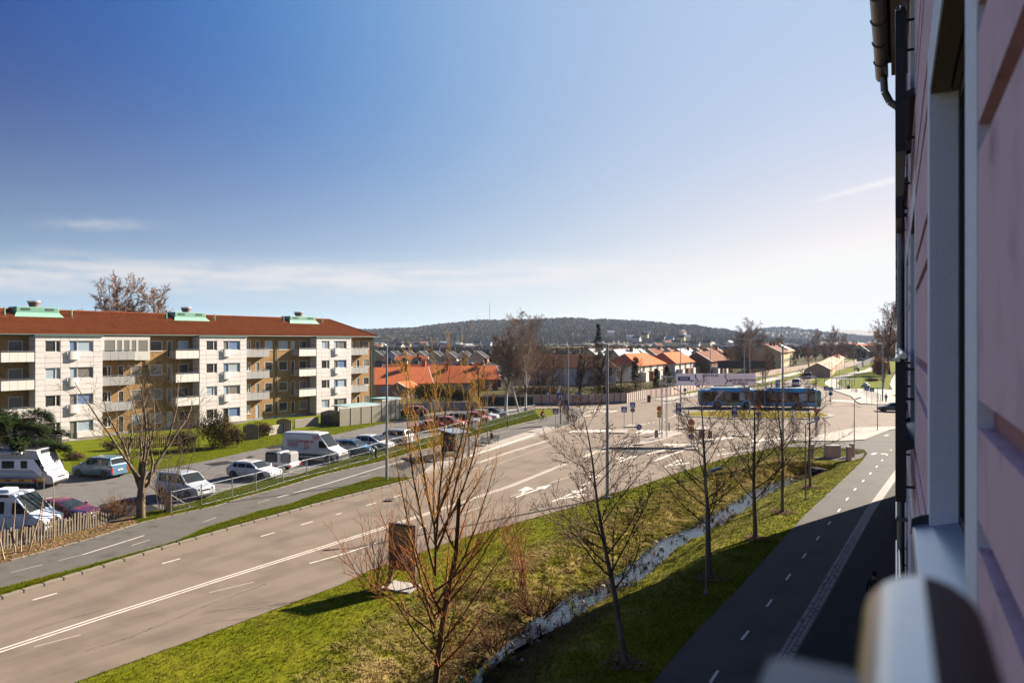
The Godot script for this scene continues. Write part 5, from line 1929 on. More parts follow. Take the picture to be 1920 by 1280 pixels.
func build_walls_and_fences() -> void:
	wall_of_panels("noise_wall", "pinkish noise wall with dark plinth along the cross street", "wall", v2([-5.11,-125.48,3.75,-126.42,13.55,-127.06,20.71,-130.34]),1.85,1.35, M.noise_panel, M.pole_dark, M.noise_plinth)
	wall_of_panels("noise_wall", "short sunlit stretch of noise wall with dark posts at the street corner", "wall", v2([20.74,-130.34,26.13,-140.52]),1.8,1.2, M.noise_panel, M.wood_dark, null, 0.3,0.02)
	wall_of_panels("noise_wall", "long pale noise wall along the road behind the bus", "wall", v2([26.13,-140.52,32.88,-148.97,42.35,-165.25,75.05,-220.73,121.88,-296.47]),1.75,2.4, M.noise_panel, M.noise_panel, null, 0.1,0.02)
	wall_of_panels("garage_wall", "peach-coloured wall continuing past the garages by the straight road", "wall", v2([124.99,-302.4,168,-378,227.61,-487.74]),1.9,4.0, M.wall_peach, M.wall_peach, null, 0.1,0.02)
	# hedges and screens at the end of the car park
	var h := thing("hedge_screen", "dark green screened fence behind the birch trunks", "fence", Vector3(-0.91,0,-122.93))
	var mb := MB.new()
	mb.box(Vector3(-4.6,0.15,-0.06), Vector3(4.6,1.75,0.06))
	obj("screen", mb, M.hedge_dark, h)
	for i in 5:
		mb = MB.new()
		mb.cyl(Vector3(-4.6 + i * 2.3,0,0.1), Vector3(-4.6 + i * 2.3,1.85,0.1),0.04,0.04,6)
		obj("post", mb, M.galvanised, h)
	var rl := thing("pipe_railing", "grey pipe railing along the low wall behind the parked cars", "railing", Vector3(-9.62,0,-118.12))
	mb = MB.new()
	mb.tube([Vector3(-9,1.0,0), Vector3(4.5,1.0,0.1)],0.04,6)
	mb.tube([Vector3(-9,0.55,0), Vector3(4.5,0.55,0.1)],0.03,6)
	obj("rail", mb, M.galvanised, rl)
	for i in 7:
		mb = MB.new()
		mb.cyl(Vector3(-9 + i * 2.25,0,0.01), Vector3(-9 + i * 2.25,1.0,0.01),0.035,0.035,6)
		obj("post", mb, M.galvanised, rl)
	wall_of_panels("low_wall", "low weathered concrete wall behind the red parked cars", "wall", v2([-17.65,-114.55,-13.78,-116.31,-9.72,-117.21,-5.21,-117.21]),1.35,2.5, M.concrete, M.concrete, null, 0.06,0.02)
	# boarded garden walls in front of the apartment block
	var gw := thing("board_fence", "tall weathered board fence with flat blue-green shed roofs at the end of the lawn", "fence", Vector3(-19.16,0,-97.23))
	for seg: Array in [[Vector3(-22.61,0,-94.5), Vector3(-18.16,0,-100.47),2.35],[Vector3(-18.16,0,-100.47), Vector3(-16.11,0,-103.56),2.9]]:
		var p: Vector3 = seg[0] - gw.position
		var q: Vector3 = seg[1] - gw.position
		var d := (q - p).normalized()
		var basis := Basis(d, Vector3.UP, d.cross(Vector3.UP))
		var rows := int(seg[2] / 0.21)
		for i in rows:
			mb = MB.new()
			mb.obox((p + q) * 0.5 + Vector3(0,0.12 + i * 0.21,0), Vector3(p.distance_to(q),0.19,0.05 + 0.01 * (i % 2)), basis)
			obj("board", mb, M.wood_grey, gw)
		for j in 5:
			mb = MB.new()
			mb.obox(p.lerp(q, j / 4.0) + Vector3(0, seg[2] * 0.5,0), Vector3(0.12, seg[2] + 0.05,0.14), basis)
			obj("post", mb, M.wood_grey, gw)
		mb = MB.new()
		mb.obox((p + q) * 0.5 + Vector3(0, seg[2] + 0.06,-2.0) + basis.z * -1.0, Vector3(p.distance_to(q) * 0.9,0.12,4.0), basis)
		obj("shed_roof", mb, M.roof_felt, gw)
		mb = MB.new()
		mb.obox((p + q) * 0.5 + Vector3(0, seg[2] + 0.04,-0.1), Vector3(p.distance_to(q) + 0.1,0.16,0.2), basis)
		obj("roof_edge", mb, M.frame_white, gw)
	var nm := ["low pale timber planter wall nearest the board fence", "low pale timber planter wall left of the brown hedge gap", "short low timber wall between the two planter walls"]
	var sp := [[Vector3(-28.03,0,-92.76), Vector3(-25.88,0,-96)],[Vector3(-28.92,0,-85.42), Vector3(-27.5,0,-89.47)],[Vector3(-25.87,0,-97.55), Vector3(-25.05,0,-99.47)]]
	for i in 3:
		var p: Vector3 = sp[i][0]
		var q: Vector3 = sp[i][1]
		var t := thing("planter_wall", nm[i], "wall", (p + q) * 0.5)
		var d := (q - p).normalized()
		var basis := Basis(d, Vector3.UP, d.cross(Vector3.UP))
		for k in 5:
			mb = MB.new()
			mb.obox(Vector3(0,0.12 + k * 0.23,0), Vector3(p.distance_to(q),0.21,0.16 + 0.015 * (k % 2)), basis)
			obj("board", mb, M.wood_grey, t)
	# dark timber terraces
	var dk := thing("terrace_screen", "dark timber terrace screen with sloping top behind the motorhome", "screen", Vector3(-48.13,0,-74.85))
	for k in 8:
		mb = MB.new()
		mb.plate(PackedVector2Array([Vector2(-2.8,0.25 * k), Vector2(1.3,0.25 * k), Vector2(1.3,0.25 * k + 0.22), Vector2(-2.8 + 0.25 * maxf(0, k - 3),0.25 * k + 0.22)]),-0.03,0.03)
		obj("board", mb, M.wood_dark, dk)
	mb = MB.new()
	mb.box(Vector3(-1.6,0.7,0.06), Vector3(0.2,0.8,0.12))
	mb.seg(Vector3(-2.6,0.3,0.1), Vector3(1.2,2.0,0.1),0.05,0.05,4)
	obj("brace", mb, M.wood_grey, dk)
	var t2 := thing("terrace_screen", "arched dark timber screen by the third white bay", "screen", Vector3(-24.33,0,-96.31))
	for k in 14:
		mb = MB.new()
		var x := -1.3 + k * 0.2
		mb.box(Vector3(x, 0,-0.02), Vector3(x + 0.18,1.7 + 0.35 * sin(PI * (k + 0.5) / 14.0),0.02))
		obj("board", mb, M.wood_dark, t2)
	var tn := ["arched dark timber gate left of the brown hedge", "arched dark timber screen beside the brown hedge"]
	for i in 2:
		var t := thing("terrace_screen", tn[i], "screen", [Vector3(-29.83,0,-82.17), Vector3(-27.87,0,-87.91)][i])
		for k in 9:
			mb = MB.new()
			var x := -0.9 + k * 0.2
			mb.box(Vector3(x, 0,-0.02), Vector3(x + 0.18,1.5 + 0.3 * sin(PI * (k + 0.5) / 9.0),0.02))
			obj("board", mb, M.wood_dark, t)
	# orange picket fence by the second brick recess
	var of := thing("picket_fence", "short orange-brown picket fence at the edge of the lawn", "fence", Vector3(-38.24,0,-76.36))
	for i in 30:
		mb = MB.new()
		var x := -2.9 + i * 0.2
		mb.plate(PackedVector2Array([Vector2(x, 0), Vector2(x + 0.12,0), Vector2(x + 0.12,1.15), Vector2(x + 0.06,1.25), Vector2(x, 1.15)]),-0.02,0.02, Transform3D(Basis(Vector3.UP, 0.25), Vector3.ZERO))
		obj("picket", mb, M.wood_orange, of)
	mb = MB.new()
	mb.obox(Vector3(0,0.3,-0.04), Vector3(5.8,0.09,0.04), Basis(Vector3.UP, 0.25))
	mb.obox(Vector3(0,0.9,-0.04), Vector3(5.8,0.09,0.04), Basis(Vector3.UP, 0.25))
	obj("rail", mb, M.wood_orange, of)
	# old grey picket fence by the campervan
	var pf := thing("picket_fence", "old grey picket fence leaning beside the campervan and the leaf litter", "fence", Vector3(-26.34,0,-40.86))
	var pa: Vector3 = Vector3(-27.59,0,-37.24) - pf.position
	var pb2: Vector3 = Vector3(-24.65,0,-44.08) - pf.position
	var dd := (pb2 - pa).normalized()
	var n := int(pa.distance_to(pb2) / 0.165)
	for i in n:
		mb = MB.new()
		var h2 := rng.randf_range(0.95,1.2)
		mb.plate(PackedVector2Array([Vector2(-0.045,0), Vector2(0.045,0), Vector2(0.045, h2 - 0.06), Vector2(0, h2), Vector2(-0.045, h2 - 0.06)]),-0.015,0.015)
		var pk := obj("picket", mb, M.wood_picket, pf)
		pk.transform = Transform3D(Basis(dd, Vector3.UP, dd.cross(Vector3.UP)) * Basis.from_euler(Vector3(rng.randf_range(-0.05,0.08),0, rng.randf_range(-0.06,0.06))), pa.lerp(pb2, (i + 0.5) / n) + Vector3(0,0.05,0))
	mb = MB.new()
	for y: float in [0.35,0.85]:
		mb.obox((pa + pb2) * 0.5 + Vector3(0, y, 0) - dd.cross(Vector3.UP) * 0.05, Vector3(pa.distance_to(pb2),0.08,0.05), Basis(dd, Vector3.UP, dd.cross(Vector3.UP)))
	obj("rail", mb, M.wood_picket, pf)
	# chain-link fence along the car park
	var cl := thing("wire_fence", "low chain-link fence with thin grey posts between car park and pavement", "fence", Vector3(-14.63,0,-64.75))
	var posts := [Vector3(-22.06,0,-46.52), Vector3(-21,0,-48.62), Vector3(-19.86,0,-51.08), Vector3(-18.91,0,-53.13), Vector3(-17.97,0,-56.42), Vector3(-16.91,0,-59.29), Vector3(-15.66,0,-61.71), Vector3(-14.63,0,-64.75), Vector3(-13.38,0,-67.5), Vector3(-11.97,0,-71.83), Vector3(-10.59,0,-75.22), Vector3(-8.34,0,-80.43), Vector3(-6.11,0,-86.9), Vector3(-3.44,0,-92.76), Vector3(-0.74,0,-100.47), Vector3(2.4,0,-108), Vector3(3.52,0,-110.36)]
	var wires := MB.new()
	for i in posts.size():
		var p: Vector3 = posts[i] - cl.position
		p.y = 0.1
		mb = MB.new()
		mb.cyl(p, p + Vector3(0,1.42,0),0.034,0.034,8)
		mb.cyl(p + Vector3(0,1.42,0), p + Vector3(0,1.48,0),0.045,0.02,8)
		obj("post", mb, M.galvanised, cl)
		if i + 1 < posts.size():
			var q: Vector3 = posts[i + 1] - cl.position
			q.y = 0.1
			for y: float in [0.08,0.75,1.38]:
				wires.seg(p + Vector3(0, y, 0), q + Vector3(0, y, 0),0.007 if y < 1.0 else 0.016,0.007 if y < 1.0 else 0.016,4)
			var k := int(p.distance_to(q) / 0.12)
			for j in k:
				var u := p.lerp(q, float(j) / k)
				var w := p.lerp(q, minf(1.0, float(j + 9) / k))
				wires.seg(u + Vector3(0,0.08,0), w + Vector3(0,1.36,0),0.0022,0.0022,3)
				wires.seg(u + Vector3(0,1.36,0), w + Vector3(0,0.08,0),0.0022,0.0022,3)
	mb = MB.new()
	mb.seg(posts[0] - cl.position + Vector3(0,1.3,0), posts[1] - cl.position + Vector3(-0.6,0.1,0.3),0.03,0.03,6)
	obj("brace", mb, M.galvanised, cl)
	obj("wire_mesh", wires, M.galvanised, cl).set_meta("kind", "stuff")
	# pedestrian railing by the far crossing
	var rr := thing("steel_railing", "steel pedestrian railing along the pavement east of the roundabout", "railing", Vector3(73.62,0,-146.8))
	var ra: Vector3 = Vector3(77.69,0,-159.16) - rr.position
	var rb: Vector3 = Vector3(68.88,0,-133.81) - rr.position
	for i in 13:
		mb = MB.new()
		var p := ra.lerp(rb, i / 12.0)
		mb.cyl(p, p + Vector3(0,1.2,0),0.04,0.04,6)
		obj("post", mb, M.galvanised, rr)
	mb = MB.new()
	for y: float in [0.35,0.75,1.18]:
		mb.seg(ra + Vector3(0, y, 0), rb + Vector3(0, y, 0),0.03,0.03,5)
	obj("rail", mb, M.galvanised, rr)
	wall_of_panels("grey_barrier", "grey barrier fence curving along the far right road", "fence", v2([136.94,-285.28,164.76,-336,211.56,-420]),2.3,4.0, M.wall_grey, M.pole_grey, null, 0.15,0.02)

# ---------------------------------------------------------------- vehicles
# local axes: front along +x, up y, near side +z; the ground is y = 0
func lerp_profile(p: Array, x: float) -> float:
	# p: [[x, y], ...] with x falling
	if x >= p[0][0]:
		return p[0][1]
	for i in p.size() - 1:
		if x <= p[i][0] and x >= p[i + 1][0]:
			var d: float = p[i][0] - p[i + 1][0]
			return lerpf(p[i][1], p[i + 1][1],0.0 if d < 1e-5 else (p[i][0] - x) / d)
	return p[p.size() - 1][1]


func wheel(parent: Node3D, x: float, z: float, r: float, side: float, rim: Material = null) -> void:
	var tb := MB.new()
	var w := 0.1
	var rows := []
	for i in 25:
		var a := TAU * i / 24.0
		var row := PackedVector3Array()
		for q: Array in [[r * 0.62,-w],[r * 0.93,-w],[r, -w * 0.7],[r, w * 0.7],[r * 0.93, w],[r * 0.62, w]]:
			row.append(Vector3(cos(a) * q[0], sin(a) * q[0], q[1] * side))
		rows.append(row)
	tb.grid(rows)
	var o := obj("wheel", tb, M.rubber, parent)
	o.position = Vector3(x, r, z)
	var rb := MB.new()
	rb.cyl(Vector3(0,0, side * (w * 0.3)), Vector3(0,0, side * (w * 0.62)), r * 0.2, r * 0.16,10)
	for k in 5:
		var a := TAU * k / 5.0
		var p := Vector3(cos(a), sin(a),0)
		var s := Vector3(-sin(a), cos(a),0)
		rb.quad(p * r * 0.1 + s * 0.045 + Vector3(0,0, side * w * 0.6), p * r * 0.1 - s * 0.045 + Vector3(0,0, side * w * 0.6), p * r * 0.66 - s * 0.035 + Vector3(0,0, side * w * 0.75), p * r * 0.66 + s * 0.035 + Vector3(0,0, side * w * 0.75))
	for k in 20:
		var a := TAU * k / 20.0
		var b := TAU * (k + 1) / 20.0
		rb.quad(Vector3(cos(a) * r * 0.58, sin(a) * r * 0.58, side * w * 0.8), Vector3(cos(b) * r * 0.58, sin(b) * r * 0.58, side * w * 0.8), Vector3(cos(b) * r * 0.67, sin(b) * r * 0.67, side * w * 0.95), Vector3(cos(a) * r * 0.67, sin(a) * r * 0.67, side * w * 0.95))
	obj("rim", rb, rim if rim else M.rim, o)
	var db := MB.new()
	db.cyl(Vector3(0,0,-side * w * 0.2), Vector3(0,0, side * w * 0.25), r * 0.63, r * 0.63,16)
	obj("hub", db, M.black_plastic, o)


# s: L W H belt nose deck hood wind rear tail gc r fa ra roofw paint wins(list of [x0,x1]) extras
func car(called: String, label: String, cat: String, at: Vector3, heading: Vector2, s: Dictionary) -> Node3D:
	var t := thing(called, label, cat, at, atan2(-heading.y, heading.x), s.get("group", ""))
	var L: float = s.L
	var W: float = s.W
	var H: float = s.H
	var f := L * 0.5
	var belt: float = s.belt
	var nose: float = s.nose
	var deck: float = s.deck
	var gc: float = s.get("gc", 0.2)
	var xa: float = f - s.hood
	var xb: float = xa - s.wind
	var xe: float = -f + s.tail
	var xd: float = xe + s.rear
	var rw: float = s.get("roofw", 0.76)
	var pm: Material = M[s.paint]
	var r: float = s.get("r", 0.32)
	var fa: float = f - s.get("fa", 0.85)
	var ra: float = -f + s.get("ra", 0.75)
	var top := [[f, nose - 0.18],[f - 0.08, nose],[f - 0.35, nose + 0.06],[xa, belt],[xe, belt + s.get("rise", 0.04)],[-f + 0.1, deck],[-f, deck - 0.16]]
	if s.tail < 0.12:
		top = [[f, nose - 0.18],[f - 0.08, nose],[f - 0.35, nose + 0.06],[xa, belt],[-f, belt + s.get("rise", 0.04)]]
	var wid := func(x: float) -> float:
		var k := absf(x) / f
		return W * 0.5 * (1.0 - (0.13 if x > 0 else s.get("backtaper", 0.07)) * pow(k, 7.0))
	# lower body
	var xs := [f, f - 0.03, f - 0.1, f - 0.22, f - 0.4, fa, (fa + xa) * 0.5, xa, (xa + xe) * 0.5, xe + 0.3, xe, ra, -f + 0.3,-f + 0.12,-f + 0.04,-f]
	xs.sort()
	xs.reverse()
	var rows := []
	for x: float in xs:
		var yt := lerp_profile(top, x)
		var yb := gc + (0.16 if absf(x) > f - 0.02 else 0.06 if absf(x) > f - 0.15 else 0.0)
		var w: float = wid.call(x)
		var inset := 0.05 if absf(x) > f - 0.02 else 0.0
		w -= inset
		var pts := PackedVector3Array()
		var half := [[w * 0.55, yb],[w * 0.9, yb + 0.01],[w * 0.975, yb + 0.1],[w, lerpf(yb, yt, 0.5)],[w * 0.995, lerpf(yb, yt, 0.78)],[w * 0.965, yt - 0.035],[w * 0.9, yt + 0.0],[w * 0.5, yt + 0.02],[0.0, yt + 0.028]]
		for q: Array in half:
			pts.append(Vector3(x, q[1], q[0]))
		for i in range(half.size() - 2,-1,-1):
			pts.append(Vector3(x, half[i][1],-half[i][0]))
		rows.append(pts)
	var bb := MB.new()
	bb.grid(rows, true)
	bb.fan(rows[0])
	var rev: PackedVector3Array = rows[rows.size() - 1].duplicate()
	rev.reverse()
	bb.fan(rev)
	obj("body", bb, pm, t)
	# cabin
	var roof := [[xa, belt],[xb, H - 0.045],[lerpf(xb, xd, 0.4), H],[xd, H - s.get("drop", 0.05)],[xe, belt + s.get("rise", 0.04)]]
	var cx := [xa, lerpf(xa, xb, 0.33), lerpf(xa, xb, 0.66), lerpf(xa, xb, 0.93), xb, lerpf(xb, xd, 0.06), lerpf(xb, xd, 0.4), lerpf(xb, xd, 0.75), lerpf(xb, xd, 0.95), xd, lerpf(xd, xe, 0.12), lerpf(xd, xe, 0.5), xe]
	var crow := []
	var side_w := func(x: float, y: float) -> float:
		var w0: float = wid.call(x) * 0.965
		return lerpf(w0, W * 0.5 * rw, clampf((y - belt) / (H - belt),0,1))
	for x: float in cx:
		var yt := lerp_profile(roof, x)
		var y0 := belt - 0.04
		var pts := PackedVector3Array()
		var h := maxf(yt - y0,0.0)
		var half := [[side_w.call(x, y0), y0],[side_w.call(x, y0 + h * 0.5), y0 + h * 0.5],[side_w.call(x, y0 + h * 0.88), y0 + h * 0.88],[side_w.call(x, yt) - 0.03, y0 + h * 0.955],[side_w.call(x, yt) - 0.1, y0 + h * 0.985],[side_w.call(x, yt) * 0.45, yt + 0.01],[0.0, yt + 0.015]]
		for q: Array in half:
			pts.append(Vector3(x, q[1], q[0]))
		for i in range(half.size() - 2,-1,-1):
			pts.append(Vector3(x, half[i][1],-half[i][0]))
		crow.append(pts)
	var cb := MB.new()
	cb.grid(crow)
	obj("cabin", cb, pm if not s.has("roof_paint") else M[s.roof_paint], t)
	# windscreen and rear window lie just off the cabin's skin
	var g: Material = M.car_glass
	for q: Array in [["windscreen", xa, xb, 0.08,0.9],["rear_window", xe, xd, 0.16,0.86]]:
		if q[0] == "rear_window" and s.get("blind_rear", false):
			continue
		var gb := MB.new()
		var gr := []
		var nrm := Vector3(absf(lerp_profile(roof, q[2]) - belt), absf(q[1] - q[2]),0).normalized() * 0.012
		if q[0] == "rear_window":
			nrm.x = -nrm.x
		for i in 4:
			var k := lerpf(q[3], q[4], i / 3.0)
			var x := lerpf(q[1], q[2], k)
			var yt := lerp_profile(roof, x)
			var w: float = side_w.call(x, yt) - 0.1
			var line := PackedVector3Array()
			for j in 5:
				var z := lerpf(-w, w, j / 4.0)
				line.append(Vector3(x, yt + 0.012 * (1.0 - absf(z) / w) - 0.0, z) + nrm)
			gr.append(line)
		gb.grid(gr)
		obj(q[0], gb, M[s.screen] if s.has("screen") and q[0] == "windscreen" else g, t)
	# side windows follow the roof line
	for q: Array in s.wins:
		for side: float in [1.0,-1.0]:
			var gb := MB.new()
			var gr := []
			var yb := belt + 0.05
			for i in 9:
				var x := lerpf(q[0], q[1], i / 8.0)
				var yt := minf(lerp_profile(roof, x) - 0.11, H - 0.16)
				if q.size() > 2:
					yt = minf(yt, q[2])
				yt = maxf(yt, yb + 0.005)
				gr.append(PackedVector3Array([Vector3(x, yb, side * (side_w.call(x, yb) + 0.006)), Vector3(x, (yb + yt) * 0.5, side * (side_w.call(x, (yb + yt) * 0.5) + 0.007)), Vector3(x, yt, side * (side_w.call(x, yt) + 0.006))]))
			gb.grid(gr)
			obj("side_window", gb, g, t)
	# wheels in dark arches
	for q: Array in [[fa, 1.0],[fa, -1.0],[ra, 1.0],[ra, -1.0]]:
		var w: float = wid.call(q[0])
		var ab := MB.new()
		ab.cyl(Vector3(q[0], r + 0.01, q[1] * (w - 0.22)), Vector3(q[0], r + 0.01, q[1] * (w + 0.004)), r + 0.055, r + 0.055,20)
		obj("wheel_arch", ab, M.black_plastic, t)
		wheel(t, q[0], q[1] * (w - 0.07), r, q[1], M.black_plastic if s.get("dark_rims", false) else M.rim)
	# lights, bumpers, plates, mirrors, handles
	for side: float in [1.0,-1.0]:
		var w: float = wid.call(f - 0.12)
		var hb := MB.new()
		hb.obox(Vector3(f - 0.12, nose - 0.09, side * (w - 0.2)), Vector3(0.22,0.13,0.3), Basis(Vector3.UP, side * -0.45))
		obj("headlight", hb, M.headlight, t)
		var tb := MB.new()
		var ty := minf(deck - 0.1, belt + 0.02)
		var tall := 0.16 if s.tail > 0.3 else s.get("tail_h", 0.32)
		tb.obox(Vector3(-f + 0.05, ty - tall * 0.3, side * (wid.call(-f + 0.1) - 0.1)), Vector3(0.13, tall, 0.18 if tall < 0.3 else 0.14))
		obj("tail_light", tb, M.tail_red, t)
		var mb := MB.new()
		var mx: float = lerpf(xa, xb, 0.22)
		mb.cbox(Vector3(mx - 0.07, belt + 0.03, side * (W * 0.5 + 0.02) - 0.09), Vector3(mx + 0.07, belt + 0.19 * s.get("mirror", 1.0), side * (W * 0.5 + 0.02) + 0.09),0.03)
		obj("mirror", mb, M.black_plastic if s.get("dark_mirror", false) else pm, t)
		var sb := MB.new()
		sb.box(Vector3(ra + r + 0.1, gc + 0.02, side * wid.call(0.0) - 0.012), Vector3(fa - r - 0.1, gc + 0.11, side * wid.call(0.0) + 0.012))
		obj("sill_trim", sb, M.black_plastic, t)
		var nb := MB.new()
		for x: float in s.get("seams", []):
			nb.box(Vector3(x - 0.006, gc + 0.14, side * (W * 0.5) - 0.01), Vector3(x + 0.006, belt - 0.04, side * (W * 0.5) + 0.003))
			nb.box(Vector3(x + 0.1, belt - 0.17, side * (W * 0.5) - 0.02), Vector3(x + 0.27, belt - 0.135, side * (W * 0.5) + 0.022))
		if nb.v.size():
			obj("door_seam", nb, M.black_plastic, t)
	var fb := MB.new()
	fb.cbox(Vector3(f - 0.06, gc + 0.05,-W * 0.34), Vector3(f + 0.015, gc + 0.2, W * 0.34),0.01)
	fb.box(Vector3(f - 0.06, nose - 0.22,-W * 0.2), Vector3(f + 0.006, nose - 0.1, W * 0.2))
	obj("grille", fb, M.black_plastic, t)
	var bb2 := MB.new()
	bb2.cbox(Vector3(-f - 0.03, gc + 0.1,-W * 0.42), Vector3(-f + 0.1, gc + 0.3, W * 0.42),0.03)
	obj("rear_bumper", bb2, pm if s.get("painted_bumper", true) else M.black_plastic, t)
	for x: float in [f + 0.016,-f - 0.036]:
		var pb := MB.new()
		var y := gc + 0.24 if x > 0 else (minf(deck, belt) - 0.28)
		pb.box(Vector3(x - 0.012, y, -0.26), Vector3(x + 0.008, y + 0.11,0.26))
		obj("number_plate", pb, M.plate_white, t)
	if s.get("rails", false):
		var rb := MB.new()
		for side: float in [1.0,-1.0]:
			rb.tube([Vector3(xb - 0.1, H + 0.0, side * (W * 0.5 * rw - 0.1)), Vector3(xb - 0.25, H + 0.06, side * (W * 0.5 * rw - 0.1)), Vector3(xd + 0.2, H + 0.05, side * (W * 0.5 * rw - 0.1)), Vector3(xd + 0.05, H - 0.03, side * (W * 0.5 * rw - 0.1))],0.02,5)
		obj("roof_rail", rb, M.black_plastic, t)
	return t


func hatch(extra: Dictionary) -> Dictionary:
	var s := {"L": 4.3, "W": 1.8, "H": 1.45, "belt": 0.92, "nose": 0.72, "deck": 0.9, "hood": 1.15, "wind": 0.85, "rear": 0.6, "tail": 0.12, "paint": "paint_red", "wins": [[0.62,-0.2],[-0.26,-1.02],[-1.08,-1.5]], "seams": [-0.23,0.85,-1.15]}
	s.merge(extra, true)
	return s


func estate(extra: Dictionary) -> Dictionary:
	var s := {"L": 4.6, "W": 1.8, "H": 1.48, "belt": 0.93, "nose": 0.74, "deck": 0.95, "hood": 1.2, "wind": 0.85, "rear": 0.45, "tail": 0.1, "paint": "paint_black", "wins": [[0.72,-0.12],[-0.18,-0.98],[-1.05,-1.9]], "seams": [-0.15,0.95,-1.1], "rails": true}
	s.merge(extra, true)
	return s


func lettering(parent: Node3D, text: String, size: float, at: Vector3, basis: Basis, material: Material, called := "lettering", bold := true, italic := false) -> void:
	var tm := TextMesh.new()
	var f := SystemFont.new()
	f.font_names = PackedStringArray(["Droid Sans"])
	f.font_weight = 700 if bold else 400
	tm.font = f
	tm.text = text
	tm.font_size = 48
	tm.pixel_size = size / 36.0
	tm.depth = 0.006
	var o := inst(called, tm, material, parent)
	o.transform = Transform3D(basis, at)


func build_vehicles() -> void:
	car("hatchback", "white five-door hatchback parked alone nearest the wire fence", "car", Vector3(-21.1,0.01,-59.0), Vector2(0.937,0.35), hatch({"paint": "paint_white_car", "L": 4.37, "H": 1.44, "screen": "car_glass"}))
	car("leisure_van", "silver boxy leisure van with black bumper parked behind the bare shrub", "car", Vector3(-23.6,0.01,-52.0), Vector2(0.9,0.435), hatch({"paint": "paint_silver", "L": 4.2, "W": 1.83, "H": 1.82, "belt": 1.1, "nose": 0.86, "hood": 0.95, "wind": 0.75, "rear": 0.12, "tail": 0.05, "roofw": 0.84, "wins": [[0.72,0.0],[-0.1,-0.85],[-1.0,-1.75]], "dark_rims": true, "painted_bumper": false, "dark_mirror": true, "rails": true, "seams": [-0.05,0.9]}))
	car("family_van", "blue-grey compact people carrier seen from its blue tailgate beside the motorhome", "car", Vector3(-34.35,0.01,-59.9), Vector2(-0.952,-0.306), hatch({"paint": "paint_steel", "L": 4.35, "W": 1.82, "H": 1.72, "belt": 1.03, "nose": 0.82, "hood": 0.9, "wind": 1.1, "rear": 0.2, "tail": 0.06, "roofw": 0.82, "rails": true, "wins": [[0.95,0.05],[-0.02,-0.95],[-1.02,-1.75]], "dark_rims": true, "tail_h": 0.5}))
	car("estate_car", "blue estate car parked between the white van and the white compact", "car", Vector3(-15.8,0.01,-71.6), Vector2(0.96,0.275), estate({"paint": "paint_blue"}))
	car("compact_car", "small white hatchback with sloping bonnet beside the silver off-roader", "car", Vector3(-14.4,0.01,-74.6), Vector2(0.95,0.3), hatch({"paint": "paint_white_car", "L": 4.2, "H": 1.55, "hood": 0.9, "wind": 1.15, "nose": 0.74, "wins": [[0.9,-0.1],[-0.16,-1.0],[-1.06,-1.5]]}))
	car("off_roader", "silver off-roader with roof rails showing its rear window to the street", "car", Vector3(-13.0,0.01,-78.0), Vector2(-0.94,-0.34), estate({"paint": "paint_silver", "L": 4.5, "W": 1.85, "H": 1.78, "belt": 1.1, "nose": 0.95, "gc": 0.3, "r": 0.38, "painted_bumper": true, "rear": 0.3, "tail": 0.08, "wins": [[0.65,-0.12],[-0.18,-0.98],[-1.05,-1.85]]}))
	car("saloon", "dark red saloon parked across behind the bus shelter, nose to the left", "car", Vector3(-10.6,0.01,-89.6), Vector2(-0.975,0.22), hatch({"paint": "paint_red", "L": 4.6, "H": 1.42, "tail": 0.55, "rear": 0.9, "hood": 1.25, "wins": [[0.65,-0.2],[-0.26,-1.1]]}))
	car("hatchback", "bright red hatchback facing the street behind the bus shelter roof", "car", Vector3(-8.1,0.01,-94.0), Vector2(0.96,0.275), hatch({"paint": "paint_red"}))
	car("estate_car", "black estate car between two red cars in the far row", "car", Vector3(-6.5,0.01,-97.4), Vector2(0.96,0.275), estate({"paint": "paint_black", "H": 1.52}))
	car("hatchback", "red hatchback squeezed between the black estate and a grey car", "car", Vector3(-4.9,0.01,-100.0), Vector2(0.96,0.275), hatch({"paint": "paint_red", "L": 4.1}))
	car("hatchback", "grey-silver hatchback next to the dark blue saloon", "car", Vector3(-4.0,0.01,-102.7), Vector2(0.96,0.275), hatch({"paint": "paint_silver", "H": 1.5}))
	car("saloon", "dark blue saloon with sloping roof at the end of the far row by the birches", "car", Vector3(-2.9,0.01,-106.6), Vector2(0.97,0.22), hatch({"paint": "paint_navy", "L": 4.7, "H": 1.45, "tail": 0.35, "rear": 1.25, "hood": 1.2, "wins": [[0.7,-0.15],[-0.2,-1.15]]}))
	car("hatchback", "red car with lit red tail parked by the low wall beside the board fence", "car", Vector3(-15.2,0.01,-108.6), Vector2(-1.0,0.02), estate({"paint": "paint_red", "rails": false}))
	car("family_car", "dark crimson car wedged behind the campervan's bonnet", "car", Vector3(-27.9,0.01,-44.7), Vector2(0.99,0.1), hatch({"paint": "paint_darkred", "L": 4.2, "H": 1.42, "hood": 1.0, "wind": 1.0}))
	car("saloon", "black saloon driving in from the right at the roundabout", "car", Vector3(61.1,0.01,-115.2), Vector2(-0.95,-0.3), hatch({"paint": "paint_navy", "L": 4.7, "tail": 0.45, "rear": 1.1, "hood": 1.2, "wins": [[0.7,-0.15],[-0.2,-1.15]]}))
	car("minibus", "silver van seen from behind, leaving the roundabout on the straight road", "van", Vector3(71.2,0.01,-180.0), Vector2(0.45,-0.9), hatch({"paint": "paint_silver", "L": 4.9, "W": 1.9, "H": 1.95, "belt": 1.1, "nose": 0.95, "hood": 0.9, "wind": 0.9, "rear": 0.25, "tail": 0.05, "roofw": 0.85, "wins": [[0.9,0.0],[-0.1,-1.0],[-1.1,-2.1]], "tail_h": 0.5}))
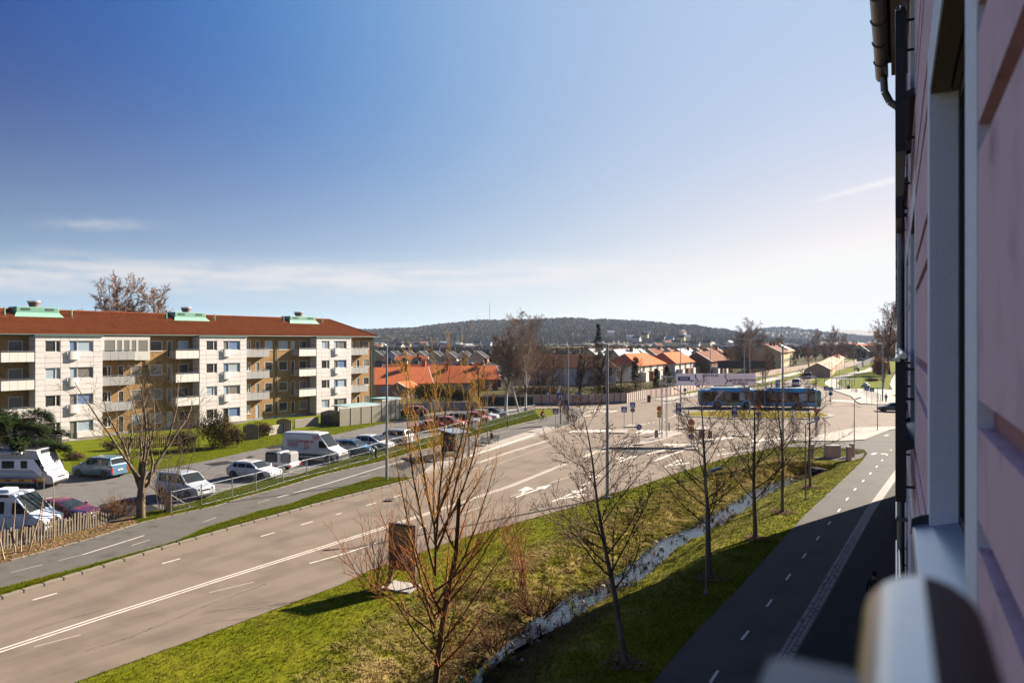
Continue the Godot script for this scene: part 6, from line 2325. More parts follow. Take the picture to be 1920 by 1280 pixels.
	car("off_roader", "black off-roader heading away on the straight road", "car", Vector3(90.0,0.01,-218.0), Vector2(0.5,-0.86), estate({"paint": "paint_black", "H": 1.85, "W": 1.9, "belt": 1.12, "nose": 0.95, "gc": 0.28, "r": 0.38, "rear": 0.3}))
	car("saloon", "dark car coming towards the roundabout beside the black off-roader", "car", Vector3(98.5,0.01,-232.0), Vector2(-0.5,0.86), hatch({"paint": "paint_navy"}))
	car("hatchback", "white car just ahead of the black off-roader", "car", Vector3(101.0,0.01,-246.0), Vector2(0.5,-0.86), hatch({"paint": "paint_white_car", "H": 1.6}))
	car("hatchback", "tiny teal car far up the straight road", "car", Vector3(150.0,0.01,-330.0), Vector2(-0.4,0.9), hatch({"paint": "paint_teal", "H": 1.75, "L": 4.5}))
	for i in 9:
		car("distant_car", "distant parked car in the row at the end of the straight road", "car", Vector3(196.0 + i * 4.6,0.0,-404.0 - (i % 3) * 3.0), Vector2(0.9,0.4), {"L": 4.4, "W": 1.8, "H": 1.45, "belt": 0.92, "nose": 0.72, "deck": 0.9, "hood": 1.15, "wind": 0.85, "rear": 0.6, "tail": 0.12, "paint": ["paint_black", "paint_silver", "paint_navy", "paint_white_car"][i % 4], "wins": [[0.6,-1.4]], "group": "distant parked cars"})
	motorhome()
	campervan()
	cargo_van()
	trailer()
	bus()


func motorhome() -> void:
	var t := car("motorhome", "large white motorhome with grey side band and silver-screened windscreen", "motorhome", Vector3(-38.6,0.01,-55.85), Vector2(1,0.0), {"L": 7.2, "W": 2.3, "H": 2.95, "belt": 1.32, "nose": 0.95, "deck": 1.3, "hood": 0.5, "wind": 0.75, "rear": 0.1, "tail": 0.03, "rise": 0.0, "roofw": 0.93, "paint": "paint_white_car", "wins": [[2.7,2.15,2.2]], "r": 0.36, "fa": 0.95, "ra": 2.0, "gc": 0.3, "screen": "sunshade", "drop": 0.03, "backtaper": 0.02, "dark_mirror": true, "mirror": 2.2, "blind_rear": true})
	var w := 1.15
	var sb := MB.new()
	for side: float in [1.0,-1.0]:
		sb.plate(PackedVector2Array([Vector2(-3.5,1.45), Vector2(2.1,1.45), Vector2(2.75,0.95), Vector2(2.9,1.3), Vector2(2.2,2.25), Vector2(-3.5,2.25)]),-0.006,0.006, Transform3D(Basis(), Vector3(0,0, side * (w + 0.012))))
	obj("side_band", sb, M.trim_grey, t)
	var wins := [[-3.0,-2.2],[-0.2,0.75],[1.25,1.75]]
	for q: Array in wins:
		var gb := MB.new()
		gb.cbox(Vector3(q[0],1.55, w + 0.008), Vector3(q[1],2.12, w + 0.03),0.008)
		obj("side_window", gb, M.car_glass, t)
	var db := MB.new()
	db.box(Vector3(-1.5,0.5, w + 0.008), Vector3(-0.85,2.35, w + 0.024))
	var door := obj("door", db, M.white_enamel, t)
	db = MB.new()
	db.box(Vector3(-1.35,1.5, w + 0.025), Vector3(-1.0,2.15, w + 0.032))
	obj("pane", db, M.car_glass, door)
	var ab := MB.new()
	ab.cyl(Vector3(-3.2,2.72, w + 0.08), Vector3(1.4,2.72, w + 0.08),0.1,0.1,10)
	obj("awning", ab, M.white_enamel, t)
	var rb := MB.new()
	rb.cbox(Vector3(-0.6,2.93,-0.45), Vector3(0.4,3.12,0.45),0.05)
	rb.cbox(Vector3(-2.6,2.93,-0.3), Vector3(-1.9,3.08,0.4),0.05)
	obj("roof_vent", rb, M.white_enamel, t)
	var pb := MB.new()
	pb.box(Vector3(0.7,2.95,-0.7), Vector3(2.2,2.99,0.6))
	obj("solar_panel", pb, M.black_gloss, t)
	var lb := MB.new()
	lb.plate(PackedVector2Array([Vector2(-0.75,0), Vector2(0.75,0), Vector2(0.62,0.3), Vector2(-0.62,0.3)]),0,0.012, Transform3D(Basis(Vector3(0,0,-1), Vector3(-0.62,0.78,0), Vector3(0.78,0.62,0)), Vector3(2.56,2.62,0)))
	obj("skylight", lb, M.car_glass, t)
	var eb := MB.new()
	eb.plate(PackedVector2Array([Vector2(0,0), Vector2(0.22,0.06), Vector2(0.36,0.2), Vector2(0.14,0.12)]),0,0.01, Transform3D(Basis(Vector3(0,0,-1), Vector3(-0.62,0.78,0), Vector3(0.78,0.62,0)), Vector3(2.72,2.5,-0.6)))
	obj("emblem", eb, M.red_letter, t)
	var wp := MB.new()
	wp.seg(Vector3(3.35,1.34,0.8), Vector3(3.28,1.36,-0.7),0.02,0.02,4)
	obj("wiper", wp, M.black_plastic, t)
	# a bicycle rack plank with warning marks stands beside it
	var k := thing("warning_plank", "green wire frame with a yellow and red striped plank beside the motorhome", "rack", Vector3(-37.47,0,-54.39))
	var kb := MB.new()
	for i in 10:
		kb.seg(Vector3(-2.0 + i * 0.45,0,0), Vector3(-2.0 + i * 0.45,0.9,0),0.012,0.012,4)
	kb.tube([Vector3(-2.0,0.9,0), Vector3(2.1,0.9,0), Vector3(2.1,0,0)],0.02,5)
	obj("frame", kb, M.pole_grey, k)
	kb = MB.new()
	kb.box(Vector3(-2.0,0.62,0.02), Vector3(2.0,0.8,0.05))
	obj("plank", kb, M.sign_yellow, k)
	for i in 4:
		kb = MB.new()
		kb.box(Vector3(-1.8 + i, 0.63,0.051), Vector3(-1.4 + i, 0.79,0.056))
		obj("mark", kb, M.sign_red, k)


func campervan() -> void:
	var t := car("campervan", "silver-white campervan with dark side windows behind the old picket fence", "campervan", Vector3(-29.65,0.01,-42.0), Vector2(1,0.02), {"L": 6.0, "W": 2.05, "H": 2.5, "belt": 1.32, "nose": 1.0, "deck": 1.3, "hood": 0.8, "wind": 1.0, "rear": 0.08, "tail": 0.03, "rise": 0.0, "roofw": 0.86, "paint": "paint_van", "wins": [[1.95,1.15,2.0],[0.7,-0.5,2.05],[-0.9,-2.2,2.05]], "r": 0.35, "fa": 0.95, "ra": 1.4, "gc": 0.28, "drop": 0.02, "backtaper": 0.02, "dark_mirror": true, "mirror": 2.0, "blind_rear": true, "seams": [0.85,2.0]})
	var rb := MB.new()
	rb.cbox(Vector3(-0.3,2.5,-0.5), Vector3(0.5,2.62,0.4),0.03)
	rb.cbox(Vector3(-1.9,2.5,-0.5), Vector3(-0.6,2.57,0.5),0.03)
	obj("roof_vent", rb, M.trim_grey, t)
	var ab := MB.new()
	ab.cbox(Vector3(-2.4,2.3,0.86), Vector3(1.0,2.45,1.02),0.03)
	obj("awning", ab, M.black_plastic, t)


func cargo_van() -> void:
	var t := car("cargo_van", "white high-roofed cargo van with red lettering and round red badges on its side", "van", Vector3(-18.5,0.01,-67.6), Vector2(0.96,0.275), {"L": 5.95, "W": 2.02, "H": 2.72, "belt": 1.32, "nose": 1.02, "deck": 1.3, "hood": 0.95, "wind": 1.15, "rear": 0.1, "tail": 0.03, "rise": 0.0, "roofw": 0.87, "paint": "paint_white_car", "wins": [[1.85,0.95,2.02]], "r": 0.36, "fa": 1.0, "ra": 1.25, "gc": 0.3, "drop": 0.03, "backtaper": 0.02, "dark_mirror": true, "mirror": 2.0, "blind_rear": true, "seams": [0.75,2.0,-0.6], "tail_h": 0.7, "dark_rims": true})
	var sb := MB.new()
	sb.box(Vector3(-2.85,0.62,1.0), Vector3(1.4,0.78,1.022))
	obj("rub_strip", sb, M.black_plastic, t)
	var fb := MB.new()
	fb.cbox(Vector3(2.72,0.35,-0.98), Vector3(3.0,0.72,0.98),0.05)
	obj("front_bumper", fb, M.black_plastic, t)
	# the side leans in a little above the belt
	var tilt := Basis(Vector3.RIGHT, -0.09)
	var z := func(y: float) -> float: return 1.0 - (y - 1.32) / 1.4 * 0.105
	lettering(t, "Boka på", 0.24, Vector3(-1.85,1.95, z.call(1.95) + 0.012), tilt, M.grey_letter)
	lettering(t, "CircleK.se", 0.26, Vector3(-0.4,1.93, z.call(1.93) + 0.012), tilt, M.red_letter)
	lettering(t, "www.circlek.se/van", 0.085, Vector3(-1.75,1.38, z.call(1.38) + 0.012), tilt, M.grey_letter)
	for i in 3:
		var db := MB.new()
		db.plate(disc(0.165,20),0.0,0.008, Transform3D(tilt, Vector3(-2.2 + i * 0.42,1.62, z.call(1.62) + 0.008)))
		var d := obj("badge", db, M.red_letter, t)
		db = MB.new()
		db.plate(rect(-0.09,-0.05,0.09,0.045),0.008,0.014, Transform3D(tilt, Vector3(-2.2 + i * 0.42,1.62, z.call(1.62) + 0.008)))
		obj("pictogram", db, M.sign_white, d)
	var cb := MB.new()
	for q: PackedVector2Array in [PackedVector2Array([Vector2(0,0.42), Vector2(0.05,0.42), Vector2(0.05,-0.2), Vector2(0,-0.2)]), PackedVector2Array([Vector2(0.02,0.42), Vector2(0.06,0.44), Vector2(0.5,-0.08), Vector2(0.45,-0.1)]), PackedVector2Array([Vector2(0.05,-0.2), Vector2(0.16,-0.06), Vector2(0.14,-0.02), Vector2(0.01,-0.17)]), PackedVector2Array([Vector2(0.16,-0.06), Vector2(0.28,-0.32), Vector2(0.33,-0.3), Vector2(0.22,-0.04)]), PackedVector2Array([Vector2(0.26,-0.12), Vector2(0.5,-0.12), Vector2(0.5,-0.06), Vector2(0.26,-0.06)])]:
		cb.plate(q, 0.0,0.006, Transform3D(tilt, Vector3(-0.5,1.45, z.call(1.45) + 0.01)))
	obj("arrow_print", cb, M.red_letter, t)
	var lb := MB.new()
	lb.plate(rect(-0.3,-0.13,0.3,0.13),0,0.008, Transform3D(tilt, Vector3(0.62,2.3, z.call(2.3) + 0.008)))
	var pl := obj("logo_plate", lb, M.red_letter, t)
	lettering(pl, "CIRCLE K", 0.1, Vector3(0.62,2.3, z.call(2.3) + 0.02), tilt, M.sign_white)


func trailer() -> void:
	var t := thing("trailer", "small covered box trailer with dark mesh sides and red-white tail board", "trailer", Vector3(-19.9,0.01,-62.2),0.0)
	t.rotation.y = atan2(0.3,-0.95)
	var mb := MB.new()
	mb.cbox(Vector3(-1.3,0.55,-0.7), Vector3(1.3,0.85,0.7),0.03)
	obj("bed", mb, M.white_enamel, t)
	mb = MB.new()
	mb.cbox(Vector3(-1.28,0.85,-0.68), Vector3(-0.35,1.7,0.68),0.12)
	obj("cover", mb, M.wall_grey, t)
	mb = MB.new()
	mb.cbox(Vector3(0.05,0.85,-0.68), Vector3(1.28,1.68,0.68),0.12)
	obj("mesh_box", mb, M.black_plastic, t)
	mb = MB.new()
	mb.cbox(Vector3(-0.33,0.85,-0.685), Vector3(0.03,1.72,0.685),0.08)
	obj("centre_post", mb, M.white_enamel, t)
	mb = MB.new()
	mb.box(Vector3(-1.36,0.5,-0.85), Vector3(-1.31,0.72,0.85))
	var b := obj("tail_board", mb, M.white_enamel, t)
	for z: float in [-0.7,0.7]:
		mb = MB.new()
		mb.box(Vector3(-1.385,0.52, z - 0.12), Vector3(-1.361,0.7, z + 0.12))
		obj("tail_light", mb, M.tail_red, b)
	wheel(t, 0.0,0.82,0.3,1.0)
	wheel(t, 0.0,-0.82,0.3,-1.0)
	mb = MB.new()
	mb.seg(Vector3(1.3,0.6,0.4), Vector3(2.5,0.5,0),0.04,0.04,6)
	mb.seg(Vector3(1.3,0.6,-0.4), Vector3(2.5,0.5,0),0.04,0.04,6)
	obj("drawbar", mb, M.galvanised, t)


func bus_section(t: Node3D, x0: float, x1: float, front: bool) -> void:
	# rows across the length, rounded roof edges; tapered nose
	var W := 1.27
	var H := 2.95
	var mb := MB.new()
	var rows := []
	var xs := [x0, x0 + 0.02, x0 + 0.12, x1 - 0.5, x1 - 0.18, x1 - 0.03, x1] if front else [x0, x0 + 0.04, x0 + 0.25, x1 - 0.1, x1]
	for x: float in xs:
		var k := 1.0
		if front:
			k = 1.0 - 0.12 * smoothstep(x1 - 0.5, x1, x)
		else:
			k = 1.0 - 0.06 * smoothstep(x0 + 0.25, x0, x)
		var w := W * k
		var h := H - (0.18 * smoothstep(x1 - 0.6, x1, x) if front else 0.08 * smoothstep(x0 + 0.25, x0, x))
		var pts := PackedVector3Array()
		var half := [[w * 0.9,0.32],[w, 0.4],[w, 1.2],[w, 2.2],[w * 0.985, h - 0.22],[w * 0.92, h - 0.07],[w * 0.75, h],[0.0, h + 0.02]]
		for q: Array in half:
			pts.append(Vector3(x, q[1], q[0]))
		for i in range(half.size() - 2,-1,-1):
			pts.append(Vector3(x, half[i][1],-half[i][0]))
		rows.append(pts)
	mb.grid(rows, true)
	mb.fan(rows[0])
	mb.fan(rows[rows.size() - 1])
	obj("body", mb, M.bus_blue, t)
	# window band, single panes
	for side: float in [1.0,-1.0]:
		var band := MB.new()
		band.box(Vector3(x0 + 0.15,0.95 if front else 1.0, side * (W + 0.004) - 0.006), Vector3(x1 - 0.35 if front else x1 - 0.1,2.62, side * (W + 0.004) + 0.006))
		var bo := obj("window_band", band, M.black_gloss, t)
		var n := 7 if front else 5
		for i in n:
			var a := lerpf(x0 + 0.3, x1 - 0.55, float(i) / n)
			var b := lerpf(x0 + 0.3, x1 - 0.55, float(i + 1) / n)
			if i == n - 2 and front:
				continue
			var pb := MB.new()
			pb.box(Vector3(a + 0.12,1.25, side * (W + 0.011) - 0.002), Vector3(b - 0.12,2.42, side * (W + 0.011) + 0.003))
			obj("pane", pb, [M.window_curtain, M.window_pale, M.car_glass, M.window_curtain][i % 4], bo)  # paler pane colours stand in for the bright view through the bus


func bus() -> void:
	# two stiff halves and a bellows; the front half points a little more to the left
	var t := thing("articulated_bus", "long blue articulated bus with green rear end rounding the roundabout", "bus", Vector3(41.7,0.01,-121.9),0.0)
	t.rotation.y = atan2(0.14,-1.0)
	t.scale = Vector3(1.1,1.04,1.04)
	# local +x is the front (towards the left of the view); the near side is -z
	bus_section(t, 0.65,8.95, true)
	bus_section(t, -8.9,-0.65, false)
	for i in 9:
		var x := -0.62 + i * 0.155
		var mb := MB.new()
		mb.box(Vector3(x - 0.055,0.45,-1.22 + 0.04 * (i % 2)), Vector3(x + 0.055,2.88,1.22 - 0.04 * (i % 2)))
		obj("bellows_fold", mb, M.wall_dark, t)
	var rp := MB.new()
	rp.cbox(Vector3(1.2,2.93,-1.05), Vector3(7.2,3.25,1.05),0.12)
	rp.cbox(Vector3(-8.2,2.93,-1.05), Vector3(-1.2,3.25,1.05),0.12)
	obj("roof_pod", rp, M.bus_blue, t)
	for q: Array in [[6.25,0.0],[1.85,0.0],[-5.7,0.0]]:
		for side: float in [-1.0,1.0]:
			var ab := MB.new()
			var rows := []
			for i in 15:
				var a := PI * i / 14.0
				rows.append(PackedVector3Array([Vector3(q[0] + cos(a) * 0.62,0.45 + sin(a) * 0.62, side * 1.292), Vector3(q[0] + cos(a) * 0.86,0.45 + sin(a) * 0.86, side * 1.292)]))
			ab.grid(rows)
			obj("wheel_arch", ab, M.bus_blue, t)
			ab = MB.new()
			ab.cyl(Vector3(q[0],0.47, side * 1.1), Vector3(q[0],0.47, side * 1.288),0.61,0.61,20)
			obj("wheel_well", ab, M.black_plastic, t)
			wheel(t, q[0], side * 1.24,0.47, side, M.pole_grey)
	for side: float in [-1.0,1.0]:
		var gb := MB.new()
		gb.box(Vector3(3.0,0.42, side * 1.276 - 0.005), Vector3(5.1,0.93, side * 1.276 + 0.005))
		obj("green_panel", gb, M.bus_green, t)
		var fb := MB.new()
		fb.plate(PackedVector2Array([Vector2(5.2,2.85), Vector2(5.9,2.85), Vector2(6.7,1.3), Vector2(6.5,1.25)]),-0.004,0.004, Transform3D(Basis(), Vector3(0,0, side * 1.3)))
		obj("white_slash", fb, M.plate_white, t)
	var gb := MB.new()
	gb.cbox(Vector3(-8.96,0.38,-1.285), Vector3(-8.35,2.97,1.285),0.1)
	obj("green_rear", gb, M.bus_green, t)
	gb = MB.new()
	gb.box(Vector3(-8.985,1.5,-1.0), Vector3(-8.965,2.6,1.0))
	obj("rear_window", gb, M.car_glass, t)
	gb = MB.new()
	gb.box(Vector3(-8.99,0.6,-1.1), Vector3(-8.962,1.3,1.1))
	obj("rear_panel", gb, M.plate_white, t)
	gb = MB.new()
	var sc := []
	for i in 7:
		var z := lerpf(-1.05,1.05, i / 6.0)
		var bow := 0.09 * (1.0 - pow(absf(z) / 1.05,2.0))
		sc.append(PackedVector3Array([Vector3(8.965 + bow, 0.95, z), Vector3(8.985 + bow, 1.8, z), Vector3(8.93 + bow, 2.65, z)]))
	gb.grid(sc)
	obj("windscreen", gb, M.car_glass, t)
	var tx := MB.new()
	for z: float in [-0.75,0.75]:
		tx.cbox(Vector3(8.9,0.6, z - 0.2), Vector3(8.98,0.78, z + 0.2),0.02)
	obj("headlight", tx, M.headlight, t)

# ---------------------------------------------------------------- lamps, shelters, benches
func lamp_post(label: String, at: Vector3, h: float, arms: Array, r := 0.09, group := "", called := "street_lamp") -> Node3D:
	var t := thing(called, label, "street lamp", at, 0.0, group)
	var mb := MB.new()
	mb.cyl(Vector3(0,-0.3,0), Vector3(0, h * 0.28,0), r, r * 0.92,12)
	mb.cyl(Vector3(0, h * 0.28,0), Vector3(0, h, 0), r * 0.85, r * 0.6,12)
	mb.cyl(Vector3(0,0,0), Vector3(0,0.12,0), r * 1.9, r * 1.9,12)
	obj("pole", mb, M.galvanised if r > 0.06 else M.pole_grey, t)
	for a: Vector3 in arms:
		mb = MB.new()
		var e := Vector3(a.x, 0.12, a.z)
		mb.seg(Vector3(0, h - 0.05,0), Vector3(0, h, 0) + e * 0.7, r * 0.45, r * 0.4,8)
		obj("arm", mb, M.galvanised, t)
		mb = MB.new()
		var d := e.normalized()
		mb.obox(Vector3(0, h, 0) + e + Vector3(0,0.02,0), Vector3(maxf(0.55, e.length() * 0.5),0.09,0.24), Basis(d, Vector3.UP, d.cross(Vector3.UP)))
		var hd := obj("lamp_head", mb, M.galvanised, t)
		mb = MB.new()
		mb.obox(Vector3(0, h - 0.03,0) + e, Vector3(0.4,0.012,0.18), Basis(d, Vector3.UP, d.cross(Vector3.UP)))
		obj("lens", mb, M.headlight, hd)
	return t


func bench(label: String, at: Vector3, turn: float) -> void:
	var t := thing("bench", label, "bench", at, turn)
	for i in 3:
		var mb := MB.new()
		mb.box(Vector3(-0.9,0.43,-0.2 + i * 0.14), Vector3(0.9,0.47,-0.08 + i * 0.14))
		obj("seat_slat", mb, M.bench_white, t)
	for i in 3:
		var mb := MB.new()
		mb.obox(Vector3(0,0.58 + i * 0.13,-0.27 - i * 0.04), Vector3(1.8,0.11,0.035), Basis(Vector3.RIGHT, -0.28))
		obj("back_slat", mb, M.bench_white, t)
	for x: float in [-0.7,0.7]:
		var mb := MB.new()
		mb.tube([Vector3(x, 0,0.15), Vector3(x, 0.42,0.15), Vector3(x, 0.42,-0.22), Vector3(x, 0,-0.25)],0.03,6)
		mb.seg(Vector3(x, 0.42,-0.22), Vector3(x, 0.95,-0.38),0.025,0.025,6)
		obj("leg", mb, M.pole_dark, t)


func shelter(label: String, at: Vector3, turn: float, w: float, d: float) -> Node3D:
	# open to +z; back wall at -z
	var t := thing("bus_shelter", label, "bus shelter", at, turn)
	var h := 2.35
	for p: Array in [[-w * 0.5,-d * 0.5],[0.0,-d * 0.5],[w * 0.5,-d * 0.5],[-w * 0.5, d * 0.5],[w * 0.5, d * 0.5]]:
		var mb := MB.new()
		mb.box(Vector3(p[0] - 0.045,0, p[1] - 0.045), Vector3(p[0] + 0.045, h, p[1] + 0.045))
		obj("post", mb, M.pole_dark, t)
	for q: Array in [[-w * 0.5,-0.0],[0.0, w * 0.5]]:
		var mb := MB.new()
		mb.box(Vector3(q[0] + 0.05,0.12,-d * 0.5 - 0.006), Vector3(q[1] - 0.05, h - 0.1,-d * 0.5 + 0.006))
		obj("glass_wall", mb, M.shelter_glass, t)
	var mb := MB.new()
	mb.box(Vector3(w * 0.5 - 0.006,0.12,-d * 0.5 + 0.05), Vector3(w * 0.5 + 0.006, h - 0.1, d * 0.5 - 0.05))
	obj("glass_wall", mb, M.shelter_glass, t)
	mb = MB.new()
	mb.cbox(Vector3(-w * 0.5 - 0.25, h, -d * 0.5 - 0.15), Vector3(w * 0.5 + 0.2, h + 0.1, d * 0.5 + 0.3),0.03)
	obj("roof", mb, M.galvanised, t)
	mb = MB.new()
	mb.box(Vector3(-w * 0.35,0.44,-d * 0.5 + 0.08), Vector3(w * 0.35,0.48,-d * 0.5 + 0.4))
	obj("seat", mb, M.wood_dark, t)
	return t


func build_furniture() -> void:
	# tall road lamps
	lamp_post("tall grey street lamp on the left verge in front of the silver off-roader", Vector3(-10.01,0,-57.49),10.9,[Vector3(-0.3,0,0.5)],0.12)
	lamp_post("tallest grey street lamp, rising through the alder beside the ditch", Vector3(6.84,0,-51.6),11.01,[Vector3(-1.1,0,0.2)],0.13)
	lamp_post("tall street lamp with left arm on the corner with the pedestrian signs", Vector3(7.6,0,-97.23),10.62,[Vector3(-0.4,0,0.4)],0.11)
	lamp_post("thick street lamp rising behind the young trees near the cabinet", Vector3(25.18,0,-66.9),10.8,[Vector3(-0.5,0,0.3), Vector3(0.5,0,-0.3)],0.13)
	lamp_post("double-armed street lamp standing on the roundabout island", Vector3(35.43,0,-107.23),11.44,[Vector3(-1.5,0,0), Vector3(1.5,0,0)],0.12)
	lamp_post("double-armed street lamp left of the large direction sign", Vector3(30.82,0,-131.48),10.62,[Vector3(-1.4,0,0), Vector3(1.4,0,0)],0.11)
	lamp_post("slim street lamp seen above the middle of the direction sign", Vector3(40.85,0,-148.24),10.32,[Vector3(0.4,0,0)],0.1)
	lamp_post("thick pole in front of the dark screen behind the bus", Vector3(50.87,0,-157.5),9.92,[Vector3(0.3,0,0)],0.16)
	lamp_post("curved pale lamp behind the noise wall", Vector3(9.95,0,-135),7.8,[Vector3(-0.7,0,0.2)],0.07)
	lamp_post("slim lamp post standing between the two white benches", Vector3(-2.76,0,-80.86),5.63,[Vector3(0.25,0,0.1)],0.06)
	lamp_post("large grey lamp with a long left arm beside the far railing", Vector3(69.24,0,-134.4),10.8,[Vector3(-1.2,0,0)],0.14)
	lamp_post("thin dark lamp behind the far bus stop", Vector3(77.28,0,-173.79),8.37,[Vector3(0.2,0,0)],0.07)
	lamp_post("slim mast lamp right of the far bus shelter", Vector3(85.68,0,-180),8.4,[Vector3(0.2,0,0)],0.06)
	for i in 7:
		var q: Array = [[1546.5,720,684],[1555,710,680],[1568,704,676],[1574,708,682],[1584,690,666],[1539,697,676],[1530,692,672]][i]
		lamp_post("thin lamp post in the row along the straight road", pix(q[0], q[1]),11.2 * (1.0 - (q[2] - 640.0) / (q[1] - 640.0)),[Vector3(0.2,0,0)],0.07, "thin lamp posts along the straight road")
	# low path lamps with a flat head
	var pl := ["low path lamp with flat head in the shadow edge by the cycle path", "low path lamp between the last two young trees", "low path lamp with right arm by the concrete pillars", "low path lamp on the light corner pavement"]
	var pp := [Vector3(8.62,0,-31.9), Vector3(20.85,0,-51.08), Vector3(34.76,0,-73.04), Vector3(45.73,0,-90)]
	var ph := [5.39,5.34,5.3,5.33]
	for i in 4:
		lamp_post(pl[i], pp[i], ph[i],[Vector3(0.42,-0.1,-0.05)],0.055, "", "path_lamp")
	# near bus stop
	var s := shelter("glass bus shelter with a poster panel seen behind the willow", Vector3(-5.55,0.1,-70.0),-1.09,3.3,1.5)
	var mb := MB.new()
	mb.cbox(Vector3(-1.76,0.15,-0.72), Vector3(-1.62,2.25,0.72),0.02)
	var pn := obj("poster_panel", mb, M.pole_dark, s)
	mb = MB.new()
	mb.box(Vector3(-1.776,0.4,-0.58), Vector3(-1.762,2.05,0.58))
	obj("poster", mb, M.poster, pn)
	var tt := thing("stop_pole", "bus stop pole with a pale timetable board in front of the red cars", "bus stop sign", Vector3(-3.86,0,-75.6))
	mb = MB.new()
	mb.cyl(Vector3(0,0,0), Vector3(0,2.9,0),0.05,0.05,8)
	obj("pole", mb, M.pole_dark, tt)
	mb = MB.new()
	mb.cbox(Vector3(-0.24,2.05,-0.04), Vector3(0.24,3.0,0.04),0.02)
	var bd := obj("board", mb, M.trim_grey, tt)
	mb = MB.new()
	mb.plate(disc(0.11,14),0.041,0.047, Transform3D(Basis(), Vector3(0,2.75,0)))
	obj("symbol", mb, M.wall_dark, bd)
	bench("white slatted bench just right of the bus stop pole", Vector3(-3.09,0,-77.14),-0.9)
	bench("white slatted bench with a person seated behind it, right of the slim lamp", Vector3(-2.17,0,-79.16),-0.9)
	var bk := thing("parked_bicycle", "bicycle leaning by the end of the bus shelter", "bicycle", Vector3(-4.24,0,-73.4),-0.5)
	bicycle_into(bk)
	for q: Array in [["short dark bollard at the edge of the pavement grass", 952,803,789],["dark bollard carrying a chain on the paved island", 1254.8,809.5,793]]:
		var b := thing("bollard", q[0], "bollard", pix(q[1], q[2]))
		var h: float = 11.2 * (1.0 - (q[3] - 640.0) / (q[2] - 640.0))
		mb = MB.new()
		mb.cyl(Vector3.ZERO, Vector3(0, h, 0),0.075,0.075,10)
		mb.cyl(Vector3(0, h, 0), Vector3(0, h + 0.06,0),0.085,0.05,10)
		obj("post", mb, M.pole_dark, b)
	# billboard by the ditch
	var bb := thing("billboard", "dark framed advertising board with a tan poster behind the willow's trunk", "billboard", Vector3(-5.01,0,-33.01),0.0)
	bb.rotation.y = -0.42
	for x: float in [-0.66,0.66]:
		mb = MB.new()
		mb.box(Vector3(x - 0.06,0,-0.09), Vector3(x + 0.06,2.86,0.09))
		obj("post", mb, M.wood_dark, bb)
	mb = MB.new()
	mb.cbox(Vector3(-0.6,0.95,-0.085), Vector3(0.6,2.84,0.085),0.02)
	var fr := obj("frame", mb, M.black_plastic, bb)
	mb = MB.new()
	mb.box(Vector3(-0.5,1.05,0.086), Vector3(0.5,2.74,0.094))
	var po := obj("poster", mb, M.poster, fr)
	mb = MB.new()
	mb.box(Vector3(-0.48,1.24,0.0945), Vector3(0.44,1.36,0.0985))
	obj("printed_band", mb, mt("print_violet", 0.13,0.12,0.3,0.6), po)
	mb = MB.new()
	mb.box(Vector3(-0.14,1.37,0.0945), Vector3(0.28,1.74,0.0985))
	obj("printed_shape", mb, mt("print_dark", 0.06,0.065,0.07,0.6), po)
	var arcs := [["print_arc_red", 0.45,0.06,0.03],["print_arc_gold", 0.5,0.3,0.03],["print_arc_green", 0.05,0.3,0.12]]
	for i in 3:
		mb = MB.new()
		var rows := []
		for k in 13:
			var a := PI * k / 12.0
			var r := 0.15 - i * 0.035
			rows.append(PackedVector3Array([Vector3(cos(a) * r - 0.05,2.46 + sin(a) * r, 0.0955), Vector3(cos(a) * (r - 0.035) - 0.05,2.46 + sin(a) * (r - 0.035),0.0955)]))
		mb.grid(rows)
		obj("printed_arc", mb, mt(arcs[i][0], arcs[i][1], arcs[i][2], arcs[i][3],0.6), po)
	mb = MB.new()
	mb.box(Vector3(-0.6,0.72,-0.05), Vector3(0.6,0.94,0.05))
	obj("lower_board", mb, M.black_plastic, bb)
	mb = MB.new()
	mb.cbox(Vector3(-0.75,-0.12,-0.4), Vector3(0.8,0.05,0.75),0.03)
	obj("base_slab", mb, M.concrete, bb)
	# cabinet and pillars by the culvert
	var cb := thing("utility_cabinet", "grey-beige two-door utility cabinet on the grass corner", "cabinet", Vector3(31.02,0,-69.68),0.08)
	mb = MB.new()
	mb.cbox(Vector3(-0.68,0,-0.35), Vector3(0.68,1.12,0.35),0.02)
	obj("housing", mb, M.concrete, cb)
	for q: Array in [[-0.66,-0.005],[0.005,0.66]]:
		mb = MB.new()
		mb.box(Vector3(q[0],0.1,0.351), Vector3(q[1],1.06,0.37))
		var dr := obj("door", mb, M.concrete, cb)
		mb = MB.new()
		mb.box(Vector3(-0.03 if q[0] < 0 else 0.01,0.55,0.371), Vector3(-0.01 if q[0] < 0 else 0.03,0.68,0.39))
		obj("handle", mb, M.pole_dark, dr)
	mb = MB.new()
	mb.cbox(Vector3(-0.72,1.12,-0.39), Vector3(0.72,1.17,0.39),0.02)
	obj("lid", mb, M.concrete, cb)
	var pn2 := ["concrete pillar left of the utility cabinet behind the last young tree", "nearest concrete pillar right of the utility cabinet", "farther concrete pillar right of the utility cabinet"]
	var pq := [Vector3(28.87,0,-69.36), Vector3(31.74,0,-67.8), Vector3(33.01,0,-69.84)]
	for i in 3:
		var p := thing("concrete_pillar", pn2[i], "pillar", pq[i],0.1)
		mb = MB.new()
		mb.cbox(Vector3(-0.19,0,-0.19), Vector3(0.19,1.28,0.19),0.02)
		obj("shaft", mb, M.concrete, p)
		mb = MB.new()
		mb.cbox(Vector3(-0.2,1.281,-0.2), Vector3(0.2,1.31,0.2),0.01)
		obj("cap", mb, M.concrete, p)
	var gp := MB.new()
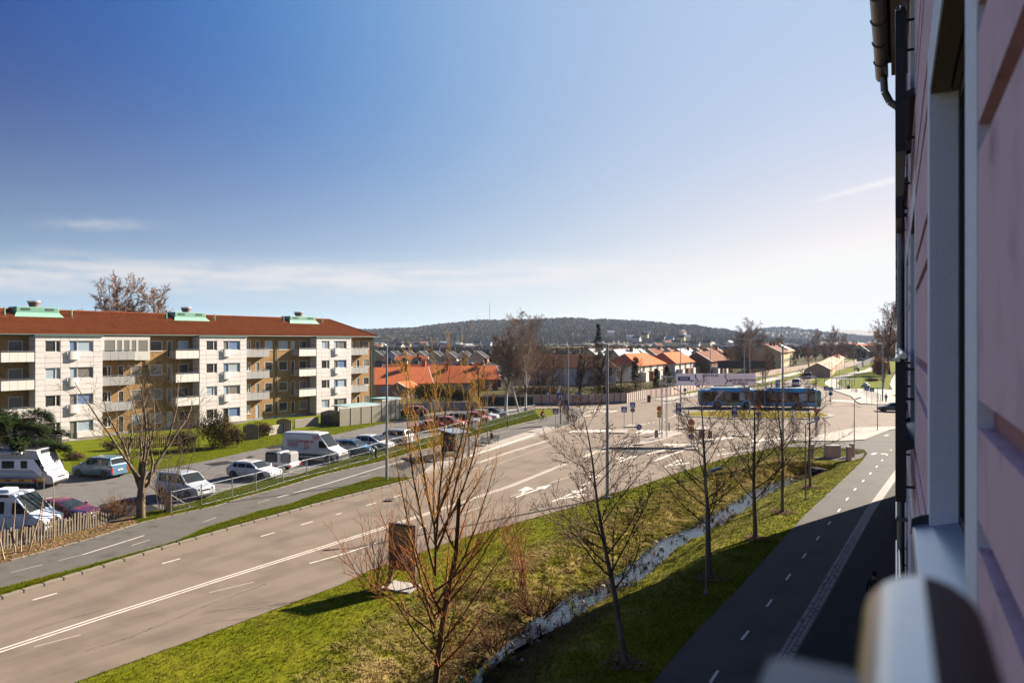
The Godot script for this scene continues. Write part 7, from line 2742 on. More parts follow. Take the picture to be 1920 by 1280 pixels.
	gp.sheet(poly(v2([29.21,-69.68,32.07,-69.84,35.48,-72.34,33.75,-69.36,31.85,-67.5,29.39,-68.42])),0.01)
	struct("gravel_patch", gp, M.asphalt_path)
	for i in 2:
		var cv := thing("culvert_pipe", ["left of the two dark culvert pipes at the head of the brook", "right of the two dark culvert pipes at the head of the brook"][i], "pipe", [Vector3(27.79,-0.75,-65.58), Vector3(28.3,-0.75,-65.31)][i],0.25)
		mb = MB.new()
		var rows := []
		for k in 21:
			var a := TAU * k / 20.0
			rows.append(PackedVector3Array([Vector3(cos(a) * 0.3, sin(a) * 0.3 + 0.1,-2.5), Vector3(cos(a) * 0.3, sin(a) * 0.3 + 0.1,0.35), Vector3(cos(a) * 0.24, sin(a) * 0.24 + 0.1,0.35), Vector3(cos(a) * 0.24, sin(a) * 0.24 + 0.1,-2.5)]))
		mb.grid(rows)
		obj("pipe_wall", mb, M.wall_dark, cv)
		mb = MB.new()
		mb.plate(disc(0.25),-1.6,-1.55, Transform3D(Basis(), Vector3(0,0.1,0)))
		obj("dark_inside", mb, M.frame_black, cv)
	# solar sign pole
	var sp := thing("solar_mast", "slim mast with a tilted solar panel behind the utility cabinet", "mast", Vector3(33.23,0,-76.36))
	mb = MB.new()
	mb.cyl(Vector3.ZERO, Vector3(0,2.6,0),0.04,0.04,8)
	obj("pole", mb, M.pole_grey, sp)
	mb = MB.new()
	mb.obox(Vector3(0.05,2.75,0), Vector3(1.1,0.05,0.7), Basis.from_euler(Vector3(0.35,0.2,-0.62)))
	obj("solar_panel", mb, M.pole_grey, sp)
	# far bus stop
	shelter("dark-framed glass bus shelter at the far stop east of the roundabout", Vector3(78.15,0,-169.89),0.1,2.4,1.4)
	var st := thing("stop_pole", "timetable pole right of the far bus shelter", "bus stop sign", Vector3(76.02,0,-160.85))
	mb = MB.new()
	mb.cyl(Vector3.ZERO, Vector3(0,2.2,0),0.06,0.06,8)
	obj("pole", mb, M.pole_dark, st)
	mb = MB.new()
	mb.cbox(Vector3(-0.25,2.2,-0.05), Vector3(0.25,2.8,0.05),0.03)
	obj("board", mb, M.trim_grey, st)
	for q: Array in [["dark litter bin right beside the far bus shelter", 1592,729.5,0.95],["dark litter bin by the path bend beyond the far bus stop", 1610,697,1.4],["black litter bin on the cross street pavement in front of the pale wall", 1217,754,1.25]]:
		var b := thing("litter_bin", q[0], "bin", pix(q[1], q[2]))
		mb = MB.new()
		mb.cbox(Vector3(-0.28,0.05,-0.28), Vector3(0.28, q[3],0.28),0.06)
		obj("bin_body", mb, M.black_plastic, b)
		mb = MB.new()
		mb.cyl(Vector3(0, q[3],0), Vector3(0, q[3] + 0.08,0),0.3,0.2,10)
		obj("lid", mb, M.pole_dark, b)
	for i in 2:
		bicycle_into(thing("parked_bicycle", ["bicycle parked beside the far timetable pole", "second bicycle parked in front of the far timetable pole"][i], "bicycle", [Vector3(75.41,0,-158.32), Vector3(74.59,0,-155.88)][i],0.3 + i * 0.5))
	var wp := thing("white_sacks", "heap of white sacks on the grass by the far railing", "sacks", Vector3(86.47,0,-175.81))
	for i in 7:
		mb = MB.new()
		var rows := []
		for k in 6:
			var row := PackedVector3Array()
			var ph2 := PI * k / 5.0
			for j in 9:
				var a := TAU * j / 8.0
				row.append(Vector3(sin(ph2) * cos(a) * 0.6,0.35 - cos(ph2) * 0.35, sin(ph2) * sin(a) * 0.4))
			rows.append(row)
		mb.grid(rows)
		var o := obj("sack", mb, M.white_enamel, wp)
		o.position = Vector3(rng.randf_range(-1.2,1.2),0.0 if i < 5 else 0.5, rng.randf_range(-0.5,0.5))
		o.rotation.y = rng.randf() * 3.0
	# white notice boards by the low wall
	var nb := [["upright white notice board in front of the low wall behind the willow", 816.5,771,1.0,2.0],["broad white notice board left of the upright one", 792,769,1.5,1.4]]
	for q: Array in nb:
		var t := thing("notice_board", q[0], "notice board", pix(q[1], q[2]))
		mb = MB.new()
		mb.cbox(Vector3(-q[3] * 0.4,0.2,-0.03), Vector3(q[3] * 0.4, q[4] - 0.2,0.03),0.01)
		obj("board", mb, M.white_enamel, t)
		for s2: float in [-1.0,1.0]:
			mb = MB.new()
			mb.box(Vector3(s2 * q[3] * 0.42 - 0.03,0,-0.04), Vector3(s2 * q[3] * 0.42 + 0.03, q[4] - 0.1,0.04))
			obj("post", mb, M.pole_grey, t)


func bicycle_into(t: Node3D) -> void:
	for x: float in [-0.52,0.52]:
		var mb := MB.new()
		var pts := []
		for k in 17:
			pts.append(Vector3(x + cos(TAU * k / 16.0) * 0.33,0.34 + sin(TAU * k / 16.0) * 0.33,0))
		mb.tube(pts, 0.022,5)
		var w := obj("wheel", mb, M.rubber, t)
		mb = MB.new()
		for k in 8:
			mb.seg(Vector3(x, 0.34,0), Vector3(x + cos(TAU * k / 8.0) * 0.32,0.34 + sin(TAU * k / 8.0) * 0.32,0),0.005,0.005,3)
		obj("spokes", mb, M.rim, w)
	var fb := MB.new()
	for q: Array in [[-0.52,0.34,-0.05,0.32],[-0.05,0.32,-0.2,0.82],[-0.52,0.34,-0.2,0.82],[-0.05,0.32,0.36,0.78],[-0.18,0.76,0.36,0.8],[0.52,0.34,0.36,0.95]]:
		fb.seg(Vector3(q[0], q[1],0), Vector3(q[2], q[3],0),0.022,0.022,5)
	obj("frame", fb, M.paint_grey, t)
	fb = MB.new()
	fb.tube([Vector3(0.25,1.02,0.28), Vector3(0.36,1.0,0.0), Vector3(0.25,1.02,-0.28)],0.018,5)
	obj("handlebar", fb, M.black_plastic, t)
	fb = MB.new()
	fb.cbox(Vector3(-0.35,0.85,-0.08), Vector3(-0.08,0.92,0.08),0.03)
	obj("saddle", fb, M.black_plastic, t)


# ---------------------------------------------------------------- signs
# faces look along +z
func sign_pole(t: Node3D, h: float, r := 0.035, material: Material = null) -> void:
	var mb := MB.new()
	mb.cyl(Vector3(0,0,0), Vector3(0, h, 0), r, r, 8)
	obj("pole", mb, material if material else M.pole_grey, t)


func crossing_plate(t: Node3D, y: float, s := 0.62, side := 1.0) -> void:
	var mb := MB.new()
	mb.plate(rect(-s * 0.5, y, s * 0.5, y + s),0.036,0.046)
	var p := obj("crossing_sign", mb, M.sign_blue, t)
	mb = MB.new()
	mb.plate(PackedVector2Array([Vector2(-s * 0.4, y + s * 0.12), Vector2(s * 0.4, y + s * 0.12), Vector2(0, y + s * 0.88)]),0.0465,0.05)
	obj("triangle", mb, M.sign_white, p)
	mb = MB.new()
	# walking figure
	mb.plate(ell(0.0, y + s * 0.62, s * 0.05, s * 0.05,8),0.0505,0.053)
	mb.plate(PackedVector2Array([Vector2(-s * 0.04, y + s * 0.35), Vector2(s * 0.04, y + s * 0.35), Vector2(s * 0.05, y + s * 0.56), Vector2(-s * 0.05, y + s * 0.56)]),0.0505,0.053)
	mb.plate(PackedVector2Array([Vector2(-s * 0.03, y + s * 0.37), Vector2(-s * 0.14, y + s * 0.16), Vector2(-s * 0.08, y + s * 0.16), Vector2(s * 0.02, y + s * 0.35)]),0.0505,0.0528)
	mb.plate(PackedVector2Array([Vector2(-s * 0.01, y + s * 0.36), Vector2(s * 0.09, y + s * 0.15), Vector2(s * 0.14, y + s * 0.17), Vector2(s * 0.04, y + s * 0.37)]),0.0505,0.0526)
	obj("walking_figure", mb, M.sign_black, p)
	mb = MB.new()
	mb.plate(rect(-s * 0.49, y + 0.01, s * 0.49, y + s - 0.01),0.0352,0.0358)
	obj("sign_back", mb, M.sign_back, p)


func round_plate(t: Node3D, y: float, r: float, face: Material, rim: Material = null) -> Node3D:
	var mb := MB.new()
	mb.plate(ell(0, y, r, r, 22),0.036,0.046)
	var p := obj("round_sign", mb, rim if rim else face, t)
	if rim:
		mb = MB.new()
		mb.plate(ell(0, y, r * 0.78, r * 0.78,22),0.0465,0.05)
		obj("sign_face", mb, face, p)
	return p


func ring_arrows(p: Node3D, y: float, r: float) -> void:
	for k in 3:
		var mb := MB.new()
		var rows := []
		for i in 6:
			var a := TAU * k / 3.0 + i * 0.26
			rows.append(PackedVector3Array([Vector3(cos(a) * r * 0.46, y + sin(a) * r * 0.46,0.0515), Vector3(cos(a) * r * 0.64, y + sin(a) * r * 0.64,0.0515)]))
		mb.grid(rows)
		var b := TAU * k / 3.0 - 0.05
		var m := Vector3(cos(b) * r * 0.55, y + sin(b) * r * 0.55,0.0515)
		var tn := Vector3(sin(b),-cos(b),0) * r * 0.38
		var rd := Vector3(cos(b), sin(b),0) * r * 0.26
		mb.tri(m + rd, m - rd, m + tn)
		obj("ring_arrow", mb, M.sign_white, p)


func build_signs() -> void:
	var turn := -0.32
	# crossing signs: pole foot, bottom of the plate, number of plates
	var cs := [["pedestrian crossing sign on a low post left of the black signal post", Vector3(5.52,0,-90.81),2.05,1],["pedestrian crossing sign against the tall corner lamp", Vector3(7.23,0,-95.7),2.15,1],["pedestrian crossing sign on the first small island", Vector3(14.25,0,-91.36),2.2,1],["double pedestrian crossing sign left of the roundabout island", Vector3(20.41,0,-88.16),2.3,2],["double pedestrian crossing sign in front of the bus's middle", Vector3(26.15,0,-84.47),2.3,2],["pedestrian crossing sign at the left end of the pale wall", Vector3(5.95,0,-118.12),2.3,1],["pedestrian crossing sign left of the bus front", Vector3(33.41,0,-129.23),3.0,1],["crossing sign above the bus roof under the direction sign", Vector3(39.88,0,-130.34),3.1,1],["double pedestrian crossing sign above the bus's rear half", Vector3(47.77,0,-129.23),2.9,2],["left of the two crossing signs at the far bus stop entry", Vector3(56.87,0,-130.34),2.35,1],["left of the two crossing signs by the far railing", Vector3(63.48,0,-128.68),2.4,1],["right of the two crossing signs by the far railing", Vector3(63.04,0,-126),2.4,1]]
	for q: Array in cs:
		var t := thing("crossing_sign_post", q[0], "crossing sign", q[1], turn)
		sign_pole(t, q[2] + 0.64 * q[3])
		for k in int(q[3]):
			crossing_plate(t, q[2] + 0.66 * k, 0.72 if q[1].z < -90.0 else 0.66)
	var t2 := thing("crossing_sign_post", "double crossing sign turned edge-on in front of the bus's rear wheel", "crossing sign", Vector3(31.07,0,-79.58),0.9)
	sign_pole(t2,3.6)
	crossing_plate(t2,2.25,0.68)
	crossing_plate(t2,2.95,0.68)
	var t3 := thing("crossing_sign_post", "crossing sign above a grey sign back on the second small island", "crossing sign", Vector3(16.01,0,-95.39), turn)
	sign_pole(t3,3.1)
	crossing_plate(t3,2.45,0.68)
	var rb := round_plate(t3,2.12,0.32, M.sign_back)
	rb.name = "sign_back_disc"
	var t4 := thing("crossing_sign_post", "right crossing sign at the far bus stop entry, blue disc below it", "crossing sign", Vector3(55.81,0,-126), turn)
	sign_pole(t4,3.1)
	crossing_plate(t4,2.5,0.72)
	round_plate(t4,2.08,0.36, M.sign_blue)
	# keep right
	var kr := thing("keep_right_sign", "round blue keep-right sign with white arrow on the nearest island tip", "traffic sign", Vector3(13.84,0,-78.34), turn)
	sign_pole(kr, 2.2)
	var kp := round_plate(kr, 1.9,0.31, M.sign_blue)
	var mb := MB.new()
	mb.plate(PackedVector2Array([Vector2(-0.19,0.12), Vector2(-0.12,0.19), Vector2(0.07,0.0), Vector2(0.15,0.08), Vector2(0.17,-0.17), Vector2(-0.08,-0.15), Vector2(0.0,-0.07)]),0.0465,0.05, Transform3D(Basis(), Vector3(0,1.9,0)))
	obj("arrow", mb, M.sign_white, kp)
	# yield signs with roundabout disc
	for q: Array in [["give-way sign with blue roundabout disc in front of the bus's joint", Vector3(30.29,0,-88.42),2.65],["give-way sign with blue roundabout disc in front of the bus's green rear", Vector3(35.38,0,-83.54),2.6]]:
		var t := thing("give_way_sign", q[0], "traffic sign", q[1], turn)
		sign_pole(t, q[2] + 0.75)
		mb = MB.new()
		mb.plate(PackedVector2Array([Vector2(-0.46, q[2] + 0.78), Vector2(0, q[2]), Vector2(0.46, q[2] + 0.78)]),0.036,0.046)
		var p := obj("triangle_rim", mb, M.sign_red, t)
		mb = MB.new()
		mb.plate(PackedVector2Array([Vector2(-0.33, q[2] + 0.7), Vector2(0, q[2] + 0.14), Vector2(0.33, q[2] + 0.7)]),0.0465,0.05)
		obj("triangle_face", mb, M.sign_orange, p)
		var rp := round_plate(t, q[2] - 0.34,0.32, M.sign_blue)
		ring_arrows(rp, q[2] - 0.34,0.32)
	# temporary orange signs
	for q: Array in [["orange round prohibition sign with yellow plates by the gantry mast", Vector3(17.93,0,-87.4),3.05, false],["orange round prohibition sign with yellow plates and a blue disc on the second island", Vector3(18.75,0,-75.22),2.75, true]]:
		var t := thing("prohibition_sign", q[0], "traffic sign", q[1], turn)
		sign_pole(t, q[2] + 0.3,0.04)
		var p := round_plate(t, q[2],0.34, M.sign_orange, M.sign_red)
		mb = MB.new()
		mb.plate(rect(-0.15,-0.05,0.15,0.04),0.0505,0.053, Transform3D(Basis(), Vector3(0, q[2],0)))
		mb.plate(rect(-0.11,0.041,0.06,0.1),0.0505,0.053, Transform3D(Basis(), Vector3(0, q[2],0)))
		obj("vehicle_symbol", mb, M.sign_black, p)
		for k in 2:
			mb = MB.new()
			var y: float = q[2] - 0.42 - k * 0.36
			mb.plate(rect(-0.3 + 0.03 * k, y - 0.3,0.3 - 0.03 * k, y + 0.04),0.036,0.046)
			var yp := obj("yellow_plate", mb, M.sign_yellow, t)
			mb = MB.new()
			for r in 2:
				mb.plate(rect(-0.2, y - 0.09 - r * 0.12,0.16 - 0.08 * r, y - 0.05 - r * 0.12),0.0465,0.049)
			obj("plate_marks", mb, M.sign_black, yp)
		if q[3]:
			var rp := round_plate(t, q[2] - 1.45,0.3, M.sign_blue)
			ring_arrows(rp, q[2] - 1.45,0.3)
	# striped marker posts
	for q: Array in [["striped yellow and blue marker on the paved island by the gantry mast", Vector3(16.32,0,-81.29)],["left of the two striped markers before the roundabout", Vector3(21.09,0,-80.43)],["right of the two striped markers before the roundabout", Vector3(22.16,0,-80.43)]]:
		var t := thing("island_marker", q[0], "marker post", q[1], turn)
		for x: float in [-0.14,0.14]:
			mb = MB.new()
			mb.cyl(Vector3(x, 0,0), Vector3(x, 0.95,0),0.022,0.022,6)
			obj("leg", mb, M.pole_grey, t)
		mb = MB.new()
		mb.plate(PackedVector2Array([Vector2(-0.2,0.35), Vector2(0.2,0.35), Vector2(0.2,1.1), Vector2(0.12,1.22), Vector2(-0.12,1.22), Vector2(-0.2,1.1)]),0.026,0.04)
		var p := obj("plate", mb, M.sign_blue, t)
		for k in 3:
			mb = MB.new()
			var y := 0.42 + k * 0.26
			mb.plate(PackedVector2Array([Vector2(-0.19, y + 0.1), Vector2(0.19, y - 0.06), Vector2(0.19, y + 0.06), Vector2(-0.19, y + 0.22)]),0.0405,0.044)
			obj("stripe", mb, M.sign_yellow, p)
	# black signal post with info boards at the corner
	var ip := thing("info_post", "black post with navy information boards and a crossing sign at the cross street corner", "sign post", Vector3(6.51,0,-96.61),0.0)
	sign_pole(ip, 4.4,0.075, M.pole_dark)
	mb = MB.new()
	mb.box(Vector3(-0.8,2.6,0.08), Vector3(1.0,3.35,0.13))
	var nb := obj("navy_board", mb, M.board_navy, ip)
	mb = MB.new()
	mb.plate(PackedVector2Array([Vector2(-0.3,2.75), Vector2(-0.12,2.7), Vector2(0.0,3.1), Vector2(0.1,3.08), Vector2(-0.02,3.3), Vector2(-0.25,3.14), Vector2(-0.12,3.12)]),0.131,0.136)
	obj("white_arrow", mb, M.sign_white, nb)
	crossing_plate(ip, 3.55,0.78)
	mb = MB.new()
	mb.plate(PackedVector2Array([Vector2(-0.5,4.3), Vector2(-0.2,4.3), Vector2(0.15,5.4), Vector2(0.0,5.3)]),-0.03,0.0)
	obj("pennant", mb, M.sign_white, ip)
	# direction gantry over the road
	var g := thing("direction_sign", "large white overhead direction sign on a lattice gantry before the roundabout", "direction sign", Vector3(17.6,0.0,-83.2),0.0)
	for p: Vector3 in [Vector3(-0.28,0,-0.28), Vector3(0.28,0,-0.28), Vector3(-0.28,0,0.28), Vector3(0.28,0,0.28)]:
		mb = MB.new()
		mb.cyl(p, p + Vector3(0,7.3,0),0.035,0.035,6)
		obj("mast_tube", mb, M.galvanised, g)
	mb = MB.new()
	for i in 9:
		var y := 0.4 + i * 0.8
		for q: Array in [[-0.28,-0.28,0.28,-0.28],[0.28,-0.28,0.28,0.28],[0.28,0.28,-0.28,0.28],[-0.28,0.28,-0.28,-0.28]]:
			mb.seg(Vector3(q[0], y, q[1]), Vector3(q[2], y + 0.75, q[3]),0.014,0.014,4)
	obj("mast_lattice", mb, M.galvanised, g)
	mb = MB.new()
	var xr := 17.6
	for y: float in [6.3,7.1]:
		for z: float in [-0.25,0.05]:
			mb.seg(Vector3(-0.28, y, z), Vector3(xr, y, z),0.035,0.035,6)
	for i in 22:
		var x := i * 0.8
		mb.seg(Vector3(x, 6.3,-0.1), Vector3(x + 0.4,7.1,-0.1),0.014,0.014,4)
	obj("beam", mb, M.galvanised, g)
	mb = MB.new()
	mb.cyl(Vector3(xr, 0,-0.1), Vector3(xr, 7.2,-0.1),0.07,0.06,8)
	obj("right_mast", mb, M.galvanised, g)
	mb = MB.new()
	mb.cbox(Vector3(1.35,6.12,0.1), Vector3(10.55,7.5,0.16),0.02)
	var face := obj("sign_panel", mb, mt("sign_panel_white", 0.86,0.86,0.88,0.5), g)
	mb = MB.new()
	mb.plate(rect(1.55,6.65,2.95,7.15),0.1605,0.165)
	var blue := obj("blue_field", mb, M.sign_blue, face)
	lettering(blue, "SÄVE", 0.3, Vector3(2.25,6.9,0.172), Basis(), M.sign_white)
	lettering(face, "CENTRUM", 0.3, Vector3(5.3,7.27,0.165), Basis(), M.sign_black)
	lettering(face, "WIESELGRENS-", 0.32, Vector3(9.1,6.72,0.165), Basis(), M.sign_black)
	lettering(face, "PLATSEN", 0.32, Vector3(8.75,6.33,0.165), Basis(), M.sign_black)
	for q: Array in [[3.6,-1.0],[7.05,1.0]]:
		mb = MB.new()
		var rows := []
		var s: float = q[1]
		var path := [Vector2(0.0,6.18), Vector2(0.0,6.42)]
		for i in 9:
			var a := -PI * 0.5 + PI * i / 8.0
			path.append(Vector2(0.0 - s * -cos(a) * 0.24 * (1.0 if s < 0 else -1.0) * -1.0,6.66 + sin(a) * 0.24))
		path.append(Vector2(-0.02,7.0))
		path.append(Vector2(-0.02,7.22))
		for i in path.size():
			var d: Vector2 = (path[mini(i + 1, path.size() - 1)] - path[maxi(i - 1,0)]).normalized()
			var nn := Vector2(-d.y, d.x) * 0.045
			rows.append(PackedVector3Array([Vector3(q[0] + path[i].x + nn.x, path[i].y + nn.y, 0.1625), Vector3(q[0] + path[i].x - nn.x, path[i].y - nn.y, 0.1625)]))
		mb.grid(rows)
		mb.tri(Vector3(q[0] - 0.16,7.2,0.163), Vector3(q[0] + 0.12,7.2,0.163), Vector3(q[0] - 0.02,7.42,0.163))
		var o: float = q[0] + s * 0.24
		mb.quad(Vector3(o - 0.2,6.62,0.163), Vector3(o + 0.2,6.62,0.163), Vector3(o + 0.2,6.71,0.163), Vector3(o - 0.2,6.71,0.163))
		mb.tri(Vector3(o + s * 0.2,6.5,0.163), Vector3(o + s * 0.2,6.83,0.163), Vector3(o + s * 0.42,6.665,0.163))
		obj("route_arrow", mb, M.sign_black, face)
	# orange beacon strips by the noise wall and a chevron on the island
	for q: Array in [["orange and white marker strip standing before the noise wall", Vector3(6.86,0,-130.34)],["orange marker strip on the dark green screen", Vector3(-3.06,0,-118.12)]]:
		var t := thing("marker_strip", q[0], "marker post", q[1])
		sign_pole(t, 2.6,0.03)
		mb = MB.new()
		mb.box(Vector3(-0.16,1.3,0.031), Vector3(0.16,2.7,0.05))
		obj("strip", mb, M.sign_orange, t)
	var ch := thing("chevron_board", "small white and blue chevron board at the left edge of the grass island", "traffic sign", Vector3(30.41,0,-114.98))
	mb = MB.new()
	mb.plate(rect(-0.35,0.2,0.35,0.85),0.0,0.03)
	var cp := obj("board", mb, M.sign_blue, ch)
	mb = MB.new()
	mb.plate(PackedVector2Array([Vector2(0.25,0.25), Vector2(0.05,0.25), Vector2(-0.25,0.53), Vector2(0.05,0.8), Vector2(0.25,0.8), Vector2(-0.03,0.53)]),0.031,0.035)
	obj("chevron", mb, M.sign_white, cp)
	sign_pole(ch, 0.2,0.05)
	var bs := thing("round_sign_post", "pole with two grey sign backs in front of the pale wall", "traffic sign", Vector3(31.06,0,-129.23),0.2)
	sign_pole(bs, 2.9)
	round_plate(bs, 2.5,0.34, M.sign_back)
	round_plate(bs, 1.85,0.22, M.sign_back)
	var gs := thing("grey_sign_post", "pole with a turned-away triangle and a blue sign before the noise wall", "traffic sign", Vector3(10.51,0,-116.31),0.0)
	sign_pole(gs, 3.0)
	mb = MB.new()
	mb.plate(PackedVector2Array([Vector2(-0.5,2.95), Vector2(0.2,2.95), Vector2(-0.15,2.3)]),0.036,0.045)
	obj("sign_back", mb, M.sign_back, gs)
	mb = MB.new()
	mb.plate(rect(0.25,2.6,0.7,3.0),0.036,0.045)
	obj("blue_plate", mb, M.sign_blue, gs)

# ---------------------------------------------------------------- trees
# P: per level arrays: segs, kids, angle, ratio (child length / parent length), up, wob, from; rmin; cols
func limb(tr: MB, cr: MB, p: Vector3, d: Vector3, length: float, r: float, lvl: int, P: Dictionary, rg: RandomNumberGenerator) -> void:
	var segs: int = P.segs[lvl]
	var last: bool = lvl == P.segs.size() - 1
	var mb := tr if lvl == 0 else cr
	var taper: float = P.taper[lvl]
	var r0 := r
	var kids: float = P.kids[lvl] if not last else 0.0
	var owed := 0.0
	var az := rg.randf() * TAU
	var sides: int = 7 if lvl == 0 else 4 if lvl == 1 else 3
	for i in segs:
		var f0 := float(i) / segs
		var f1 := float(i + 1) / segs
		d = (d + Vector3(rg.randfn(), rg.randfn() * 0.5, rg.randfn()) * P.wob[lvl] + Vector3.UP * P.up[lvl]).normalized()
		var q := p + d * length / segs
		var r1 := maxf(r * lerpf(1.0, taper, f1), P.rmin)
		var cc: Color = P.cols[lvl]
		var g := rg.randf_range(0.8,1.2)
		mb.col = Color(cc.r * g, cc.g * g, cc.b * g)
		if P.has("tip") and lvl > 0:
			mb.col = mb.col.lerp(P.tip, clampf((q.y - P.tip_from) / P.tip_span, 0.0,1.0) * (0.55 if lvl == 1 else 1.0))
		if P.has("bark") and lvl <= 1 and r0 > 0.03:
			# birch bark: white with dark bands
			mb.col = Color(0.38,0.359,0.324) if rg.randf() < 0.75 else Color(0.069,0.062,0.055)
		mb.seg(p, q, r0, r1, sides)
		if not last and f1 > P.from[lvl]:
			owed += kids / (segs * (1.0 - P.from[lvl]))
			while owed >= 1.0:
				owed -= 1.0
				az += 2.4 + rg.randf_range(-0.5,0.5)
				var side := d.cross(Vector3.RIGHT if absf(d.x) < 0.8 else Vector3.UP).normalized().rotated(d, az)
				var ang: float = P.angle[lvl] * rg.randf_range(0.75,1.25)
				var nd := (d * cos(ang) + side * sin(ang)).normalized()
				var fr := rg.randf()
				var o := p.lerp(q, fr)
				var rest := 1.0 - lerpf(f0, f1, fr)
				var nl: float = length * P.ratio[lvl] * rg.randf_range(0.65,1.15) * (P.get("base", 0.35) + (1.0 - P.get("base", 0.35)) * minf(1.0, rest * 1.5))
				limb(tr, cr, o, nd, nl, maxf(lerpf(r0, r1, fr) * P.thin[lvl], P.rmin), lvl + 1, P, rg)
		p = q
		r0 = r1
	if P.has("bud") and last and rg.randf() < P.bud:
		cr.col = Color(0.034,0.024,0.019)
		cr.obox(p, Vector3(0.022,0.034,0.022))


func bare_tree(label: String, at: Vector3, h: float, r: float, lean: Vector3, P: Dictionary, sd: int, called := "bare_tree", group := "") -> Node3D:
	var rg := RandomNumberGenerator.new()
	rg.seed = sd
	var t := thing(called, label, "tree", at, 0.0, group)
	var tr := MB.new()
	var cr := MB.new()
	var c0: Color = P.cols[0]
	tr.col = c0
	tr.seg(Vector3(0,-0.4,0), Vector3(0,0.18,0), r * 1.7, r * 1.08,9)
	limb(tr, cr, Vector3(0,0.1,0), (Vector3.UP + lean).normalized(), h, r, 0, P, rg)
	obj("trunk", tr, M.plant, t)
	obj("crown", cr, M.plant, t)
	return t


func leaf_mass(mb: MB, c: Vector3, rad: Vector3, count: int, size: float, col: Color, rg: RandomNumberGenerator, hollow := 0.45) -> void:
	for i in count:
		var d := Vector3(rg.randfn(), rg.randfn(), rg.randfn()).normalized()
		var k := lerpf(hollow, 1.0, pow(rg.randf(),0.6))
		k *= 1.0 + 0.28 * noise.get_noise_3d(d.x * 1.6 + c.x, d.y * 1.6, d.z * 1.6 + c.z)
		var p := c + d * rad * k
		var u := Vector3(rg.randfn(), rg.randfn(), rg.randfn()).normalized()
		var w := u.cross(d).normalized()
		var g := rg.randf_range(0.6,1.35)
		mb.col = Color(col.r * g, col.g * g, col.b * g)
		mb.tri(p - u * size, p + u * size, p + w * size * 1.3)


func bush(label: String, at: Vector3, rad: Vector3, count: int, size: float, col: Color, sd: int, called := "shrub", cat := "shrub") -> Node3D:
	var rg := RandomNumberGenerator.new()
	rg.seed = sd
	var t := thing(called, label, cat, at)
	var mb := MB.new()
	for i in 4:
		var o := Vector3(rg.randf_range(-0.45,0.45) * rad.x, rad.y * rg.randf_range(0.75,1.0), rg.randf_range(-0.45,0.45) * rad.z)
		leaf_mass(mb, o, rad * rg.randf_range(0.6,0.85), count / 4, size, col, rg, 0.3)
	obj("foliage", mb, M.leaf, t)
	var sb := MB.new()
	sb.col = Color(0.062,0.045,0.031)
	for i in 9:
		var a := rg.randf() * TAU
		sb.seg(Vector3(cos(a) * 0.1,-0.1, sin(a) * 0.1), Vector3(cos(a) * rad.x * 0.6, rad.y * rg.randf_range(0.9,1.5), sin(a) * rad.z * 0.6),0.035,0.01,4)
	obj("stems", sb, M.plant, t)
	return t


func twig_bush(label: String, at: Vector3, h: float, spread: float, n: int, col: Color, sd: int, called := "bare_shrub", cat := "shrub") -> Node3D:
	var rg := RandomNumberGenerator.new()
	rg.seed = sd
	var t := thing(called, label, cat, at)
	var sb := MB.new()
	var cb := MB.new()
	for i in n:
		var a := rg.randf() * TAU
		var d := Vector3(cos(a) * rg.randf() * spread / h, 1.0, sin(a) * rg.randf() * spread / h).normalized()
		var P := {"segs": [4,3,2], "kids": [5,4], "angle": [0.6,0.7], "ratio": [0.5,0.5], "up": [0.05,0.06,0.03], "wob": [0.12,0.16,0.2], "from": [0.2,0.15], "taper": [0.4,0.4,0.5], "thin": [0.6,0.6], "rmin": 0.006, "cols": [col, col, col]}
		limb(sb, cb, Vector3(cos(a),0, sin(a)) * rg.randf() * spread * 0.25 + Vector3(0,-0.1,0), d, h * rg.randf_range(0.6,1.05),0.024,0, P, rg)
	obj("stems", sb, M.plant, t)
	obj("twigs", cb, M.plant, t)
	return t


func conifer(label: String, at: Vector3, h: float, rad: float, col: Color, sd: int, dense := 1.0, called := "conifer", shape := 1.0) -> Node3D:
	var rg := RandomNumberGenerator.new()
	rg.seed = sd
	var t := thing(called, label, "tree", at)
	var tb := MB.new()
	tb.col = Color(0.055,0.041,0.031)
	tb.seg(Vector3(0,-0.2,0), Vector3(0, h * 0.97,0), rad * 0.07 + 0.05,0.02,6)
	obj("trunk", tb, M.plant, t)
	var mb := MB.new()
	var n := int(h * 11.0 * dense)
	for i in n:
		var f := pow(rg.randf(),0.85)
		var y := h * (0.05 + 0.95 * f)
		var rr := rad * pow(1.0 - f, shape) * rg.randf_range(0.7,1.12) + 0.08
		var a := rg.randf() * TAU
		var dir := Vector3(cos(a),-0.18, sin(a))
		for k in 6:
			var g := rg.randf_range(0.55,1.4)
			mb.col = Color(col.r * g, col.g * g, col.b * g)
			var q := Vector3(0, y, 0) + dir * rr * (0.3 + 0.7 * (k + rg.randf()) / 6.0) + Vector3(rg.randfn(), rg.randfn() * 0.6, rg.randfn()) * 0.12
			var s := Vector3(-sin(a), rg.randf_range(-0.2,0.2), cos(a)) * rg.randf_range(0.14,0.3)
			mb.tri(q - s, q + s, q + dir * rg.randf_range(0.2,0.5) + Vector3(0, rg.randf_range(-0.25,0.05),0))
	obj("crown", mb, M.leaf, t)
	return t


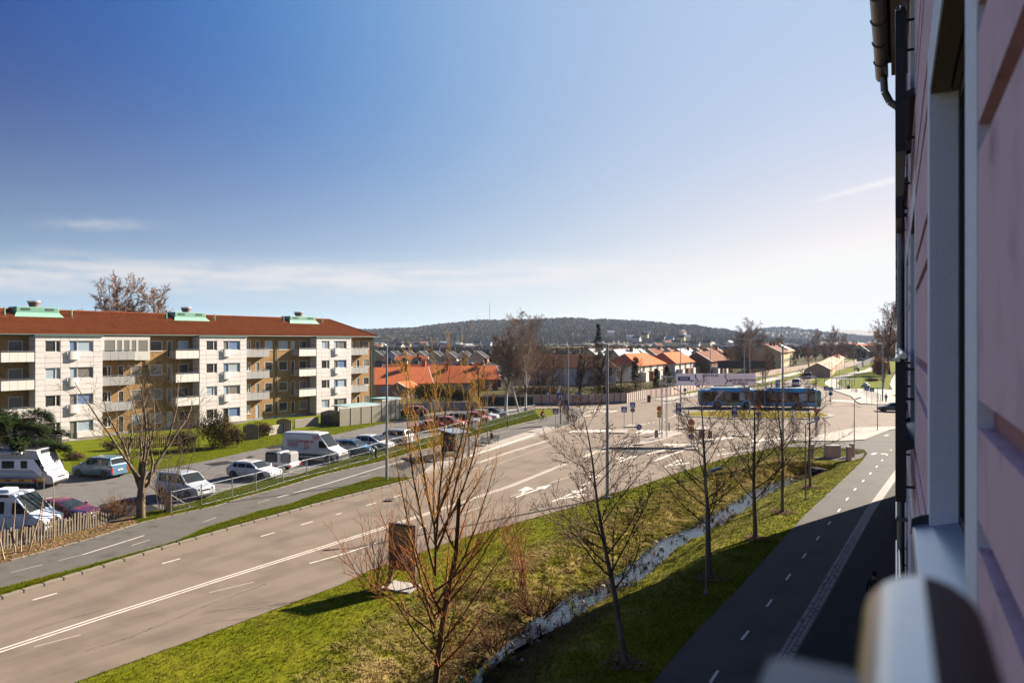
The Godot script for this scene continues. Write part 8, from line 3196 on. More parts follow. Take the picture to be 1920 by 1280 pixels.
func build_trees() -> void:
	var dark := Color(0.052,0.04,0.031)
	# the golden willow in the foreground
	var rg := RandomNumberGenerator.new()
	rg.seed = 77
	var willow := thing("willow", "tall bare willow with golden-orange upper shoots in the foreground", "tree", Vector3(-2.53,-0.35,-23.55))
	var tr := MB.new()
	var cr := MB.new()
	var wp := {"segs": [7,6,5,3], "kids": [7,10,4], "angle": [0.6,0.55,0.55], "ratio": [0.5,0.34,0.55], "up": [0.03,0.09,0.08,0.05], "wob": [0.05,0.07,0.09,0.12], "from": [0.12,0.12,0.15], "taper": [0.55,0.25,0.3,0.4], "thin": [0.5,0.55,0.6], "rmin": 0.0046, "base": 0.7, "cols": [Color(0.11,0.069,0.031), Color(0.172,0.086,0.029), Color(0.228,0.09,0.031), Color(0.255,0.1,0.038)], "tip": Color(0.345,0.179,0.031), "tip_from": 5.2, "tip_span": 3.5}
	tr.col = Color(0.083,0.055,0.028)
	tr.seg(Vector3(0,-0.5,0), Vector3(0,0.2,0),0.24,0.15,9)
	limb(tr, cr, Vector3(0,0.1,0), Vector3(0.02,1,0),6.4,0.115,0, wp, rg)
	# leaders that fork from the trunk and go straight up
	var lp := {"segs": [8,5,3], "kids": [21,4], "angle": [0.5,0.55], "ratio": [0.24,0.5], "up": [0.14,0.1,0.05], "wob": [0.05,0.1,0.12], "from": [0.22,0.15], "taper": [0.16,0.3,0.4], "thin": [0.45,0.6], "rmin": 0.0046, "base": 0.7, "cols": [Color(0.152,0.093,0.038), Color(0.248,0.117,0.038), Color(0.29,0.131,0.038)], "tip": Color(0.386,0.221,0.034), "tip_from": 6.0, "tip_span": 4.0}
	for q: Array in [[3.9,-0.34,0.1,6.6],[3.9,0.1,0.2,7.3],[4.6,0.4,-0.1,5.7],[4.9,-0.1,-0.3,6.0],[5.6,0.3,0.25,4.8],[2.5,-0.55,0.1,5.6],[2.9,0.62,0.2,5.2],[5.4,-0.3,-0.2,5.4],[5.0,0.6,0.05,5.2]]:
		limb(tr, cr, Vector3(0.02, q[0],0), Vector3(q[1],1.0, q[2]).normalized(), q[3],0.048,0, lp, rg)
	# low arching side branches
	var sp := wp.duplicate()
	sp.cols = [Color(0.103,0.059,0.028), Color(0.186,0.072,0.028), Color(0.235,0.086,0.034)]
	sp.segs = [7,5,3]
	sp.kids = [16,4]
	sp.angle = [0.55,0.55]
	sp.ratio = [0.34,0.45]
	sp.up = [0.07,0.09,0.05]
	sp.wob = [0.06,0.1,0.12]
	sp.from = [0.2,0.15]
	sp.taper = [0.2,0.3,0.4]
	sp.thin = [0.4,0.6]
	for q: Array in [[1.3,-0.75,0.2,4.4],[1.5,0.8,-0.1,4.8],[2.0,-0.85,0.1,4.2],[2.6,0.95,0.1,4.2],[1.1,0.35,0.7,3.6],[2.2,-0.2,0.8,3.6],[3.0,-1.0,-0.3,3.6],[1.8,-0.4,-0.8,3.8],[2.4,0.5,-0.8,3.8],[3.4,1.0,0.3,3.2]]:
		limb(tr, cr, Vector3(0, q[0],0), Vector3(q[1],0.75, q[2]).normalized(), q[3],0.036,0, sp, rg)
	obj("trunk", tr, M.plant, willow)
	obj("crown", cr, M.plant, willow)
	twig_bush("reddish willow shrub standing left of the billboard", Vector3(-6.05,0,-32.17),3.4,2.4,12, Color(0.207,0.086,0.041),5, "willow_shrub")
	twig_bush("slim reddish willow sapling between the willow and the turn arrows", Vector3(0.62,-0.3,-33.75),4.2,1.6,9, Color(0.228,0.097,0.048),8, "willow_shrub")
	twig_bush("low brown thicket on the shaded bank of the brook", Vector3(1.05,-0.7,-31.5),1.5,2.6,26, Color(0.09,0.041,0.021),9)
	twig_bush("brown reed thicket in the shadow right of the willow's foot", Vector3(-0.63,-0.8,-28.17),1.3,2.2,20, Color(0.103,0.055,0.028),10)
	# alders and young street trees along the brook
	var ap := {"segs": [12,6,4,3], "kids": [24,13,5], "angle": [0.9,0.6,0.65], "ratio": [0.42,0.4,0.5], "up": [0.0,0.085,0.05,0.02], "wob": [0.035,0.08,0.14,0.18], "from": [0.3,0.2,0.2], "taper": [0.12,0.25,0.35,0.5], "thin": [0.42,0.5,0.6], "rmin": 0.0055, "cols": [Color(0.15,0.125,0.098), Color(0.069,0.054,0.041), Color(0.069,0.045,0.034), Color(0.076,0.043,0.034)], "bud": 0.28, "base": 0.4}
	bare_tree("tallest young alder with dark catkins beside the brook, nearest the eye", Vector3(3.94,0,-25.12),8.6,0.12, Vector3(-0.16,0,-0.02), ap, 31, "alder")
	bare_tree("young bare tree just behind the low path lamp with its base in shade", Vector3(9.38,0,-34.13),8.4,0.13, Vector3(-0.05,0,0), ap, 32, "street_tree")
	bare_tree("young bare tree with dark straight trunk left of the cobbled strip, sunlit foot", Vector3(13.9,0,-41.09),8.2,0.14, Vector3(0.0,0,0), ap, 33, "street_tree")
	bare_tree("young bare tree in a ring of leaves beside the thick street lamp", Vector3(17.77,0,-47.25),8.0,0.12, Vector3(-0.02,0,0), ap, 34, "street_tree")
	bare_tree("farthest young bare tree of the row, in front of the concrete pillars", Vector3(22.97,0,-55.38),8.0,0.11, Vector3(-0.03,0,0), ap, 35, "street_tree")
	for p: Vector3 in [Vector3(3.94,0,-25.12), Vector3(9.38,0,-34.13), Vector3(13.9,0,-41.09), Vector3(17.77,0,-47.25), Vector3(22.97,0,-55.38)]:
		var lb := MB.new()
		for i in 260:
			var a := rng.randf() * TAU
			var r := 0.75 * sqrt(rng.randf()) * (1.0 + 0.3 * sin(a * 3.0))
			var g := rng.randf_range(0.4,1.4)
			lb.col = Color(0.172 * g, 0.103 * g, 0.066 * g)
			var o := p + Vector3(cos(a) * r, rng.randf_range(0.0,0.06), sin(a) * r)
			lb.obox(o, Vector3(0.09,0.012,0.05), Basis.from_euler(Vector3(rng.randf_range(-0.4,0.4), rng.randf() * 6.0, rng.randf_range(-0.4,0.4))))
		struct("leaf_ring", lb, M.plant).set_meta("kind", "stuff")
	# left side of the street
	var pp := {"segs": [4,8,5,3], "kids": [7,10,6], "angle": [0.58,0.75,0.75], "ratio": [3.7,0.34,0.42], "up": [0.0,0.065,0.03,0.0], "wob": [0.03,0.16,0.2,0.22], "from": [0.72,0.25,0.2], "taper": [0.9,0.2,0.35,0.5], "thin": [0.4,0.42,0.55], "rmin": 0.009, "base": 0.75, "cols": [Color(0.138,0.107,0.072), Color(0.117,0.093,0.062), Color(0.083,0.062,0.043), Color(0.083,0.059,0.041)]}
	bare_tree("thick-trunked bare tree with spreading limbs at the end of the old picket fence", Vector3(-23.37,0,-45.27),2.4,0.27, Vector3(0.0,0,0), pp, 41, "lime_tree")
	twig_bush("many-stemmed bare tree right of the thick-trunked tree", Vector3(-22.64,0,-46.81),6.2,2.6,9, Color(0.103,0.076,0.052),42, "bare_tree", "tree")
	twig_bush("brown dense shrub by the end of the old picket fence", Vector3(-25.2,0,-46.1),1.5,1.6,20, Color(0.138,0.069,0.034),43)
	twig_bush("brown shrub half covering the pickets beside the crimson car", Vector3(-25.74,0,-45.13),1.3,1.2,14, Color(0.131,0.069,0.034),44)
	twig_bush("low reddish shrub at the foot of the many-stemmed bare tree", Vector3(-22.33,0,-46.96),1.6,0.9,12, Color(0.11,0.069,0.041),45)
	var stems := [[-6,1058,2.4],[28,1040,2.9],[38,1038,2.6],[52,1036,3.2],[76,1026,2.6],[100,1015,3.4],[8,1052,2.2]]
	for i in stems.size():
		var q: Array = stems[i]
		var t := thing("cut_stem", "pale cut-back stem standing by the old picket fence", "sapling", pix(q[0], q[1]),0.0, "cut-back stems by the old picket fence")
		var mb := MB.new()
		var p := Vector3.ZERO
		var dd := Vector3(rng.randf_range(-0.3,0.4),1, rng.randf_range(-0.2,0.2)).normalized()
		for k in 7:
			mb.col = Color(0.29,0.214,0.138) * rng.randf_range(0.8,1.1)
			var e: Vector3 = p + dd * q[2] / 7.0
			mb.seg(p, e, 0.045 - 0.004 * k, 0.041 - 0.004 * k, 6)
			p = e
			dd = (dd + Vector3(rng.randfn() * 0.08,0.12, rng.randfn() * 0.06)).normalized()
		obj("stem", mb, M.plant, t)
	# birches and what stands round them
	var bp := {"segs": [10,6,5,3], "kids": [34,15,8], "angle": [0.65,0.65,0.7], "ratio": [0.36,0.42,0.5], "up": [0.02,0.03,-0.03,-0.08], "wob": [0.05,0.1,0.15,0.2], "from": [0.22,0.2,0.1], "taper": [0.12,0.2,0.3,0.5], "thin": [0.4,0.45,0.6], "rmin": 0.013, "base": 0.5, "cols": [Color(0.345,0.324,0.29), Color(0.152,0.117,0.09), Color(0.15,0.1,0.07), Color(0.16,0.108,0.075)], "bark": true}
	bare_tree("left birch with white trunk and fine brown twigs", Vector3(-1.03,0,-115.42),14.6,0.26, Vector3(0.04,0,0), bp, 51, "birch")
	bare_tree("right birch with white leaning trunk and fine brown twigs", Vector3(2.14,0,-115.42),14.2,0.24, Vector3(0.1,0,0), bp, 52, "birch")
	bare_tree("middle birch leaning left, sharing its foot with the right birch", Vector3(1.03,0,-115.42),11.5,0.17, Vector3(-0.22,0,0), bp, 53, "birch")
	var op := {"segs": [6,6,5,3], "kids": [14,11,6], "angle": [0.85,0.7,0.7], "ratio": [0.62,0.4,0.45], "up": [0.02,0.06,0.02,0.0], "wob": [0.07,0.14,0.2,0.22], "from": [0.2,0.2,0.15], "taper": [0.35,0.25,0.35,0.5], "thin": [0.55,0.5,0.6], "rmin": 0.014, "base": 0.6, "cols": [dark, dark, Color(0.069,0.047,0.031), Color(0.083,0.052,0.031)]}
	bare_tree("round dark bare tree left of the birches", Vector3(-6.53,0,-140),5.6,0.26, Vector3(0.05,0,0), op, 61, "apple_tree")
	bare_tree("dark oak with thick forked trunk behind the noise wall", Vector3(18.82,0,-155.88),8.6,0.4, Vector3(0.05,0,0), op, 62, "oak")
	bare_tree("dense dark bare tree between the birches and the oak", Vector3(14.11,0,-151.2),7.4,0.3, Vector3(0,0,0), op, 63, "garden_tree")
	bare_tree("brown bare tree right behind the right birch", Vector3(5.55,0,-144),9.0,0.22, Vector3(0,0,0), op, 64, "garden_tree")
	bare_tree("brown bare garden tree behind the noise wall left of the curved lamp", Vector3(8.78,0,-148.24),7.6,0.22, Vector3(0,0,0), op, 65, "garden_tree")
	bare_tree("brown bare garden tree right of the oak", Vector3(24.69,0,-162.58),5.6,0.2, Vector3(0,0,0), op, 66, "garden_tree")
	var sl := {"segs": [8,5,3], "kids": [26,9], "angle": [0.5,0.6], "ratio": [0.3,0.4], "up": [0.02,0.06,0.03], "wob": [0.04,0.1,0.15], "from": [0.2,0.15], "taper": [0.15,0.25,0.5], "thin": [0.4,0.5], "rmin": 0.016, "base": 0.5, "cols": [Color(0.207,0.172,0.138), Color(0.138,0.103,0.076), Color(0.117,0.076,0.048)]}
	bare_tree("slim pale bare tree in front of the columnar evergreen", Vector3(27.54,0,-154.29),6.8,0.14, Vector3(0,0,0), sl, 67, "slim_tree")
	for i in 7:
		var q: Array = [[1062,742,3.4],[1140,738,3.0],[1182,737,3.4],[1218,735,2.6],[1000,747,3.0],[965,748,3.6],[1232,733,2.4]][i]
		twig_bush(["brown shrub behind the noise wall near the curved lamp", "brown shrub at the oak's right foot", "brown shrub beside the slim pale tree", "brown shrub left of the dark cypress", "brown shrub right of the birches' feet", "brown shrub between the two birch trunks", "brown shrub beside the wide spruce"][i], pix(q[0], q[1]), q[2],3.6,18, Color(0.117,0.072,0.041),70 + i)
	conifer("tall dark spruce rising behind the oak", Vector3(22.13,0,-184.39),15.6,3.4, Color(0.011,0.021,0.01),81,2.0, "spruce")
	conifer("narrow dark conifer left of the oak", Vector3(15.37,0,-160.85),8.2,1.5, Color(0.011,0.019,0.01),82,2.2, "conifer", 0.7)
	conifer("columnar brownish evergreen in front of the orange row houses", Vector3(29.53,0,-171.82),7.6,1.25, Color(0.041,0.034,0.015),83,2.6, "column_evergreen", 0.35)
	conifer("slim dark cypress left of the wide spruce", Vector3(33.35,0,-166.15),5.0,0.75, Color(0.014,0.028,0.012),84,2.4, "cypress", 0.5)
	conifer("wide dark spruce left of the direction sign", Vector3(35.55,0,-164.35),5.6,2.6, Color(0.012,0.022,0.011),85,2.6, "spruce", 0.8)
	conifer("dark conifer behind the direction sign, before the yellow houses", Vector3(89.78,0,-247.87),7.0,2.6, Color(0.01,0.018,0.01),86,2.0, "conifer", 0.8)
	conifer("dark pyramid conifer below the yellow apartment houses", Vector3(111.58,0,-285.28),7.0,2.8, Color(0.012,0.021,0.01),87,2.0, "conifer", 0.8)
	conifer("round olive evergreen among the dark roofs behind the bungalows", Vector3(-33.11,0,-222.35),6.2,2.5, Color(0.031,0.031,0.008),88,2.6, "conifer", 0.45)
	# trees round the straight road
	var far_p := {"segs": [7,6,4,3], "kids": [30,13,7], "angle": [0.75,0.7,0.7], "ratio": [0.45,0.42,0.45], "up": [0.02,0.06,0.03,0.0], "wob": [0.06,0.12,0.18,0.2], "from": [0.2,0.2,0.1], "taper": [0.15,0.25,0.35,0.5], "thin": [0.45,0.5,0.6], "rmin": 0.034, "base": 0.6, "cols": [Color(0.09,0.066,0.048), Color(0.097,0.066,0.045), Color(0.14,0.08,0.05), Color(0.15,0.085,0.052)]}
	var big := bare_tree("huge reddish-brown bare tree beside the pink house's edge", Vector3(127.9,0,-243.87),20.5,0.55, Vector3(0,0,0), far_p, 91, "large_tree")
	var b2 := dup(big, Vector3(143.44,0,-265.26),1.9, "second huge reddish-brown bare tree half hidden by the pink house's railing")
	b2.scale = Vector3.ONE * 1.02
	var b3 := dup(big, Vector3(168.18,0,-330),4.0, "smaller reddish-brown bare tree left of the huge one")
	b3.scale = Vector3.ONE * 0.72
	bush("orange-brown beech shrub with dry leaves below the huge bare tree", Vector3(117.26,0,-229.09), Vector3(3.1,3.9,3.0),4200,0.2, Color(0.207,0.086,0.031),92, "beech_shrub")
	bare_tree("dark bare trunk in front of the beech shrub", Vector3(89.6,0,-173.79),5.0,0.3, Vector3(0.02,0,0), sl, 93, "bare_tree")
	var fp := bare_tree("big bare tree on the skyline right of the row houses", Vector3(108.78,0,-330),18.0,0.4, Vector3(0,0,0), far_p, 94, "large_tree")
	var spots := [[1385,300,0.8, "bare tree left of the big skyline tree behind the dark screen"],[1428,310,0.72, "bare tree right of the big skyline tree"],[1462,300,0.62, "bare tree before the brown-roofed yellow house"],[1372,215,0.45, "bare shrubby tree left of the dark screen"],[1412,205,0.5, "bare shrubby tree behind the dark screen"],[1435,195,0.45, "bare shrubby tree right of the dark screen"],[1530,420,0.85, "bare tree behind the garage row"],[1560,440,0.95, "bare tree over the middle of the garage row"],[1585,430,0.72, "bare tree at the right end of the garage row"],[1545,380,0.6, "low bare tree behind the garage roofs"],[1600,400,0.55, "bare tree left of the cream house"],[1570,330,0.4, "bushy tree at the far end of the garages"],[1516,330,0.5, "bare tree beside the rightmost yellow house"],[868,190,0.4, "bare tree left of the black-roofed house with white gable edges"],[838,175,0.36, "bare tree behind the willow's right shoots"],[930,200,0.5, "bare tree between the dark roofs and the birches"],[1000,175,0.52, "bare tree filling the gap behind the birches"],[1030,160,0.42, "bare tree above the noise wall's left part"],[720,210,0.34, "bare tree beside the apartment block corner"]]
	for q: Array in spots:
		var o := dup(fp, Vector3((q[0] - 960.0) / 1350.0 * q[1],0,-q[1]), rng.randf() * 6.0, q[3])
		o.scale = Vector3.ONE * q[2]
	var bt := bare_tree("bare tree crown rising over the apartment block's roof", Vector3(-58.83,0,-110),17.2,0.4, Vector3(0,0,0), far_p, 95, "large_tree")
	dup(bt, Vector3(-57.17,0,-113),2.0, "second bare tree crown over the roof, right of the first").scale = Vector3.ONE * 0.94
	dup(bt, Vector3(-62.06,0,-112),4.0, "low bare tree crown at the left over the roof").scale = Vector3.ONE * 0.86
	# planting before the apartment block
	var ev := thing("yew", "dark evergreen tree with drooping layered boughs at the left edge", "tree", Vector3(-39.39,0,-57.06))
	var yb := MB.new()
	yb.col = Color(0.069,0.052,0.034)
	yb.seg(Vector3(0,-0.2,0), Vector3(0,5.6,0),0.26,0.12,8)
	obj("trunk", yb, M.plant, ev)
	yb = MB.new()
	rg.seed = 12
	for lv in 15:
		var a := lv * 2.4
		var y := 2.9 + 0.19 * lv
		var ln := 4.3 - 0.13 * lv
		var dir := Vector3(cos(a),0, sin(a))
		var sd := Vector3(-sin(a),0, cos(a))
		for k in 1100:
			var f := sqrt(rg.randf())
			var wd := 1.0 * (1.1 - f * 0.7)
			var p := Vector3(0, y, 0) + dir * ln * f + sd * rg.randf_range(-wd, wd) + Vector3(0,-0.5 * f * f + 0.35 * sin(f * 2.5) + rg.randfn() * 0.2,0)
			var g := rg.randf_range(0.5,1.5)
			yb.col = Color(0.018 * g, 0.028 * g, 0.008 * g)
			var u := (dir * 0.7 + sd * rg.randf_range(-0.6,0.6) + Vector3(0,-0.2,0)).normalized()
			var w := u.cross(Vector3.UP).normalized()
			yb.tri(p - w * 0.07, p + w * 0.07, p + u * rg.randf_range(0.16,0.36))
	obj("crown", yb, M.leaf, ev)
	bush("tall olive-brown bush by the second white bay", Vector3(-31.16,0,-74.85), Vector3(1.7,2.5,1.3),3400,0.085, Color(0.059,0.043,0.011),101)
	bush("dense brown-green bush right of the tall olive-brown one", Vector3(-30.26,0,-76.36), Vector3(1.9,1.6,1.3),2600,0.08, Color(0.048,0.036,0.014),102)
	bush("clipped green-brown hedge block before the second white bay", Vector3(-30.04,0,-78.75), Vector3(0.9,1.1,0.9),1400,0.07, Color(0.055,0.052,0.011),103, "hedge", "hedge")
	bush("bare brown hedge right of the arched gate", Vector3(-29.41,0,-84.47), Vector3(1.7,1.05,1.0),2000,0.07, Color(0.066,0.034,0.021),104, "hedge", "hedge")
	bush("grey-brown thicket in front of the brick recess left of the tall bush", Vector3(-33.44,0,-73.4), Vector3(2.2,1.4,1.2),2000,0.075, Color(0.062,0.047,0.024),105)
	twig_bush("bare climbing thicket in the shaded corner left of the second bay", Vector3(-33.16,0,-74.85),4.2,2.4,14, Color(0.11,0.079,0.048),106)
	bush("dark low shrub under the bay window beside the flagstones", Vector3(-41.25,0,-73.76), Vector3(1.2,0.7,0.9),900,0.07, Color(0.041,0.038,0.014),107)
	bush("brown low shrub at the foot of the terrace screen", Vector3(-41.37,0,-68.11), Vector3(1.3,0.45,0.9),900,0.07, Color(0.076,0.048,0.028),108)
	bush("golden-brown hedge behind the willow top at the end of the car park", Vector3(-15.32,0,-129.23), Vector3(6.5,2.3,1.6),5200,0.13, Color(0.083,0.059,0.012),109, "hedge", "hedge")
	bush("dark green hedge right of the golden-brown hedge", Vector3(-8.81,0,-129.23), Vector3(3.0,1.6,1.4),2200,0.12, Color(0.021,0.028,0.01),110, "hedge", "hedge")
	bush("olive hedge behind the noise wall under the oak", Vector3(20.12,0,-146.8), Vector3(7.5,1.5,1.3),3000,0.13, Color(0.083,0.055,0.015),111, "hedge", "hedge")
	bush("brown hedge behind the noise wall under the birches", Vector3(6.11,0,-137.45), Vector3(7.0,1.7,1.3),3000,0.13, Color(0.069,0.041,0.021),112, "hedge", "hedge")
	bush("brown hedge in front of the row houses' porches", Vector3(46,0,-180), Vector3(12.0,1.3,1.6),3200,0.16, Color(0.09,0.059,0.031),113, "hedge", "hedge")
	bush("brown planting on the far grass below the beech shrub", Vector3(100.65,0,-201.6), Vector3(2.6,0.6,1.6),1100,0.12, Color(0.097,0.052,0.021),114)


# ---------------------------------------------------------------- people
# bones: [from, to, radius from, radius to, colour]; a smooth union of tapered capsules, meshed as surface nets
func figure(bones: Array, cell: float, blend := 0.035) -> MB:
	var lo := Vector3.ONE * 1e9
	var hi := -lo
	for b: Array in bones:
		var r := Vector3.ONE * (maxf(b[2], b[3]) + 0.05)
		lo = lo.min(b[0] - r).min(b[1] - r)
		hi = hi.max(b[0] + r).max(b[1] + r)
	var n := Vector3i(((hi - lo) / cell).ceil()) + Vector3i.ONE
	var val := PackedFloat32Array()
	val.resize(n.x * n.y * n.z)
	for k in n.z:
		for j in n.y:
			for i in n.x:
				var p := lo + Vector3(i, j, k) * cell
				var s := 0.0
				for b: Array in bones:
					var a: Vector3 = b[0]
					var d: Vector3 = b[1] - a
					var t := clampf((p - a).dot(d) / maxf(d.length_squared(),1e-9),0,1)
					var q := p.distance_to(a + d * t) - lerpf(b[2], b[3], t)
					s += exp(-maxf(q, -0.3) / blend * 1.0)
				val[(k * n.y + j) * n.x + i] = -log(maxf(s, 1e-30)) * blend
	var at := {}
	var colr := {}
	for k in n.z - 1:
		for j in n.y - 1:
			for i in n.x - 1:
				var sum := Vector3.ZERO
				var cnt := 0
				var vs := []
				for c in 8:
					vs.append(val[((k + (c >> 2)) * n.y + j + ((c >> 1) & 1)) * n.x + i + (c & 1)])
				for e: Array in [[0,1],[2,3],[4,5],[6,7],[0,2],[1,3],[4,6],[5,7],[0,4],[1,5],[2,6],[3,7]]:
					var u: float = vs[e[0]]
					var w: float = vs[e[1]]
					if (u < 0.0) != (w < 0.0):
						var f := u / (u - w)
						var pa := Vector3(e[0] & 1, (e[0] >> 1) & 1, e[0] >> 2)
						var pb := Vector3(e[1] & 1, (e[1] >> 1) & 1, e[1] >> 2)
						sum += pa.lerp(pb, f)
						cnt += 1
				if cnt:
					var p := lo + (Vector3(i, j, k) + sum / cnt) * cell
					var id := Vector3i(i, j, k)
					at[id] = p
					var best := 1e9
					for b: Array in bones:
						var a: Vector3 = b[0]
						var d: Vector3 = b[1] - a
						var t := clampf((p - a).dot(d) / maxf(d.length_squared(),1e-9),0,1)
						var q := p.distance_to(a + d * t) - lerpf(b[2], b[3], t)
						if q < best:
							best = q
							colr[id] = b[4]
	var g := func(p: Vector3) -> Vector3:
		var e := cell * 0.6
		var f := func(q: Vector3) -> float:
			var s := 0.0
			for b: Array in bones:
				var a: Vector3 = b[0]
				var d: Vector3 = b[1] - a
				var t := clampf((q - a).dot(d) / maxf(d.length_squared(),1e-9),0,1)
				s += exp(-(q.distance_to(a + d * t) - lerpf(b[2], b[3], t)) / blend)
			return -log(maxf(s, 1e-30)) * blend
		return Vector3(f.call(p + Vector3(e, 0,0)) - f.call(p - Vector3(e, 0,0)), f.call(p + Vector3(0, e, 0)) - f.call(p - Vector3(0, e, 0)), f.call(p + Vector3(0,0, e)) - f.call(p - Vector3(0,0, e))).normalized()
	var nrm := {}
	for id in at:
		nrm[id] = g.call(at[id])
	var mb := MB.new()
	for id: Vector3i in at:
		for ax in 3:
			var d := Vector3i.ZERO
			d[ax] = 1
			var o1 := Vector3i.ZERO
			o1[(ax + 1) % 3] = 1
			var o2 := Vector3i.ZERO
			o2[(ax + 2) % 3] = 1
			var q := id + d
			if q.x >= n.x or q.y >= n.y or q.z >= n.z:
				continue
			var a := val[(id.z * n.y + id.y) * n.x + id.x]
			var b := val[(q.z * n.y + q.y) * n.x + q.x]
			if (a < 0.0) == (b < 0.0):
				continue
			var c := [id, id - o1, id - o1 - o2, id - o2]
			if not (at.has(c[1]) and at.has(c[2]) and at.has(c[3])):
				continue
			mb.col = colr[id]
			mb.stri(at[c[0]], at[c[1]], at[c[2]], nrm[c[0]], nrm[c[1]], nrm[c[2]])
			mb.stri(at[c[0]], at[c[2]], at[c[3]], nrm[c[0]], nrm[c[2]], nrm[c[3]])
	return mb


# joints in metres, facing +x; pose values bend the figure
func person(label: String, at: Vector3, turn: float, pose: String, coat: Color, legs: Color, hair: Color) -> Node3D:
	var t := thing("person", label, "person", at, turn)
	var skin := Color(0.29,0.166,0.11)
	var shoe := Color(0.021,0.021,0.021)
	var hip := 0.92
	var hx := 0.0
	var lean := 0.03
	if pose == "sit":
		hip = 0.52
	if pose == "cycle":
		hip = 0.96
		lean = 0.3
	if pose == "stoop":
		hx = -0.12
		lean = 0.5
	var neck := Vector3(hx + lean * 0.9, hip + 0.53 * (1.0 - lean * lean * 0.4),0)
	var head := neck + Vector3(0.05 + lean * 0.12,0.17,0)
	var chest := Vector3(hx + lean * 0.6, hip + 0.36 * (1.0 - lean * 0.15),0)
	var b := []
	b.append([Vector3(hx, hip + 0.02,-0.06), Vector3(hx, hip + 0.02,0.06),0.125,0.125, legs])
	b.append([Vector3(hx, hip + 0.1,0), chest, 0.13,0.15, coat])
	b.append([chest + Vector3(0,0.03,-0.1), chest + Vector3(0,0.03,0.1),0.115,0.115, coat])
	b.append([neck + Vector3(0,-0.08,0), head + Vector3(0,-0.08,0),0.055,0.052, skin])
	b.append([head + Vector3(0.0,-0.03,0), head + Vector3(0.015,0.04,0),0.082,0.09, skin])
	b.append([head + Vector3(-0.03,0.03,0), head + Vector3(-0.01,0.08,0),0.098,0.085, hair])
	b.append([head + Vector3(0.085,-0.01,0), head + Vector3(0.105,-0.035,0),0.014,0.016, skin])
	for s: float in [-1.0,1.0]:
		var sh := chest + Vector3(0.0,0.09, s * 0.19)
		var elbow := sh + Vector3(0.05,-0.29, s * 0.06)
		var wrist := elbow + Vector3(0.12,-0.23,-s * 0.02)
		var knee := Vector3(hx + 0.04 + 0.12 * s, 0.5, s * 0.1)
		var ankle := Vector3(hx - 0.02 + 0.2 * s, 0.08, s * 0.1)
		if pose == "sit":
			knee = Vector3(0.42,0.5, s * 0.11)
			ankle = Vector3(0.4,0.08, s * 0.12)
			wrist = Vector3(0.32,0.6, s * 0.1)
		elif pose == "cycle":
			knee = Vector3(0.34,0.72 + 0.14 * s, s * 0.1)
			ankle = Vector3(0.08 + 0.08 * s, 0.36 + 0.16 * s, s * 0.1)
			elbow = sh + Vector3(0.12,-0.24, s * 0.05)
			wrist = Vector3(0.5,1.03, s * 0.24)
		elif pose == "stoop":
			elbow = sh + Vector3(0.1,-0.28,0)
			wrist = elbow + Vector3(0.16,-0.2,-s * 0.04)
			knee = Vector3(hx + 0.07,0.49, s * 0.1)
			ankle = Vector3(hx - 0.02,0.08, s * 0.11)
		b.append([sh, elbow, 0.058,0.046, coat])
		b.append([elbow, wrist, 0.045,0.034, coat])
		var hd := (wrist - elbow).normalized()
		b.append([wrist + hd * 0.03, wrist + hd * 0.1,0.036,0.03, skin])
		b.append([wrist + hd * 0.03, wrist + hd * 0.07 + Vector3(0.035,0.0,-s * 0.02),0.016,0.012, skin])
		b.append([Vector3(hx, hip, s * 0.09), knee, 0.09,0.062, legs])
		b.append([knee, ankle, 0.06,0.042, legs])
		b.append([ankle + Vector3(-0.03,-0.035,0), ankle + Vector3(0.14,-0.045,0),0.042,0.036, shoe])
	obj("body", figure(b, 0.034,0.014), M.cloth, t)
	return t


func build_people() -> void:
	var dark := Color(0.017,0.017,0.021)
	person("person in dark clothes stooping beside the blue estate car", Vector3(-12.97,0,-68.11),-2.6, "stoop", Color(0.021,0.021,0.024), Color(0.021,0.024,0.034), Color(0.083,0.048,0.034))
	person("person in a red jacket sitting inside the glass bus shelter", Vector3(-5.75,0.1,-70.4),-1.0, "sit", Color(0.241,0.024,0.021), Color(0.034,0.034,0.048), dark)
	person("person in black seated at the white bench beside the slim lamp", Vector3(-2.23,0.1,-79.29),-2.6, "sit", dark, dark, Color(0.034,0.024,0.021))
	person("pedestrian with dark hair and jeans walking by the far railing", Vector3(68.37,0,-131.48),1.4, "walk", Color(0.041,0.034,0.052), Color(0.034,0.062,0.138), dark)
	person("pedestrian in black walking in the shadow below the window's handrail", Vector3(14.9,0,-29.59),1.2, "walk", Color(0.008,0.008,0.01), Color(0.008,0.008,0.01), Color(0.007,0.006,0.006))
	person("distant pedestrian on the path beside the pink house's railing", Vector3(155.29,0,-290.77),1.0, "walk", dark, dark, dark)
	var at: Vector3 = Vector3(4.2,0.1,-99.57)
	var cy := thing("bicycle", "bicycle ridden along the pavement towards the crossing", "bicycle", at, 0.7)
	bicycle_into(cy)
	person("cyclist in a red top riding towards the crossing", at + Vector3(-0.12,0.0,0.1),0.7, "cycle", Color(0.276,0.028,0.021), Color(0.014,0.014,0.017), dark)


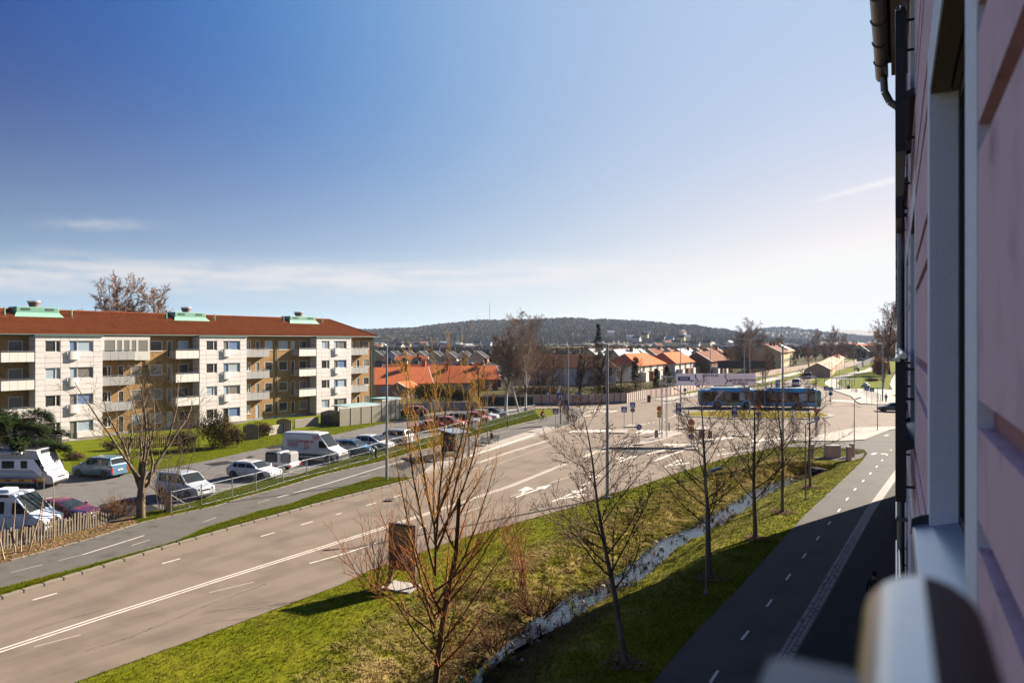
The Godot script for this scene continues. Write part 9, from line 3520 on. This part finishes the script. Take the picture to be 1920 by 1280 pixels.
# ---------------------------------------------------------------- grass
func tuft(blades: int, spread: float, sd: int, droop: float) -> ArrayMesh:
	var r := RandomNumberGenerator.new()
	r.seed = sd
	var mb := MB.new()
	for i in blades:
		var a := r.randf() * TAU
		var o := Vector3(cos(a),0, sin(a)) * r.randf() * spread * 0.4
		var h := r.randf_range(0.55,1.0)
		var lean := Vector3(cos(a),0, sin(a)) * r.randf_range(0.2,1.0) * spread
		var s := Vector3(-sin(a),0, cos(a)) * 0.045
		var g := r.randf_range(0.75,1.25)
		mb.col = Color(g, g, g)
		var m := o + lean * 0.45 + Vector3(0, h * 0.7,0)
		var e := o + lean + Vector3(0, h * (1.0 - droop),0)
		mb.tri(o - s, o + s, m + s * 0.7)
		mb.tri(o - s, m + s * 0.7, m - s * 0.7)
		mb.tri(m - s * 0.7, m + s * 0.7, e)
	return mb.mesh()


func build_grass() -> void:
	var road: PackedVector2Array = poly(v2([-19.71,-15.12,-16.15,-20.57,-14.29,-23.81,-11.51,-27.74,-9.24,-31.18,-7.88,-33.23,-7.03,-35.16,-3.03,-40.86,1.35,-45.68,4.24,-48.93,7.13,-52.87,9.68,-55.59,13.73,-60.97,17.23,-65.17,20.9,-69.68,23.36,-71.66,28.13,-76.56,32.92,-75.98,35.49,-74.85,36.06,-73.76,35.4,-71.66,32.13,-66.32,23.96,-54,18.95,-46.52,10.14,-32.45,7,-27.64,4.77,-23.92,2.88,-20.43,-0.67,-15.12]))
	var short := []
	var short_c := []
	var tall := []
	var tall_c := []
	var lo := Vector2(1e9,1e9)
	var hi := Vector2(-1e9,-1e9)
	for p in road:
		lo = lo.min(p)
		hi = hi.max(p)
	for i in 300000:
		var x := rng.randf_range(maxf(lo.x, -21.5), hi.x)
		var z := rng.randf_range(lo.y, minf(hi.y, -13.0))
		if not Geometry2D.is_point_in_polygon(Vector2(x, z), road):
			continue
		var d := brook_distance(x, z)
		var y := ground_height(x, z, d)
		if y < -1.02:
			continue
		var c := ground_tint(x, z, d)
		var g := rng.randf_range(0.75,1.35)
		c = Color(c.r * g, c.g * g, c.b * g)
		var east := east_of_brook(x, z)
		var rank := smoothstep(6.0,3.2, d) * (1.0 - smoothstep(0.0,0.8, east))
		if rng.randf() < 0.25 + 0.5 * rank and noise2.get_noise_2d(x * 0.9, z * 0.9) + rng.randf_range(-0.3,0.3) > 0.0 and rank > 0.2:
			var h := rng.randf_range(0.14,0.3)
			tall.append(Transform3D(Basis(Vector3.UP, rng.randf() * TAU).scaled(Vector3(h * 1.2, h, h * 1.2)), Vector3(x, y - 0.02, z)))
			tall_c.append(c.lerp(Color(0.29,0.214,0.09), rng.randf() * 0.5))
		else:
			var h := rng.randf_range(0.05,0.11) * (1.0 + 0.8 * rank)
			short.append(Transform3D(Basis(Vector3.UP, rng.randf() * TAU).scaled(Vector3(h * 1.6, h, h * 1.6)), Vector3(x, y - 0.01, z)))
			short_c.append(c)
	tag(scatter("verge_grass_tufts", tuft(7,0.9,1,0.1), M.leaf, short, short_c), "short green grass on both banks between road and cycle path", "grass")
	tag(scatter("rank_grass_tufts", tuft(11,1.2,2,0.35), M.leaf, tall, tall_c), "rank straw-coloured grass on the road-side bank of the brook", "grass")
	# rushes and brown tussocks along the water
	var rush := []
	var rush_c := []
	for i in 900:
		var k := rng.randi_range(1, BROOK.size() - 2)
		var o: Vector2 = BROOK[k].lerp(BROOK[k + 1], rng.randf())
		if noise.get_noise_2d(o.x * 0.7, o.y * 0.7) < 0.0:
			continue
		var a := rng.randf() * TAU
		var off := Vector2(cos(a), sin(a)) * rng.randf_range(0.5,1.25)
		var h := rng.randf_range(0.15,0.4)
		rush.append(Transform3D(Basis(Vector3.UP, rng.randf() * TAU).scaled(Vector3(h, h, h)), Vector3(o.x + off.x, -1.05, o.y + off.y)))
		var g := rng.randf_range(0.6,1.3)
		rush_c.append(Color(0.138 * g, 0.069 * g, 0.031 * g) if rng.randf() < 0.5 else Color(0.069 * g, 0.09 * g, 0.014 * g))
	tag(scatter("brook_rushes", tuft(12,1.0,3,0.3), M.leaf, rush, rush_c), "brown and green tussocks standing along the brook", "rushes")
	# lawns and verges on the far side of the street
	var lw := []
	var lw_c := []
	for q: Array in [[poly(v2([-7.91,-58.38,-11.11,-58.83,-12.63,-55.18,-14.27,-51.78,-15.07,-49.25,-16.56,-46.96,-18.3,-42.59,-18.58,-40,-19.55,-38.09,-21.45,-34.76,-22.97,-32.31,-23.55,-31.18,-22.99,-30.42,-22.4,-31.5,-20.9,-34.84,-19,-38.87,-16.53,-43.76,-13.26,-49.74])),0.12,16000,0.075],[poly(v2([-22.86,-43.95,-24.24,-46.1,-23.17,-47.4,-21.65,-50.4,-21.51,-52.5,-20.12,-57.06,-17.95,-59.53,-15.73,-67.2,-12.96,-74.12,-10.85,-79.58,-10.04,-82.17,-5.67,-93.33,-0.64,-108,3.45,-116.31,4.07,-103.56,-0.83,-93.33,-4.63,-84.47,-8.34,-75.6,-9.74,-73.04,-11.85,-67.2,-15.78,-60,-17.31,-55.38,-19.26,-51.08,-20.1,-48.46,-21.75,-45.96])),0.1,22000,0.09],[poly(v2([-15.32,-105,-18.76,-94.5,-21.24,-86.9,-25.19,-78.34,-27.25,-72,-28.38,-68.42,-30.18,-64.07,-32.57,-60.72,-36.74,-60.48,-41.87,-68.11,-36.59,-74.85,-30.71,-81.29,-25.2,-94.5,-17.6,-108])),0.04,26000,0.05]]:
		var pg: PackedVector2Array = q[0]
		var l := Vector2(1e9,1e9)
		var h2 := Vector2(-1e9,-1e9)
		for p in pg:
			l = l.min(p)
			h2 = h2.max(p)
		var made := 0
		var tries := 0
		while made < q[2] and tries < q[2] * 8:
			tries += 1
			var p := Vector2(rng.randf_range(l.x, h2.x), rng.randf_range(l.y, h2.y))
			if not Geometry2D.is_point_in_polygon(p, pg):
				continue
			made += 1
			var h: float = q[3] * rng.randf_range(0.6,1.4)
			lw.append(Transform3D(Basis(Vector3.UP, rng.randf() * TAU).scaled(Vector3(h * 2.2, h, h * 2.2)), Vector3(p.x, q[1], p.y)))
			var dry := smoothstep(0.15,0.5, noise.get_noise_2d(p.x * 0.4, p.y * 0.4))
			var g := rng.randf_range(0.75,1.3)
			lw_c.append(Color(lerpf(0.082,0.13, dry * 0.6) * g, lerpf(0.1,0.105, dry * 0.6) * g, 0.003 * g))
	tag(scatter("lawn_grass", tuft(8,1.0,4,0.1), M.leaf, lw, lw_c), "bright short grass of the lawn and the street verges", "grass")
	# fallen leaves round the old picket fence
	var lf := []
	var lf_c := []
	var bed: PackedVector2Array = poly(v2([-25.96,-34.36,-25.39,-36.35,-23.57,-40.54,-22.79,-43.83,-24.17,-45.96,-24.96,-43.2,-25.65,-41.77,-27.43,-38.57,-27.86,-36.88]))
	for i in 9000:
		var p := Vector2(rng.randf_range(-32.0,-20.0), rng.randf_range(-48.0,-34.0))
		if Geometry2D.is_point_in_polygon(p, bed):
			lf.append(Transform3D(Basis.from_euler(Vector3(rng.randf_range(-0.5,0.5), rng.randf() * TAU, rng.randf_range(-0.5,0.5))).scaled(Vector3.ONE * rng.randf_range(0.05,0.1)), Vector3(p.x, 0.11, p.y)))
			var g := rng.randf_range(0.5,1.3)
			lf_c.append(Color(0.207 * g, 0.114 * g, 0.059 * g) if rng.randf() < 0.8 else Color(0.076 * g, 0.103 * g, 0.014 * g))
	var lm := MB.new()
	lm.obox(Vector3.ZERO, Vector3(1.3,0.1,0.8))
	tag(scatter("fallen_leaves", lm.mesh(), M.plant, lf, lf_c), "brown fallen leaves along the old picket fence", "leaves")
